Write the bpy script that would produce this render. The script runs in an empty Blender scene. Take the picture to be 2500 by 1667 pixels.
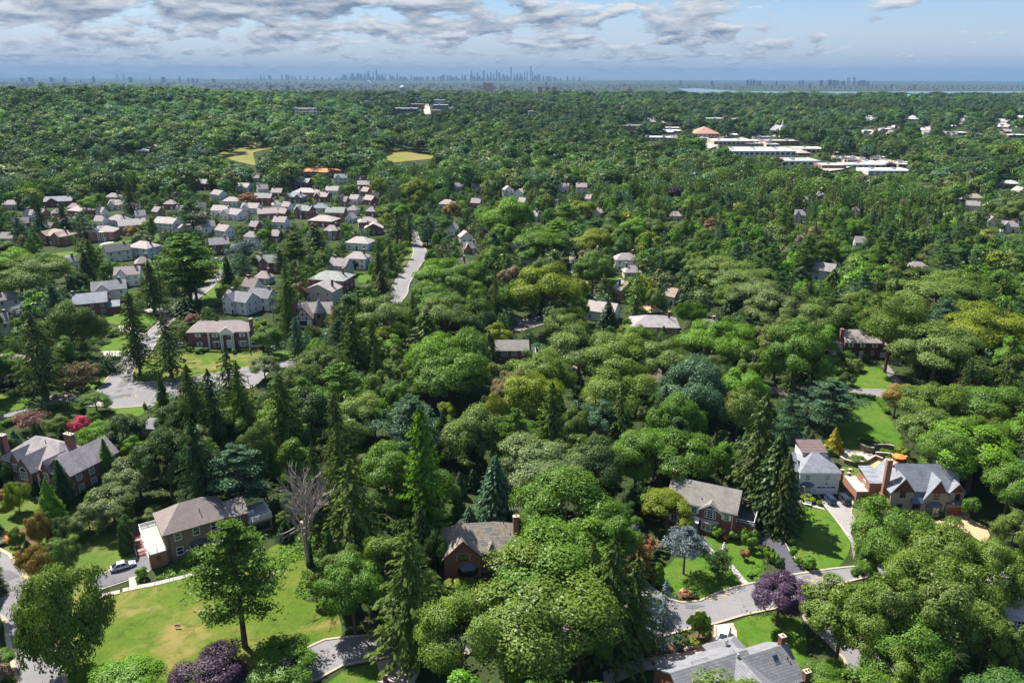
import bpy, math, random
import numpy as np
from mathutils import Matrix, Vector
R_ = math.radians
random.seed(7)
SC = bpy.context.scene
COL = SC.collection

# ------------------------------------------------------------------ camera
CAM_H, PITCH, ROLL, LENS = 95.0, R_(19.0), R_(0.17), 27.0
F0, CX, CY = LENS / 36.0 * 2500.0, 1250.0, 833.5
_a = math.pi / 2 - PITCH
_Rx = np.array([[1, 0, 0], [0, math.cos(_a), -math.sin(_a)], [0, math.sin(_a), math.cos(_a)]])
_Rz = np.array([[math.cos(ROLL), -math.sin(ROLL), 0], [math.sin(ROLL), math.cos(ROLL), 0], [0, 0, 1]])
CR3 = _Rx @ _Rz
cam = bpy.data.cameras.new("camera")
cam.lens, cam.sensor_width = LENS, 36.0
cam.clip_start, cam.clip_end = 1.0, 90000.0
camo = bpy.data.objects.new("camera", cam)
camo.matrix_world = Matrix.Translation((0, 0, CAM_H)) @ Matrix(CR3.tolist()).to_4x4()
COL.objects.link(camo)
SC.camera = camo

# ------------------------------------------------------------------ light
SUN_EL, SUN_AZ = R_(54.0), R_(-44.0)          # azimuth from +Y towards +X
sun = bpy.data.lights.new("sun", 'SUN')
sun.energy, sun.angle, sun.color = 5.0, R_(0.53), (1.0, 0.955, 0.88)
suno = bpy.data.objects.new("sun", sun)
_sd = Vector((math.sin(SUN_AZ) * math.cos(SUN_EL), math.cos(SUN_AZ) * math.cos(SUN_EL), math.sin(SUN_EL)))
suno.rotation_euler = _sd.to_track_quat('Z', 'Y').to_euler()
suno.location = (0, 0, 300)
COL.objects.link(suno)

world = bpy.data.worlds.new("World")
SC.world = world
world.use_nodes = True


class NT:
 """small helper for wiring shader nodes"""
 def __init__(self, tree):
  self.t = tree
  tree.nodes.clear()

 def n(self, typ, **kw):
  nd = self.t.nodes.new(typ)
  for k, v in kw.items():
   if k.startswith('i_'):
    nd.inputs[k[2:].replace('_', ' ')].default_value = v
   elif k[0] == 'p' and k[1:].isdigit():
    nd.inputs[int(k[1:])].default_value = v
   else:
    setattr(nd, k, v)
  return nd

 def l(self, a, b):
  self.t.links.new(a, b)

 def math(self, op, a, b=None, c=None, clamp=False):
  nd = self.t.nodes.new('ShaderNodeMath')
  nd.operation = op
  nd.use_clamp = clamp
  for i, v in enumerate((a, b, c)):
   if v is None:
    continue
   if isinstance(v, (int, float)):
    nd.inputs[i].default_value = v
   else:
    self.t.links.new(v, nd.inputs[i])
  return nd.outputs[0]

 def sstep(self, v, lo, hi, a=0.0, b=1.0):
  nd = self.t.nodes.new('ShaderNodeMapRange')
  nd.interpolation_type = 'SMOOTHSTEP'
  self.t.links.new(v, nd.inputs[0])
  for i, x in enumerate((lo, hi, a, b)):
   nd.inputs[i + 1].default_value = x
  return nd.outputs[0]

 def mix(self, fac, a, b, blend='MIX'):
  nd = self.t.nodes.new('ShaderNodeMix')
  nd.data_type = 'RGBA'
  nd.blend_type = blend
  for idx, v in ((0, fac), (6, a), (7, b)):
   if isinstance(v, (int, float)):
    nd.inputs[idx].default_value = v
   elif isinstance(v, (tuple, list)):
    nd.inputs[idx].default_value = (*v, 1) if len(v) == 3 else v
   else:
    self.t.links.new(v, nd.inputs[idx])
  return nd.outputs[2]

 def noise(self, vec, scale, detail=4.0, rough=0.55, dist=0.0):
  nd = self.n('ShaderNodeTexNoise')
  if vec is not None:
   self.l(vec, nd.inputs['Vector'])
  nd.inputs['Scale'].default_value = scale
  nd.inputs['Detail'].default_value = detail
  nd.inputs['Roughness'].default_value = rough
  nd.inputs['Distortion'].default_value = dist
  return nd.outputs[0]

 def comb(self, x, y, z=0.0):
  nd = self.n('ShaderNodeCombineXYZ')
  for i, v in enumerate((x, y, z)):
   if isinstance(v, (int, float)):
    nd.inputs[i].default_value = v
   else:
    self.l(v, nd.inputs[i])
  return nd.outputs[0]


SKY_S = 0.13
CL_DARK, CL_LIT, VEIL = (0.080, 0.105, 0.148), (0.39, 0.395, 0.405), (0.205, 0.25, 0.318)
w = NT(world.node_tree)
sky = w.n('ShaderNodeTexSky', sky_type='NISHITA', sun_disc=False, sun_elevation=SUN_EL, sun_rotation=SUN_AZ,
   altitude=100.0, air_density=1.0, dust_density=0.6, ozone_density=2.0)
tc = w.n('ShaderNodeTexCoord')
sx = w.n('ShaderNodeSeparateXYZ')
w.l(tc.outputs['Generated'], sx.inputs[0])
az = w.math('ARCTAN2', sx.outputs[0], sx.outputs[1])
el = w.math('MAXIMUM', sx.outputs[2], 0.0)


def cloud_layer(s, seed):
 """billows as wide as three times their height; the second sample, taken higher, tells top from base"""
 out = []
 for dz in (0.0, 0.30):
  v = w.comb(w.math('MULTIPLY', sx.outputs[0], s), w.math('MULTIPLY_ADD', sx.outputs[1], s, seed), w.math('MULTIPLY_ADD', el, s * 3.4, dz))
  out.append(w.noise(v, 1.0, 7.0, 0.60, 0.25))
 return out


def fade(a, b):
 nd = w.t.nodes.new('ShaderNodeMix')
 nd.data_type = 'FLOAT'
 for k, q in zip((0, 2, 3), (wt, a, b)):
  w.l(q, nd.inputs[k])
 return nd.outputs[0]


low, mid, top = cloud_layer(38.0, 3.0), cloud_layer(20.0, 11.0), cloud_layer(11.0, 27.0)
wt = w.sstep(el, 0.020, 0.036)
n1, n2 = fade(low[0], mid[0]), fade(low[1], mid[1])
wt = w.sstep(el, 0.046, 0.068)
n1, n2 = fade(n1, top[0]), fade(n2, top[1])
# more cloud on the left of the view than on the right, as weather bands have
big = w.noise(w.comb(w.math('MULTIPLY', az, 2.2), w.math('MULTIPLY', el, 14.0), 9.1), 1.0, 2.0, 0.5)
cov = w.math('ADD', n1, w.math('MULTIPLY', w.math('SUBTRACT', big, 0.5), 0.40))
cov = w.math('SUBTRACT', cov, w.math('MULTIPLY', w.math('SINE', az), 0.15))
alpha = w.sstep(cov, 0.472, 0.552)
lit = w.math('ADD', w.math('MULTIPLY', w.math('SUBTRACT', n1, n2), 4.6), 0.47, clamp=True)
thick = w.sstep(cov, 0.55, 0.80)
lit = w.math('SUBTRACT', lit, w.math('MULTIPLY', thick, 0.28), clamp=True)
ccol = w.mix(lit, tuple(x / SKY_S for x in CL_DARK), tuple(x / SKY_S for x in CL_LIT))
hz = w.sstep(el, 0.008, 0.04)
alpha = w.math('MULTIPLY', alpha, w.math('MULTIPLY_ADD', hz, 0.46, 0.46))
veil = w.mix(w.sstep(el, 0.0, 0.085, 0.92, 0.72), sky.outputs[0], w.mix(w.sstep(el, 0.022, 0.10), tuple(x / SKY_S for x in VEIL), tuple(x / SKY_S for x in (0.034, 0.105, 0.24))))
cmix = w.mix(alpha, veil, ccol)
bg = w.n('ShaderNodeBackground', i_Strength=SKY_S)
w.l(cmix, bg.inputs[0])
wo = w.n('ShaderNodeOutputWorld')
w.l(bg.outputs[0], wo.inputs[0])

SC.view_settings.view_transform = 'Standard'
SC.view_settings.look = 'None'
SC.view_settings.gamma = 1.0
SC.view_settings.use_curve_mapping = False
SC.view_settings.exposure = 1.17
SC.cycles.use_denoising = True
SC.cycles.max_bounces = 6
SC.cycles.diffuse_bounces = 3
SC.cycles.transmission_bounces = 3
SC.cycles.transparent_max_bounces = 6
SC.cycles.volume_bounces = 1

# ------------------------------------------------------------------ where a point of the photograph lies on the ground
CROPS = {'A1': (0, 1050, 2.541), 'A2': (600, 1050, 2.541), 'A3': (1200, 1050, 2.541), 'A4': (1840, 1050, 2.541),
   'B1': (0, 620, 3.409), 'B2': (620, 620, 3.409), 'B3': (1240, 620, 3.409), 'B4': (1860, 620, 3.409),
   'C1': (0, 380, 3.675), 'C2': (620, 380, 3.675), 'C3': (1240, 380, 3.675), 'C4': (1860, 380, 3.675),
   'D1': (0, 160, 2.8), 'D2': (800, 140, 2.735), 'D3': (1500, 180, 2.352), 'Y1': (0, 1040, 7.84),
   'Y2': (320, 1190, 6.72), 'Y3': (1060, 1260, 9.225), 'Y4': (1590, 1140, 7.84), 'Y5': (1600, 1520, 5.88),
   'Y6': (1910, 1070, 7.84), 'Y7': (2080, 1110, 7.35), 'Y0': (420, 760, 9.8), 'YG': (2000, 1020, 9.046),
   'YI': (0, 900, 6.533), 'YL': (0, 1240, 4.48), 'YK': (1560, 1270, 3.36), 'YS': (820, 150, 2.688), 'F': (0, 0, 1.0)}


def fpx(c, x, y):
 o = CROPS[c]
 return o[0] + x / o[2], o[1] + y / o[2]


def sm(a, b, x):
 t = min(1.0, max(0.0, (x - a) / (b - a)))
 return t * t * (3 - 2 * t)


def terrain(x, y):
 z = 24.0 * sm(600, 2250, y) - 49.0 * sm(2450, 4300, y)
 z += 46.0 * math.exp(-((x + 760) / 430.0) ** 2 - ((y - 1420) / 430.0) ** 2) * sm(640, 1000, y)
 return z


def ray(fx, fy):
 d = CR3 @ np.array([(fx - CX) / F0, -(fy - CY) / F0, -1.0])
 return d


def atf(fx, fy, z=0.0):
 """the point z metres above the ground that the photograph shows at (fx, fy)"""
 d = ray(fx, fy)
 if d[2] > -1e-4:
  d[2] = -1e-4
 t = (z - CAM_H) / d[2]
 p = d * t
 if p[1] < 600:
  return Vector((p[0], p[1], z))
 t = 500.0 / d[1]
 for _ in range(6000):
  x, y, h = d[0] * t, d[1] * t, CAM_H + d[2] * t
  if h <= terrain(x, y) + z:
   break
  t += max(1.0, (h - terrain(x, y) - z) * 2.0) / 1.0
 return Vector((x, y, terrain(x, y) + z))


def at(c, x, y, z=0.0):
 return atf(*fpx(c, x, y), z)


def proj(p):
 q = CR3.T @ np.array([p[0], p[1], p[2] - CAM_H])
 return CX - F0 * q[0] / q[2], CY + F0 * q[1] / q[2], -q[2]


# ------------------------------------------------------------------ objects
def tag(o, label=None, cat=None, group=None, kind=None):
 if label:
  o['label'] = label
 if cat:
  o['category'] = cat
 if group:
  o['group'] = group
 if kind:
  o['kind'] = kind
 return o


def empty(name, loc=(0, 0, 0), rz=0.0, label=None, cat=None, group=None):
 o = bpy.data.objects.new(name, None)
 o.location = loc
 o.rotation_euler = (0, 0, rz)
 o.empty_display_size = 0.5
 COL.objects.link(o)
 return tag(o, label, cat, group)


def place(name, me, parent=None, loc=(0, 0, 0), rz=0.0, color=None, scale=None):
 o = bpy.data.objects.new(name, me)
 o.location = loc
 o.rotation_euler = (0, 0, rz)
 if scale:
  o.scale = scale
 if parent:
  o.parent = parent
 if color:
  o.color = (*color, 1)
 COL.objects.link(o)
 return o


class MB:
 """collects faces for ONE mesh"""
 def __init__(self):
  self.v, self.f, self.m = [], [], []

 def poly(self, pts, m=0):
  b = len(self.v)
  self.v += [tuple(p) for p in pts]
  self.f.append(tuple(range(b, b + len(pts))))
  self.m.append(m)

 def box(self, x0, y0, z0, x1, y1, z1, m=0, bottom=True):
  b = len(self.v)
  self.v += [(x0, y0, z0), (x1, y0, z0), (x1, y1, z0), (x0, y1, z0), (x0, y0, z1), (x1, y0, z1), (x1, y1, z1), (x0, y1, z1)]
  fs = [(0, 1, 5, 4), (1, 2, 6, 5), (2, 3, 7, 6), (3, 0, 4, 7), (4, 5, 6, 7)]
  if bottom:
   fs.append((3, 2, 1, 0))
  for q in fs:
   self.f.append(tuple(b + i for i in q))
   self.m.append(m)

 def prism(self, pts, vec, m=0):
  """closed polygon swept along vec"""
  n = len(pts)
  b = len(self.v)
  self.v += [tuple(p) for p in pts]
  self.v += [(p[0] + vec[0], p[1] + vec[1], p[2] + vec[2]) for p in pts]
  self.f.append(tuple(range(b, b + n)))
  self.f.append(tuple(range(b + 2 * n - 1, b + n - 1, -1)))
  self.m += [m, m]
  for i in range(n):
   j = (i + 1) % n
   self.f.append((b + i, b + n + i, b + n + j, b + j))
   self.m.append(m)

 def tube(self, pts, rad, n=6, m=0, cap=True):
  b = len(self.v)
  pts = [Vector(p) for p in pts]
  k = len(pts)
  for i, p in enumerate(pts):
   d = (pts[min(i + 1, k - 1)] - pts[max(i - 1, 0)])
   if d.length < 1e-6:
    d = Vector((0, 0, 1))
   d.normalize()
   u = d.orthogonal().normalized()
   if abs(d.z) > 0.9:
    u = Vector((1, 0, 0)) - d * d.x
    u.normalize()
   ww = d.cross(u)
   r = rad[i] if isinstance(rad, (list, tuple)) else rad
   for j in range(n):
    a = 2 * math.pi * j / n
    self.v.append(tuple(p + (u * math.cos(a) + ww * math.sin(a)) * r))
  for i in range(k - 1):
   for j in range(n):
    q = (j + 1) % n
    self.f.append((b + i * n + j, b + i * n + q, b + (i + 1) * n + q, b + (i + 1) * n + j))
    self.m.append(m)
  if cap:
   self.f.append(tuple(b + j for j in range(n - 1, -1, -1)))
   self.f.append(tuple(b + (k - 1) * n + j for j in range(n)))
   self.m += [m, m]

 def ball(self, c, r, nu=8, nv=5, m=0):
  b = len(self.v)
  rx, ry, rz = r if isinstance(r, (tuple, list)) else (r, r, r)
  for i in range(nv + 1):
   t = math.pi * i / nv
   for j in range(nu):
    a = 2 * math.pi * j / nu
    self.v.append((c[0] + rx * math.sin(t) * math.cos(a), c[1] + ry * math.sin(t) * math.sin(a), c[2] + rz * math.cos(t)))
  for i in range(nv):
   for j in range(nu):
    q = (j + 1) % nu
    self.f.append((b + i * nu + j, b + (i + 1) * nu + j, b + (i + 1) * nu + q, b + i * nu + q))
    self.m.append(m)

 def mesh(self, name, mats, smooth=False):
  me = bpy.data.meshes.new(name)
  me.from_pydata(self.v, [], self.f)
  for mt in (mats if isinstance(mats, (list, tuple)) else [mats]):
   me.materials.append(mt)
  if any(self.m):
   me.polygons.foreach_set('material_index', self.m)
  if smooth:
   me.polygons.foreach_set('use_smooth', [True] * len(self.f))
  me.update()
  return me

 def obj(self, name, mats, parent=None, loc=(0, 0, 0), rz=0.0, smooth=False):
  return place(name, self.mesh(name, mats, smooth), parent, loc, rz)


# ------------------------------------------------------------------ materials
MATS = {}


def new_mat(name):
 m = bpy.data.materials.new(name)
 m.use_nodes = True
 MATS[name] = m
 return m, NT(m.node_tree)


def finish(t, color, rough=0.8, spec=0.3, bump=None, bstr=0.3, bdist=0.05, metal=0.0):
 b = t.n('ShaderNodeBsdfPrincipled')
 if isinstance(color, tuple):
  b.inputs['Base Color'].default_value = (*color, 1)
 else:
  t.l(color, b.inputs['Base Color'])
 if isinstance(rough, (int, float)):
  b.inputs['Roughness'].default_value = rough
 else:
  t.l(rough, b.inputs['Roughness'])
 b.inputs['Specular IOR Level'].default_value = spec
 b.inputs['Metallic'].default_value = metal
 if bump is not None:
  bn = t.n('ShaderNodeBump', i_Strength=bstr, i_Distance=bdist)
  t.l(bump, bn.inputs['Height'])
  t.l(bn.outputs[0], b.inputs['Normal'])
 o = t.n('ShaderNodeOutputMaterial')
 t.l(b.outputs[0], o.inputs[0])
 return b


def objco(t):
 return t.n('ShaderNodeTexCoord').outputs['Object']


def geopos(t):
 return t.n('ShaderNodeNewGeometry').outputs['Position']


def plain(name, col, rough=0.7, spec=0.3, var=0.12, scale=1.5, metal=0.0):
 m, t = new_mat(name)
 p = objco(t)
 n = t.noise(p, scale, 5, 0.6)
 c = t.mix(n, tuple(x * (1 - var * 1.6) for x in col), tuple(min(1, x * (1 + var * 1.6)) for x in col))
 finish(t, c, rough, spec, metal=metal)
 return m


def roof_mat(name, col, col2, row=0.26, stain=(0.10, 0.095, 0.09), stain_f=0.42):
 """courses of slates or shingles that run with the height of the slope, each slate its own tone"""
 m, t = new_mat(name)
 p = objco(t)
 s = t.n('ShaderNodeSeparateXYZ')
 t.l(p, s.inputs[0])
 along = t.math('ADD', s.outputs[0], s.outputs[1])
 vec = t.comb(along, t.math('MULTIPLY', s.outputs[2], 1.0), 0)
 br = t.n('ShaderNodeTexBrick', offset=0.5)
 t.l(vec, br.inputs['Vector'])
 br.inputs['Color1'].default_value = (*[x * 0.80 for x in col], 1)
 br.inputs['Color2'].default_value = (*[min(1, x * 1.22) for x in col2], 1)
 br.inputs['Mortar'].default_value = (*[x * 0.5 for x in col], 1)
 br.inputs['Scale'].default_value = 1.0
 br.inputs['Mortar Size'].default_value = 0.028
 br.inputs['Mortar Smooth'].default_value = 0.6
 br.inputs['Bias'].default_value = 0.0
 br.inputs['Brick Width'].default_value = 0.62
 br.inputs['Row Height'].default_value = row
 n = t.noise(p, 0.45, 5, 0.65)
 c = t.mix(t.sstep(n, 0.42, 0.72, 0.0, stain_f), br.outputs['Color'], stain)
 n2 = t.noise(p, 1.7, 3, 0.6)
 c = t.mix(t.sstep(n2, 0.55, 0.8, 0.0, 0.35), c, tuple(min(1, x * 1.5) for x in col))
 finish(t, c, 0.82, 0.25, bump=br.outputs['Fac'], bstr=-0.35, bdist=0.05)
 return m


def wall_brick(name, col, col2):
 m, t = new_mat(name)
 p = objco(t)
 s = t.n('ShaderNodeSeparateXYZ')
 t.l(p, s.inputs[0])
 vec = t.comb(t.math('ADD', s.outputs[0], s.outputs[1]), s.outputs[2], 0)
 br = t.n('ShaderNodeTexBrick', offset=0.5)
 t.l(vec, br.inputs['Vector'])
 br.inputs['Color1'].default_value = (*col, 1)
 br.inputs['Color2'].default_value = (*col2, 1)
 br.inputs['Mortar'].default_value = (0.33, 0.27, 0.24, 1)
 br.inputs['Scale'].default_value = 1.0
 br.inputs['Mortar Size'].default_value = 0.008
 br.inputs['Brick Width'].default_value = 0.24
 br.inputs['Row Height'].default_value = 0.085
 n = t.noise(p, 0.9, 6, 0.65)
 c = t.mix(t.math('MULTIPLY', n, 0.55), br.outputs['Color'], tuple(x * 0.55 for x in col))
 finish(t, c, 0.88, 0.2)
 return m


def wall_stone(name, a, b):
 m, t = new_mat(name)
 p = objco(t)
 vo = t.n('ShaderNodeTexVoronoi', feature='F1')
 mp = t.n('ShaderNodeMapping')
 t.l(p, mp.inputs[0])
 mp.inputs['Scale'].default_value = (1.8, 1.8, 3.4)
 t.l(mp.outputs[0], vo.inputs['Vector'])
 sp = t.n('ShaderNodeSeparateColor')
 t.l(vo.outputs['Color'], sp.inputs[0])
 c = t.mix(sp.outputs[0], a, b)
 c = t.mix(t.sstep(vo.outputs['Distance'], 0.32, 0.6, 0.0, 0.5), c, tuple(x * 0.45 for x in a))
 finish(t, c, 0.9, 0.2, bump=vo.outputs['Distance'], bstr=-0.4, bdist=0.06)
 return m


def wall_siding(name, col):
 m, t = new_mat(name)
 p = objco(t)
 s = t.n('ShaderNodeSeparateXYZ')
 t.l(p, s.inputs[0])
 fr = t.math('FRACT', t.math('MULTIPLY', s.outputs[2], 4.2))
 n = t.noise(p, 0.8, 4, 0.6)
 c = t.mix(t.math('MULTIPLY', n, 0.3), col, tuple(x * 0.7 for x in col))
 c = t.mix(t.sstep(fr, 0.86, 0.97, 0.0, 0.4), c, tuple(x * 0.55 for x in col))
 finish(t, c, 0.6, 0.3)
 return m


BRICK = wall_brick('red_brick', (0.27, 0.085, 0.062), (0.19, 0.052, 0.042))
BRICKP = wall_brick('plum_brick', (0.20, 0.066, 0.064), (0.14, 0.044, 0.046))
BRICKO = wall_brick('orange_brick', (0.40, 0.165, 0.085), (0.30, 0.11, 0.06))
BRICKM = wall_brick('maroon_brick', (0.15, 0.03, 0.028), (0.10, 0.022, 0.022))
STONE = wall_stone('tan_stone', (0.30, 0.225, 0.15), (0.17, 0.13, 0.095))
STONEL = wall_stone('pale_stone', (0.44, 0.36, 0.28), (0.27, 0.21, 0.165))
WHITEW = wall_siding('white_siding', (0.64, 0.635, 0.63))
CREAM = wall_siding('cream_siding', (0.66, 0.60, 0.47))
GREYW = wall_siding('grey_siding', (0.44, 0.41, 0.38))
STUCCO = plain('white_stucco', (0.74, 0.72, 0.68), 0.85, 0.2, 0.06)
TRIM = plain('white_trim', (0.72, 0.72, 0.72), 0.45, 0.4, 0.04)
TIMBER = plain('dark_timber', (0.085, 0.032, 0.026), 0.7, 0.3, 0.15)
BLACK = plain('black_metal', (0.02, 0.02, 0.022), 0.5, 0.4, 0.1)
REDTRIM = plain('dark_red_board', (0.13, 0.035, 0.032), 0.6, 0.3, 0.15)
WOODD = plain('brown_wood_door', (0.19, 0.062, 0.035), 0.5, 0.35, 0.2, 3.0)
METAL = plain('grey_metal', (0.45, 0.46, 0.48), 0.35, 0.5, 0.05, metal=0.8)
LEAD = plain('lead_sheet', (0.085, 0.095, 0.14), 0.5, 0.4, 0.15)
FLATR = plain('flat_roof_felt', (0.34, 0.33, 0.32), 0.9, 0.2, 0.22, 0.9)
FLATD = plain('dark_flat_roof', (0.075, 0.075, 0.085), 0.85, 0.2, 0.15)
WROOF = plain('white_flat_roof', (0.60, 0.60, 0.60), 0.8, 0.2, 0.08)
TERRA = plain('terracotta_tile', (0.52, 0.21, 0.09), 0.8, 0.2, 0.15)
RF = {'slate': roof_mat('slate_roof', (0.355, 0.318, 0.318), (0.29, 0.255, 0.258)),
  'pale': roof_mat('pale_slate_roof', (0.43, 0.37, 0.355), (0.37, 0.325, 0.315), stain=(0.25, 0.2, 0.17)),
  'pink': roof_mat('mottled_slate_roof', (0.45, 0.38, 0.365), (0.33, 0.27, 0.26), stain=(0.22, 0.16, 0.13), stain_f=0.4),
  'weath': roof_mat('weathered_shingle_roof', (0.285, 0.225, 0.205), (0.20, 0.165, 0.16), stain=(0.30, 0.27, 0.22), stain_f=0.45),
  'grey': roof_mat('grey_shingle_roof', (0.235, 0.235, 0.25), (0.20, 0.20, 0.215)),
  'taupe': roof_mat('taupe_shingle_roof', (0.26, 0.235, 0.21), (0.22, 0.20, 0.185)),
  'blue': roof_mat('blue_grey_shingle_roof', (0.27, 0.285, 0.32), (0.225, 0.24, 0.275)),
  'dark': roof_mat('dark_slate_roof', (0.10, 0.10, 0.115), (0.075, 0.075, 0.085)),
  'tan': roof_mat('tan_shingle_roof', (0.40, 0.315, 0.235), (0.33, 0.26, 0.2)),
  'moss': roof_mat('mossy_slate_roof', (0.185, 0.175, 0.175), (0.27, 0.235, 0.19), stain=(0.30, 0.22, 0.12), stain_f=0.45),
  'brown': roof_mat('brown_shingle_roof', (0.17, 0.115, 0.115), (0.14, 0.095, 0.095)),
  'green': roof_mat('grey_green_slate_roof', (0.31, 0.33, 0.30), (0.26, 0.28, 0.26))}

m, t = new_mat('window_glass')
_n = t.noise(objco(t), 0.8, 2, 0.5)
GLASS = m
finish(t, t.mix(t.sstep(_n, 0.45, 0.6), (0.012, 0.016, 0.02), (0.05, 0.06, 0.065)), 0.08, 0.7)
m, t = new_mat('curtained_glass')
_n = t.noise(objco(t), 2.0, 2, 0.5)
CURT = m
finish(t, t.mix(t.sstep(_n, 0.4, 0.6), (0.16, 0.18, 0.17), (0.42, 0.43, 0.38)), 0.15, 0.6)


def ground_mat(name, cols, scales=(0.02, 0.12, 1.2), rough=0.95, dry=None, dry_amt=0.6, stripes=None):
 m, t = new_mat(name)
 p = geopos(t)
 a = t.noise(p, scales[0], 4, 0.6)
 b = t.noise(p, scales[1], 5, 0.65)
 c = t.noise(p, scales[2], 4, 0.7)
 col = t.mix(t.sstep(a, 0.35, 0.65), cols[0], cols[1])
 col = t.mix(t.sstep(b, 0.38, 0.70, 0.0, 0.75), col, cols[2])
 col = t.mix(t.sstep(c, 0.35, 0.75, 0.0, 0.45), col, tuple(x * 0.55 for x in cols[0]))
 if stripes:
  mp = t.n('ShaderNodeMapping')
  mp.inputs['Rotation'].default_value = (0, 0, R_(stripes[0]))
  t.l(p, mp.inputs[0])
  ws = t.n('ShaderNodeTexWave', wave_type='BANDS', bands_direction='X')
  t.l(mp.outputs[0], ws.inputs[0])
  ws.inputs['Scale'].default_value = stripes[1]
  ws.inputs['Distortion'].default_value = 3.0
  col = t.mix(t.math('MULTIPLY', ws.outputs['Fac'], stripes[2]), col, tuple(min(1, x * 1.5) for x in cols[1]))
 if dry:
  d = t.noise(p, 0.075, 7, 0.66, 0.6)
  col = t.mix(t.sstep(d, 0.47, 0.66, 0.0, dry_amt), col, dry)
  e = t.noise(p, 0.35, 5, 0.7, 0.4)
  col = t.mix(t.sstep(e, 0.50, 0.68, 0.0, 0.6), col, tuple(x * 0.6 for x in cols[0]))
 fine = t.noise(p, 4.0, 4, 0.75)
 finish(t, col, rough, 0.15, bump=fine, bstr=0.5, bdist=0.12)
 return m


def haze_land():
 m, t = new_mat('land')
 p = geopos(t)
 a = t.noise(p, 0.03, 5, 0.65)
 b = t.noise(p, 0.25, 5, 0.65)
 f = t.noise(p, 0.0016, 5, 0.6)
 c = t.mix(t.sstep(a, 0.35, 0.65), (0.022, 0.040, 0.012), (0.040, 0.060, 0.017))
 c = t.mix(t.sstep(b, 0.45, 0.72, 0.0, 0.5), c, (0.060, 0.048, 0.030))
 # built-up land far away: pale specks of roofs and streets among the trees
 vo = t.n('ShaderNodeTexVoronoi', feature='F1')
 mp = t.n('ShaderNodeMapping')
 mp.inputs['Scale'].default_value = (0.016, 0.0075, 0.01)
 t.l(p, mp.inputs[0])
 t.l(mp.outputs[0], vo.inputs['Vector'])
 sp = t.n('ShaderNodeSeparateColor')
 t.l(vo.outputs['Color'], sp.inputs[0])
 speck = t.math('MULTIPLY', t.sstep(sp.outputs[0], 0.86, 0.90), t.sstep(vo.outputs['Distance'], 0.35, 0.25))
 sep = t.n('ShaderNodeSeparateXYZ')
 t.l(p, sep.inputs[0])
 far = t.sstep(sep.outputs[1], 4200.0, 6500.0)
 town = t.sstep(f, 0.42, 0.58)
 c = t.mix(t.math('MULTIPLY', t.math('MULTIPLY', speck, far), t.math('MULTIPLY', town, 0.9)), c, (0.24, 0.20, 0.18))
 finish(t, c, 0.95, 0.1)
 return m


LAND = haze_land()
LAWN = ground_mat('lawn', [(0.056, 0.110, 0.009), (0.080, 0.132, 0.012), (0.115, 0.135, 0.02)], dry=(0.27, 0.185, 0.075), dry_amt=0.65, stripes=(12, 0.32, 0.10))
LAWNG = ground_mat('fresh_lawn', [(0.046, 0.116, 0.009), (0.068, 0.142, 0.011), (0.095, 0.142, 0.018)], dry=(0.18, 0.16, 0.05), dry_amt=0.35, stripes=(-35, 0.42, 0.14))
ROUGHG = ground_mat('rough_grass', [(0.065, 0.120, 0.016), (0.095, 0.145, 0.022), (0.14, 0.145, 0.04)], dry=(0.20, 0.14, 0.08), dry_amt=0.5)
FIELD = ground_mat('dry_field', [(0.13, 0.155, 0.03), (0.19, 0.175, 0.042), (0.24, 0.18, 0.055)], scales=(0.01, 0.05, 0.4))
SOIL = ground_mat('garden_soil', [(0.12, 0.075, 0.045), (0.17, 0.11, 0.065), (0.09, 0.06, 0.04)])


def road_mat(name, col, patch):
 m, t = new_mat(name)
 p = geopos(t)
 a = t.noise(p, 0.06, 5, 0.6)
 b = t.noise(p, 0.9, 5, 0.7)
 f = t.noise(p, 9.0, 3, 0.8)
 c = t.mix(t.sstep(a, 0.35, 0.68), tuple(x * 0.86 for x in col), tuple(x * 1.12 for x in col))
 c = t.mix(t.sstep(b, 0.50, 0.80, 0.0, 0.6), c, patch)
 g = t.noise(p, 0.22, 6, 0.7, 0.8)
 c = t.mix(t.sstep(g, 0.52, 0.70, 0.0, 0.35), c, tuple(x * 0.62 for x in col))
 c = t.mix(t.math('MULTIPLY', f, 0.3), c, tuple(x * 0.6 for x in col))
 vo = t.n('ShaderNodeTexVoronoi', feature='DISTANCE_TO_EDGE')
 vo.inputs['Scale'].default_value = 0.16
 wp = t.n('ShaderNodeVectorMath', operation='ADD')
 nn = t.n('ShaderNodeTexNoise')
 nn.inputs['Scale'].default_value = 0.4
 t.l(p, nn.inputs['Vector'])
 sc = t.n('ShaderNodeVectorMath', operation='SCALE')
 sc.inputs['Scale'].default_value = 4.0
 t.l(nn.outputs['Color'], sc.inputs[0])
 t.l(p, wp.inputs[0])
 t.l(sc.outputs[0], wp.inputs[1])
 t.l(wp.outputs[0], vo.inputs['Vector'])
 c = t.mix(t.sstep(vo.outputs['Distance'], 0.012, 0.004, 0.0, 0.55), c, tuple(x * 0.4 for x in col))
 finish(t, c, 0.9, 0.2)
 return m


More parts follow.
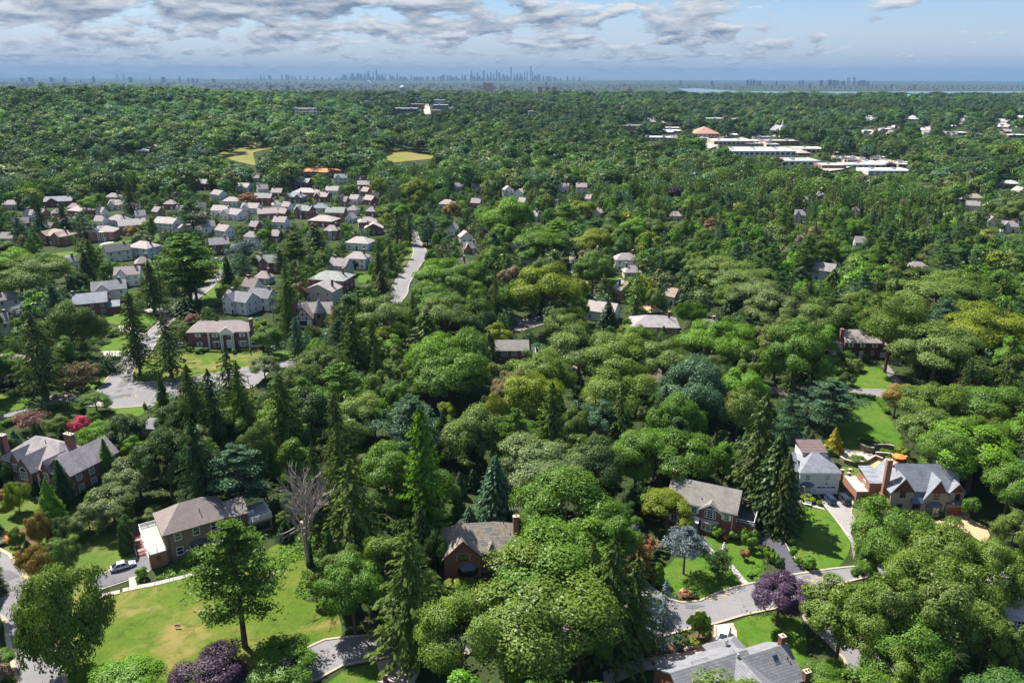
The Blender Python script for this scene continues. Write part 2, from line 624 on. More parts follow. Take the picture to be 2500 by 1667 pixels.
ASPH = road_mat('worn_asphalt', (0.205, 0.195, 0.20), (0.245, 0.228, 0.225))
ASPHD = road_mat('dark_asphalt', (0.085, 0.085, 0.10), (0.11, 0.11, 0.12))
ASPHM = road_mat('asphalt_patch', (0.14, 0.135, 0.145), (0.16, 0.15, 0.155))
CONC = road_mat('concrete', (0.42, 0.38, 0.33), (0.48, 0.43, 0.36))
KERBM = road_mat('kerb_concrete', (0.40, 0.33, 0.245), (0.46, 0.38, 0.29))
PAVER = road_mat('tan_pavers', (0.47, 0.33, 0.185), (0.53, 0.39, 0.23))
PAVEP = road_mat('pale_pavers', (0.42, 0.37, 0.34), (0.50, 0.44, 0.40))
YPAINT = plain('worn_yellow_paint', (0.52, 0.33, 0.06), 0.8, 0.2, 0.25, 3.0)
m, t = new_mat('open_water')
WATER = m
finish(t, t.mix(t.noise(geopos(t), 0.002, 3), (0.09, 0.14, 0.19), (0.12, 0.17, 0.22)), 0.5, 0.4)


def leaf_mat(name, attr):
 m, t = new_mat(name)
 if attr == 'object':
  col = t.n('ShaderNodeObjectInfo').outputs['Color']
 else:
  col = t.n('ShaderNodeAttribute', attribute_type='INSTANCER', attribute_name='tint').outputs['Color']
 va = t.n('ShaderNodeAttribute', attribute_name='vary')
 hsv = t.n('ShaderNodeHueSaturation')
 t.l(col, hsv.inputs['Color'])
 t.l(t.math('MULTIPLY_ADD', va.outputs['Fac'], -0.022, 0.513), hsv.inputs['Hue'])
 t.l(t.math('MULTIPLY_ADD', va.outputs['Fac'], 0.66, 0.80), hsv.inputs['Value'])
 d = t.n('ShaderNodeBsdfDiffuse')
 t.l(hsv.outputs[0], d.inputs[0])
 tr = t.n('ShaderNodeBsdfTranslucent')
 c2 = t.mix(0.5, hsv.outputs[0], (0.10, 0.15, 0.01), 'ADD')
 t.l(t.mix(0.45, hsv.outputs[0], c2), tr.inputs[0])
 gl = t.n('ShaderNodeBsdfGlossy', i_Roughness=0.42)
 gl.inputs[0].default_value = (0.7, 0.75, 0.7, 1)
 mx = t.n('ShaderNodeMixShader', i_Fac=0.24)
 t.l(d.outputs[0], mx.inputs[1])
 t.l(tr.outputs[0], mx.inputs[2])
 mx2 = t.n('ShaderNodeMixShader', i_Fac=0.018)
 t.l(mx.outputs[0], mx2.inputs[1])
 t.l(gl.outputs[0], mx2.inputs[2])
 o = t.n('ShaderNodeOutputMaterial')
 t.l(mx2.outputs[0], o.inputs[0])
 return m


LEAF = leaf_mat('leaves', 'object')
LEAFI = leaf_mat('forest_leaves', 'inst')
BARK = plain('grey_brown_bark', (0.115, 0.088, 0.07), 0.95, 0.1, 0.3, 2.5)
BARKP = plain('pale_dead_bark', (0.33, 0.27, 0.24), 0.9, 0.1, 0.25, 2.0)
# ------------------------------------------------------------------ foliage
def rnd_unit(rs, n):
 v = rs.normal(size=(n, 3))
 return v / np.linalg.norm(v, axis=1)[:, None]


def leaf_mesh(name, C, N, L, var, mat, aspect=0.62, U=None):
 """rhombic leaf sprays at C facing N, half-length L; U forces the long axis"""
 n = len(C)
 N = N / (np.linalg.norm(N, axis=1)[:, None] + 1e-9)
 if U is None:
  r = np.random.RandomState(n % 1000 + 5).normal(size=(n, 3))
  U = r - N * np.sum(r * N, axis=1)[:, None]
 U = U / (np.linalg.norm(U, axis=1)[:, None] + 1e-9)
 W = np.cross(N, U)
 L = np.asarray(L).reshape(-1, 1) * np.ones((n, 1))
 V = np.stack([C - U * L, C - W * L * aspect, C + U * L, C + W * L * aspect], axis=1).reshape(-1, 3)
 me = bpy.data.meshes.new(name)
 me.vertices.add(4 * n)
 me.vertices.foreach_set('co', V.astype(np.float32).ravel())
 me.loops.add(4 * n)
 me.loops.foreach_set('vertex_index', np.arange(4 * n, dtype=np.int32))
 me.polygons.add(n)
 me.polygons.foreach_set('loop_start', np.arange(0, 4 * n, 4, dtype=np.int32))
 me.polygons.foreach_set('loop_total', np.full(n, 4, dtype=np.int32))
 a = me.attributes.new('vary', 'FLOAT', 'FACE')
 a.data.foreach_set('value', np.clip(var, 0, 1).astype(np.float32))
 me.materials.append(mat)
 me.update()
 me.validate()
 return me


def crown_broad(seed, W, Hc, zc, lobes, leaves, size, lobe_r=(0.20, 0.34), flat=0.0, gap=0.0, inner=0.14):
 """boughs carry clumps, clumps carry leaf sprays: an uneven crown with gaps between the boughs"""
 rs = np.random.RandomState(seed)
 nb = max(12, lobes // 3)
 d = rnd_unit(rs, nb * 4)
 d = d[d[:, 2] > -0.55][:nb]
 nb = len(d)
 rr = rs.uniform(0.50, 0.80, nb)
 for b, a in zip(rnd_unit(rs, 6), rs.uniform(-0.22, 0.22, 6)):
  rr *= 1 + a * np.clip(d @ b, 0, 1) ** 2
 ax = np.array([W / 2, W / 2, Hc / 2])
 if flat:
  d[:, 2] = np.where(d[:, 2] < 0, d[:, 2] * (1 - flat), d[:, 2])
 B = d * rr[:, None] * ax
 BR = rs.uniform(0.26, 0.44, nb) * W / 2
 BV = rs.uniform(0.1, 0.9, nb)
 bi = rs.choice(nb, size=lobes * 2, p=BR ** 2 / (BR ** 2).sum())
 q = rnd_unit(rs, lobes * 2)
 o = d[bi]
 s = np.sum(q * o, axis=1)
 q[s < -0.2] -= 2 * s[s < -0.2][:, None] * o[s < -0.2]
 q[:, 2] = np.where(q[:, 2] < -0.3, -q[:, 2], q[:, 2])
 P = B[bi] + q * (BR[bi] * rs.uniform(0.45, 0.95, lobes * 2))[:, None] * np.array([1, 1, 0.85])
 LR = rs.uniform(lobe_r[0], lobe_r[1], lobes * 2) * W / 2 * 0.85
 LV = np.clip(BV[bi] * 0.6 + rs.uniform(0, 0.4, lobes * 2), 0, 1)
 keep = rs.uniform(size=lobes * 2) > gap
 P, LR, LV, q, o = P[keep], LR[keep], LV[keep], q[keep], o[keep]
 P[:, 2] += zc
 idx = rs.choice(len(P), size=leaves, p=LR ** 2 / (LR ** 2).sum())
 out = q[idx] * 0.65 + o[idx] * 0.35
 out[:, 2] += 0.15
 out /= np.linalg.norm(out, axis=1)[:, None]
 u = rnd_unit(rs, leaves)
 s = np.sum(u * out, axis=1)
 u[s < -0.2] -= 2 * s[s < -0.2][:, None] * out[s < -0.2]
 r = LR[idx] * rs.uniform(0.6, 1.12, leaves)
 C = P[idx] + u * r[:, None] * np.array([1, 1, 0.8])
 N = u * 0.7 + out * 0.5 + rnd_unit(rs, leaves) * 0.5 + np.array([0, 0, 0.2])
 var = LV[idx] * 0.65 + rs.uniform(0, 0.35, leaves)
 L = size * rs.uniform(0.6, 1.35, leaves)
 ni = int(leaves * inner)
 if ni:
  k = rs.choice(nb, ni)
  c = B[k] + rnd_unit(rs, ni) * (BR[k] * rs.uniform(0.1, 0.75, ni))[:, None]
  c[:, 2] += zc
  C = np.vstack([C, c])
  N = np.vstack([N, rnd_unit(rs, ni)])
  var = np.concatenate([var, rs.uniform(0.1, 0.6, ni)])
  L = np.concatenate([L, size * rs.uniform(1.2, 2.0, ni)])
 C[:, :2] *= W / 2 / np.percentile(np.hypot(C[:, 0], C[:, 1]), 97)
 return C, N, L, var


def trunk_mesh(name, seed, h, zc, W, r, limbs=7, mat=None, fork=0.42, lean=0.0, multi=1):
 rs = np.random.RandomState(seed)
 mb = MB()
 for k in range(multi):
  ox, oy = (rs.uniform(-0.5, 0.5), rs.uniform(-0.5, 0.5)) if multi > 1 else (0, 0)
  top = (ox * 3 + rs.uniform(-0.4, 0.4) + lean, oy * 3 + rs.uniform(-0.4, 0.4), zc + 0.15 * h)
  pts = [(ox, oy, -0.6), (ox, oy, 0.25), (ox * 1.4 + lean * 0.3, oy * 1.4, h * 0.22), (ox * 2 + lean * 0.6, oy * 2, h * 0.42), top]
  mb.tube(pts, [r * 1.55, r * 1.08, r * 0.85, r * 0.66, r * 0.18], 7)
  for i in range(limbs):
   a = 2 * math.pi * i / limbs + rs.uniform(-0.4, 0.4)
   z0 = h * (fork + rs.uniform(-0.06, 0.14))
   e = W * rs.uniform(0.25, 0.40)
   z1 = zc + rs.uniform(-0.10, 0.22) * h
   bx, by = ox * 2 + lean * 0.6, oy * 2
   p0 = (bx, by, z0)
   p1 = (bx + math.cos(a) * e * 0.5, by + math.sin(a) * e * 0.5, z0 + (z1 - z0) * 0.6)
   p2 = (bx + math.cos(a) * e, by + math.sin(a) * e, z1)
   mb.tube([p0, p1, p2], [r * 0.42, r * 0.28, r * 0.09], 5)
 return mb.mesh(name, mat or BARK)


def crown_spruce(seed, H, W, whorls, per, spray, droop=0.35, z0=0.10, ragged=0.25, power=0.68, size=0.42, fill=1.0):
 """whorls of boughs that dip and lift again, hung with sprays"""
 rs = np.random.RandomState(seed)
 C, N, U, L, var = [], [], [], [], []
 for k in range(whorls):
  f = k / (whorls - 1)
  z = H * (z0 + (1 - z0) * f ** 0.92)
  R = W / 2 * (1 - f) ** power * (1 + rs.uniform(-ragged, ragged) * 0.5) + 0.18
  nb = max(3, int(per * (0.55 + 0.45 * (1 - f))))
  a0 = rs.uniform(0, 6.28)
  for b in range(nb):
   if rs.uniform() < 0.10:
    continue
   a = a0 + 2 * math.pi * b / nb + rs.uniform(-0.28, 0.28)
   r = R * (1 + rs.uniform(-ragged, ragged))
   ns = max(2, int(spray * (0.3 + r / (W / 2))))
   t = (np.arange(ns) + rs.uniform(0.2, 0.9, ns)) / ns
   t = 0.12 + 0.88 * t
   dz = -droop * r * (t ** 1.4) * 0.9 + 0.10 * r * np.clip(t - 0.75, 0, 1) * 3 + H * 0.012
   side = rs.uniform(-1, 1, ns) * r * 0.17 * (1.15 - t)
   x = math.cos(a) * r * t - math.sin(a) * side
   y = math.sin(a) * r * t + math.cos(a) * side
   zz = z + dz + rs.uniform(-0.18, 0.10, ns)
   c = np.stack([x, y, zz], 1)
   dirv = np.stack([np.full(ns, math.cos(a)), np.full(ns, math.sin(a)), np.full(ns, -droop * 0.9)], 1)
   sd = np.stack([np.full(ns, -math.sin(a)), np.full(ns, math.cos(a)), np.zeros(ns)], 1) * rs.uniform(-1, 1, ns)[:, None]
   u = dirv * 0.7 + sd * 0.6 + np.array([0, 0, -0.75]) + rnd_unit(rs, ns) * 0.25
   n = np.array([0, 0, 1.0]) * 0.7 + np.stack([np.full(ns, math.cos(a)), np.full(ns, math.sin(a)), np.zeros(ns)], 1) * 0.35 + rnd_unit(rs, ns) * 0.55
   u /= np.linalg.norm(u, axis=1)[:, None]
   n = n - u * np.sum(n * u, axis=1)[:, None]
   C.append(c)
   N.append(n)
   U.append(u)
   L.append(size * rs.uniform(0.75, 1.35, ns))
   bv = rs.uniform(0.1, 0.7)
   var.append(bv * 0.6 + rs.uniform(0, 0.4, ns))
 C, N, U, L, var = map(np.concatenate, (C, N, U, L, var))
 return C, N, L, var, U


def spruce_wood(name, H, r, mat=None, seed=1, bare=0.0, W=6.0):
 rs = np.random.RandomState(seed)
 mb = MB()
 mb.tube([(0, 0, -0.6), (0, 0, 0.3), (0.1, 0.05, H * 0.4), (0.05, -0.05, H * 0.98)], [r * 1.4, r, r * 0.6, 0.03], 7)
 nb = int(18 + bare * 50)
 for i in range(nb):
  f = rs.uniform(0.12, 0.85)
  a = rs.uniform(0, 6.28)
  R = W / 2 * (1 - f) * rs.uniform(0.5, 0.9)
  z = H * f
  mb.tube([(0, 0, z), (math.cos(a) * R, math.sin(a) * R, z - 0.15 * R)], [r * 0.14, 0.02], 4, cap=False)
 return mb.mesh(name, mat or BARK)


def crown_pine(seed, H, W, limbs, tufts, per, size, z0=0.28, flatness=0.42, top=0.55):
 """irregular plates of long-needled tufts on spreading limbs"""
 rs = np.random.RandomState(seed)
 wood = MB()
 wood.tube([(0, 0, -0.6), (0, 0, 0.3), (0.25, 0.1, H * 0.45), (0.1, -0.1, H * 0.96)], [W * 0.045, W * 0.034, W * 0.022, 0.04], 7)
 C, N, L, var = [], [], [], []
 for i in range(limbs):
  f = z0 + (1 - z0) * (i + rs.uniform(0, 0.8)) / limbs
  prof = min(1.0, (1 - f) / (1 - top) + 0.16) * (0.72 + 0.28 * min(1, (f - z0) / 0.2))
  R = W / 2 * prof * rs.uniform(0.62, 1.08)
  a = i * 2.39996 + rs.uniform(-0.5, 0.5)
  z = H * f
  rise = R * rs.uniform(0.12, 0.42)
  e = np.array([math.cos(a) * R, math.sin(a) * R, z + rise])
  s = np.array([0.1, 0, z])
  mid = s * 0.45 + e * 0.55 + np.array([0, 0, -0.10 * R])
  wood.tube([tuple(s), tuple(mid), tuple(e)], [W * 0.013, W * 0.009, 0.03], 5)
  bv = rs.uniform(0.15, 0.8)
  for k in range(tufts):
   q = rs.uniform(0.38, 1.06)
   c = s + (e - s) * q + np.array([rs.uniform(-1, 1), rs.uniform(-1, 1), rs.uniform(-0.05, 0.25)]) * R * 0.27
   tr = R * rs.uniform(0.16, 0.30) + 0.35
   n = per
   d = rnd_unit(rs, n)
   d[:, 2] = np.abs(d[:, 2]) * 1.0 - 0.25
   C.append(c + d * tr * np.array([1, 1, flatness]) * rs.uniform(0.55, 1.05, n)[:, None])
   N.append(d * 0.6 + np.array([0, 0, 0.5]) + rnd_unit(rs, n) * 0.7)
   L.append(size * rs.uniform(0.7, 1.3, n))
   var.append(bv * 0.5 + rs.uniform(0, 0.5, n))
 C, N, L, var = map(np.concatenate, (C, N, L, var))
 return C, N, L, var, wood


def bare_wood(name, seed, H, W, mat, depth=4, first=0.34, r0=0.34):
 rs = random.Random(seed)
 mb = MB()

 def grow(p, d, ln, r, k):
  n = 3
  pts, rad = [p], [r]
  q = Vector(p)
  dd = Vector(d)
  for i in range(n):
   dd = (dd + Vector((rs.uniform(-.16, .16), rs.uniform(-.16, .16), rs.uniform(-.02, .14)))).normalized()
   q = q + dd * ln / n
   pts.append(tuple(q))
   rad.append(r * (1 - 0.5 * (i + 1) / n))
  mb.tube(pts, rad, 6 if k < 2 else 4 if k < 4 else 3, cap=k < 1)
  if k >= depth:
   return
  for j in range(5 if k == 0 else 4 if k < 3 else 3):
   s = rs.uniform(0.45, 1.0)
   i = min(n - 1, int(s * n))
   b = Vector(pts[i]).lerp(Vector(pts[i + 1]), s * n - i)
   a = rs.uniform(0, 6.28)
   o = dd.orthogonal().normalized()
   o.rotate(Matrix.Rotation(a, 3, dd))
   nd = (dd * rs.uniform(0.7, 1.0) + o * (rs.uniform(0.7, 1.15) if k < 2 else rs.uniform(0.45, 0.85)) + Vector((0, 0, 0.12))).normalized()
   grow(tuple(b), nd, ln * rs.uniform(0.52, 0.74), r * rs.uniform(0.42, 0.56), k + 1)

 grow((0, 0, -0.5), (0, 0, 1), H * first, r0, 0)
 vs = np.array(mb.v)
 k = H / vs[:, 2].max()
 m = vs[vs[:, 2] > H * 0.35, :2].mean(axis=0)
 vs[:, :2] -= m * np.clip(vs[:, 2:3] / (H * 0.7), 0, 1)
 kx = W / 2 / np.percentile(np.hypot(vs[:, 0], vs[:, 1])[vs[:, 2] > H * 0.3], 90)
 f = np.clip(vs[:, 2] / (H * first), 0.35, 1.0)
 sx = 1 + (kx - 1) * np.clip((vs[:, 2] - H * 0.2) / (H * 0.3), 0, 1)
 mb.v = [tuple(x) for x in np.stack([vs[:, 0] * sx, vs[:, 1] * sx, vs[:, 2] * k], 1)]
 return mb.mesh(name, mat)


PROTO = {}          # kind -> list of (crown mesh, trunk mesh, H, W)


def proto(kind, crown, trunk, H, W):
 PROTO.setdefault(kind, []).append((crown, trunk, H, W))


def mk_broad(kind, seed, H, W, lobes, leaves, size, r, cfrac=0.66, mat=LEAF, trunk_mat=None, limbs=7, **kw):
 Hc = H * cfrac
 zc = H - Hc / 2
 C, N, L, v = crown_broad(seed, W, Hc, zc, lobes, leaves, size, **kw)
 k = H / C[:, 2].max()
 me = leaf_mesh('crown', C, N, L, v, mat)
 proto(kind, me, trunk_mesh('trunk', seed + 50, H, zc, W, r, limbs, trunk_mat), H, W)


# broad oaks with billowing crowns
for i, (lb, gp, lr) in enumerate(((62, 0.12, (0.18, 0.31)), (50, 0.15, (0.20, 0.35)), (74, 0.14, (0.16, 0.28)))):
 mk_broad('oak', 11 + i, 20, 17, lb, 26000, 0.19, 0.46, 0.78, lobe_r=lr, flat=0.35, gap=gp)
# round maples and lindens with closer crowns
for i, (lb, lr) in enumerate(((70, (0.20, 0.32)), (56, (0.24, 0.36)), (84, (0.17, 0.28)))):
 mk_broad('maple', 31 + i, 17, 12.5, lb, 24000, 0.165, 0.34, 0.88, lobe_r=lr, flat=0.15)
mk_broad('dome', 41, 11, 15, 120, 25000, 0.16, 0.3, 0.92, lobe_r=(0.15, 0.24), flat=0.55)
mk_broad('dome', 42, 11, 15, 90, 25000, 0.16, 0.3, 0.90, lobe_r=(0.17, 0.28), flat=0.55)
mk_broad('yew', 40, 9, 14, 110, 28000, 0.155, 0.3, 0.985, lobe_r=(0.15, 0.26), flat=0.0)
mk_broad('tall', 43, 20, 9.5, 60, 15000, 0.20, 0.30, 0.84, lobe_r=(0.24, 0.38))
mk_broad('airy', 44, 19, 14, 60, 11000, 0.22, 0.36, 0.74, lobe_r=(0.18, 0.28), flat=0.3, gap=0.30, inner=0.05)
mk_broad('airy', 45, 18, 12, 50, 8500, 0.21, 0.30, 0.78, lobe_r=(0.18, 0.30), flat=0.2, gap=0.34, inner=0.04)
mk_broad('shrub', 46, 3.0, 3.2, 34, 2600, 0.13, 0.08, 0.97, lobe_r=(0.24, 0.42), flat=0.5, limbs=4)
mk_broad('shrub', 47, 3.0, 3.2, 24, 2400, 0.14, 0.08, 0.97, lobe_r=(0.28, 0.50), flat=0.5, limbs=4)
mk_broad('ball', 48, 1.6, 1.7, 60, 2200, 0.07, 0.05, 0.98, lobe_r=(0.28, 0.36), flat=0.3, limbs=3)
# weeping crowns
for i in range(2):
 rs = np.random.RandomState(60 + i)
 C, N, L, v = crown_broad(60 + i, 9, 8.5, 6.2, 60, 5200, 0.30, lobe_r=(0.2, 0.34), flat=0.1)
 U = np.tile(np.array([[0, 0, -1.0]]), (len(C), 1)) + rs.normal(size=C.shape) * 0.25
 N = rs.normal(size=C.shape)
 N[:, 2] *= 0.3
 me = leaf_mesh('crown', C, N, L * 1.6, v, LEAF, 0.3, U)
 proto('weeping', me, trunk_mesh('trunk', 64 + i, 10, 6, 8, 0.24, 6), 10.4, 9)
# Norway spruces: ragged, drooping boughs
for i, (wh, pr, sp, dr, rg) in enumerate(((32, 9, 22, 0.42, 0.30), (28, 8, 21, 0.50, 0.36), (36, 10, 20, 0.34, 0.22))):
 H, W = 23, 8.6
 C, N, L, v, U = crown_spruce(70 + i, H, W, wh, pr, sp, dr, 0.13, rg, size=0.33)
 proto('spruce', leaf_mesh('crown', C, N, L, v, LEAF, 0.42, U), spruce_wood('trunk', H, 0.34, seed=i, W=W), H, W)
# dense young spruces, yews, hemlocks
for i in range(2):
 H, W = 15, 6.5
 C, N, L, v, U = crown_spruce(80 + i, H, W, 42, 13, 16, 0.22, 0.04, 0.18, 0.82, 0.28)
 proto('dense', leaf_mesh('crown', C, N, L, v, LEAF, 0.5, U), spruce_wood('trunk', H, 0.24, seed=i + 4, W=W), H, W)
# see-through spruces whose wood shows
for i in range(2):
 H, W = 14, 6.5
 C, N, L, v, U = crown_spruce(84 + i, H, W, 24, 8, 14, 0.10, 0.22 if i else 0.10, 0.34, 0.72, 0.23)
 proto('sparse', leaf_mesh('crown', C, N, L, v, LEAF, 0.42, U), spruce_wood('trunk', H, 0.2, seed=i + 7, bare=1.0, W=W), H, W)
# blue spruce with an open, rounded head
H, W = 11.5, 8.6
C, N, L, v, wood = crown_pine(92, H, W, 26, 7, 26, 0.24, 0.34, 0.5, 0.62)
proto('bluehead', leaf_mesh('crown', C, N, L, v, LEAF, 0.45), wood.mesh('trunk', BARK), H, W)
# white pines
for i in range(3):
 H, W = 21, 11.5
 C, N, L, v, wood = crown_pine(95 + i, H, W, 36 + 3 * i, 9, 46, 0.25, 0.17 + 0.05 * i, 0.5, 0.45)
 proto('pine', leaf_mesh('crown', C, N, L, v, LEAF, 0.4), wood.mesh('trunk', BARK), H, W)
# clipped cones and columns
for kind, H, W, pw in (('cone', 6.5, 3.4, 1.0), ('column', 4.2, 1.9, 0.35)):
 rs = np.random.RandomState(int(H * 10))
 n = 9000 if kind == 'lime' else 3600
 f = 1 - np.sqrt(rs.uniform(0, 1, n)) if pw > 0.5 else rs.uniform(0, 1, n)
 a = rs.uniform(0, 6.283, n)
 bump = 1 + 0.12 * np.sin(a * 5 + f * 17) + 0.10 * np.sin(a * 3 - f * 29) + 0.08 * np.sin(a * 9 + f * 43)
 R = W / 2 * (1 - f) ** pw * bump * rs.uniform(0.80, 1.04, n) * np.clip(f * 9 + 0.55, 0, 1)
 C = np.stack([np.cos(a) * R, np.sin(a) * R, 0.15 + f * (H - 0.15) + rs.uniform(-0.1, 0.1, n)], 1)
 out = np.stack([np.cos(a), np.sin(a), np.full(n, 0.4)], 1)
 N = out + rnd_unit(rs, n) * 0.7
 U = np.array([0, 0, 1.0]) + out * 0.5 + rnd_unit(rs, n) * 0.5
 U = U - N * (np.sum(U * N, 1) / np.sum(N * N, 1))[:, None]
 v = 0.5 + 0.3 * np.sin(a * 5 + f * 17) + rs.uniform(-0.25, 0.25, n)
 proto(kind, leaf_mesh('crown', C, N, (0.34 if kind == 'lime' else 0.17) * rs.uniform(0.7, 1.3, n), v, LEAF, 0.45, U),
   spruce_wood('trunk', H, W * 0.045, seed=3, W=W), H, W)
H, W = 22, 9.0
C, N, L, v, U = crown_spruce(88, H, W, 40, 12, 22, -0.10, 0.05, 0.42, 0.70, 0.30)
proto('lime', leaf_mesh('crown', C, N, L, v, LEAF, 0.6, U), spruce_wood('trunk', H, 0.35, seed=3, W=W), H, W)
# flat-layered Japanese maples and spreading yews
C, N, L, v, wood = crown_pine(110, 5.0, 7.5, 22, 7, 30, 0.17, 0.22, 0.22, 0.75)
proto('layered', leaf_mesh('crown', C, N, L, v, LEAF, 0.6), wood.mesh('trunk', BARK), 5.4, 7.5)
# bare trees
proto('bare', None, bare_wood('trunk', 4, 15, 10.5, BARKP, 5, 0.40, 0.52), 15, 10.5)
proto('barebush', None, bare_wood('trunk', 9, 4.5, 6.0, BARKP, 5, 0.22, 0.14), 4.5, 6.0)

MARK = []           # trees placed one by one
TREES = []          # (x, y, radius, height) of all that stands, for spacing
NAMES = {'yew': 'yew_tree', 'oak': 'oak_tree', 'maple': 'maple_tree', 'dome': 'beech_tree', 'tall': 'linden_tree', 'airy': 'locust_tree', 'shrub': 'shrub', 'ball': 'clipped_bush',
   'weeping': 'weeping_tree', 'spruce': 'spruce_tree', 'dense': 'hemlock_tree', 'sparse': 'thin_spruce_tree', 'bluehead': 'blue_spruce_tree',
   'pine': 'pine_tree', 'cone': 'conical_evergreen', 'column': 'columnar_evergreen', 'lime': 'redwood_tree', 'layered': 'spreading_tree', 'bare': 'dead_tree', 'barebush': 'bare_shrub'}
CATS = {'shrub': 'shrub', 'ball': 'bush', 'cone': 'evergreen', 'column': 'evergreen', 'barebush': 'shrub'}
GROUPS = {'oak': 'oaks of the wooded suburb', 'maple': 'maples of the wooded suburb', 'spruce': 'spruces among the houses', 'pine': 'pines among the houses',
   'dense': 'hemlocks among the houses', 'airy': 'locust trees of the wooded suburb', 'shrub': 'garden shrubs', 'ball': 'clipped bushes in the gardens', 'dome': 'beeches of the wooded suburb',
   'tall': 'lindens of the wooded suburb', 'sparse': 'thin spruces in the gardens', 'cone': 'conical evergreens in the gardens', 'column': 'columnar evergreens in the gardens', 'weeping': 'weeping trees in the gardens', 'layered': 'spreading trees in the gardens'}
# foliage colours
G = {'olive': (0.066, 0.110, 0.022), 'green': (0.052, 0.108, 0.018), 'bright': (0.070, 0.150, 0.018), 'lime': (0.105, 0.20, 0.012), 'dark': (0.028, 0.056, 0.018),
  'deep': (0.018, 0.042, 0.017), 'grey': (0.074, 0.108, 0.052), 'blue': (0.040, 0.085, 0.062), 'silver': (0.165, 0.20, 0.205), 'ice': (0.12, 0.165, 0.165),
  'brown': (0.135, 0.098, 0.032), 'purple': (0.034, 0.019, 0.050), 'plum': (0.052, 0.032, 0.088), 'pink': (0.52, 0.055, 0.13), 'rust': (0.24, 0.105, 0.045), 'smoke': (0.24, 0.125, 0.105),
  'yellow': (0.30, 0.25, 0.018), 'gold': (0.096, 0.136, 0.016), 'sage': (0.073, 0.116, 0.036), 'spruce': (0.042, 0.064, 0.022), 'mossy': (0.056, 0.090, 0.024), 'orange': (0.62, 0.24, 0.02),
  'tan': (0.20, 0.145, 0.075), 'moss': (0.048, 0.078, 0.019), 'forest': (0.034, 0.078, 0.026)}
G = {k: tuple(q * f for q, f in zip(v, (1.62, 1.46, 1.0))) if max(v) < 0.16 else v for k, v in G.items()}
_rt = random.Random(3)


def jit(c, k=0.12):
 b = 1 + _rt.uniform(-k, k)
 return tuple(max(0, x * b * (1 + _rt.uniform(-k, k) * 0.5)) for x in c)


def tree(kind, x, y, h, w, color, label=None, group=None, z=None, var=None):
 ps = PROTO['yew' if kind == 'shrub' and w > 4.2 else kind]
 cm, tm, H, W = ps[_rt.randrange(len(ps))] if var is None else ps[var % len(ps)]
 if z is None:
  z = terrain(x, y)
 o = empty(NAMES[kind], (x, y, z), _rt.uniform(0, 6.28), label, CATS.get(kind, 'tree'), group or GROUPS.get(kind))
 o.scale = (w / W, w / W, h / H)
 if cm is not None:
  place('crown', cm, o, color=color)
 place('trunk', tm, o)
 TREES.append((x, y, w / 2, h, kind))
 if MARK is not None:
  MARK.append((x, y, z, w / 2, h))
 return o
# ------------------------------------------------------------------ houses
WCACHE = {}


def window_mesh(w_, h, nx, nz, fm, glass=None):
 key = (round(w_, 2), round(h, 2), nx, nz, fm.name, glass.name if glass else None)
 if key in WCACHE:
  return WCACHE[key]
 mb = MB()
 t, d = 0.10, 0.09
 x = w_ / 2
 mb.box(-x - t, -d, 0, -x, 0.02, h)
 mb.box(x, -d, 0, x + t, 0.02, h)
 mb.box(-x - t, -d, h, x + t, 0.02, h + t)
 mb.box(-x - t - 0.05, -d - 0.05, -t, x + t + 0.05, 0.02, 0)
 for i in range(1, nx):
  a = -x + w_ * i / nx
  mb.box(a - 0.028, -0.05, 0.002, a + 0.028, -0.012, h - 0.002)
 for i in range(1, nz):
  a = h * i / nz
  q = 0.028 if i != nz // 2 else 0.045
  mb.box(-x + 0.002, -0.056, a - q, x - 0.002, -0.014, a + q)
 if glass:
  mb.box(-x, -0.03, 0, x, -0.01, h, 1)
 WCACHE[key] = mb.mesh('window', [fm, glass] if glass else fm)
 return WCACHE[key]


def simple_mesh(key, fn, mats, name):
 if key not in WCACHE:
  mb = MB()
  fn(mb)
  WCACHE[key] = mb.mesh(name, mats)
 return WCACHE[key]


LM = []          # (short name, x, y): landmarks for labels


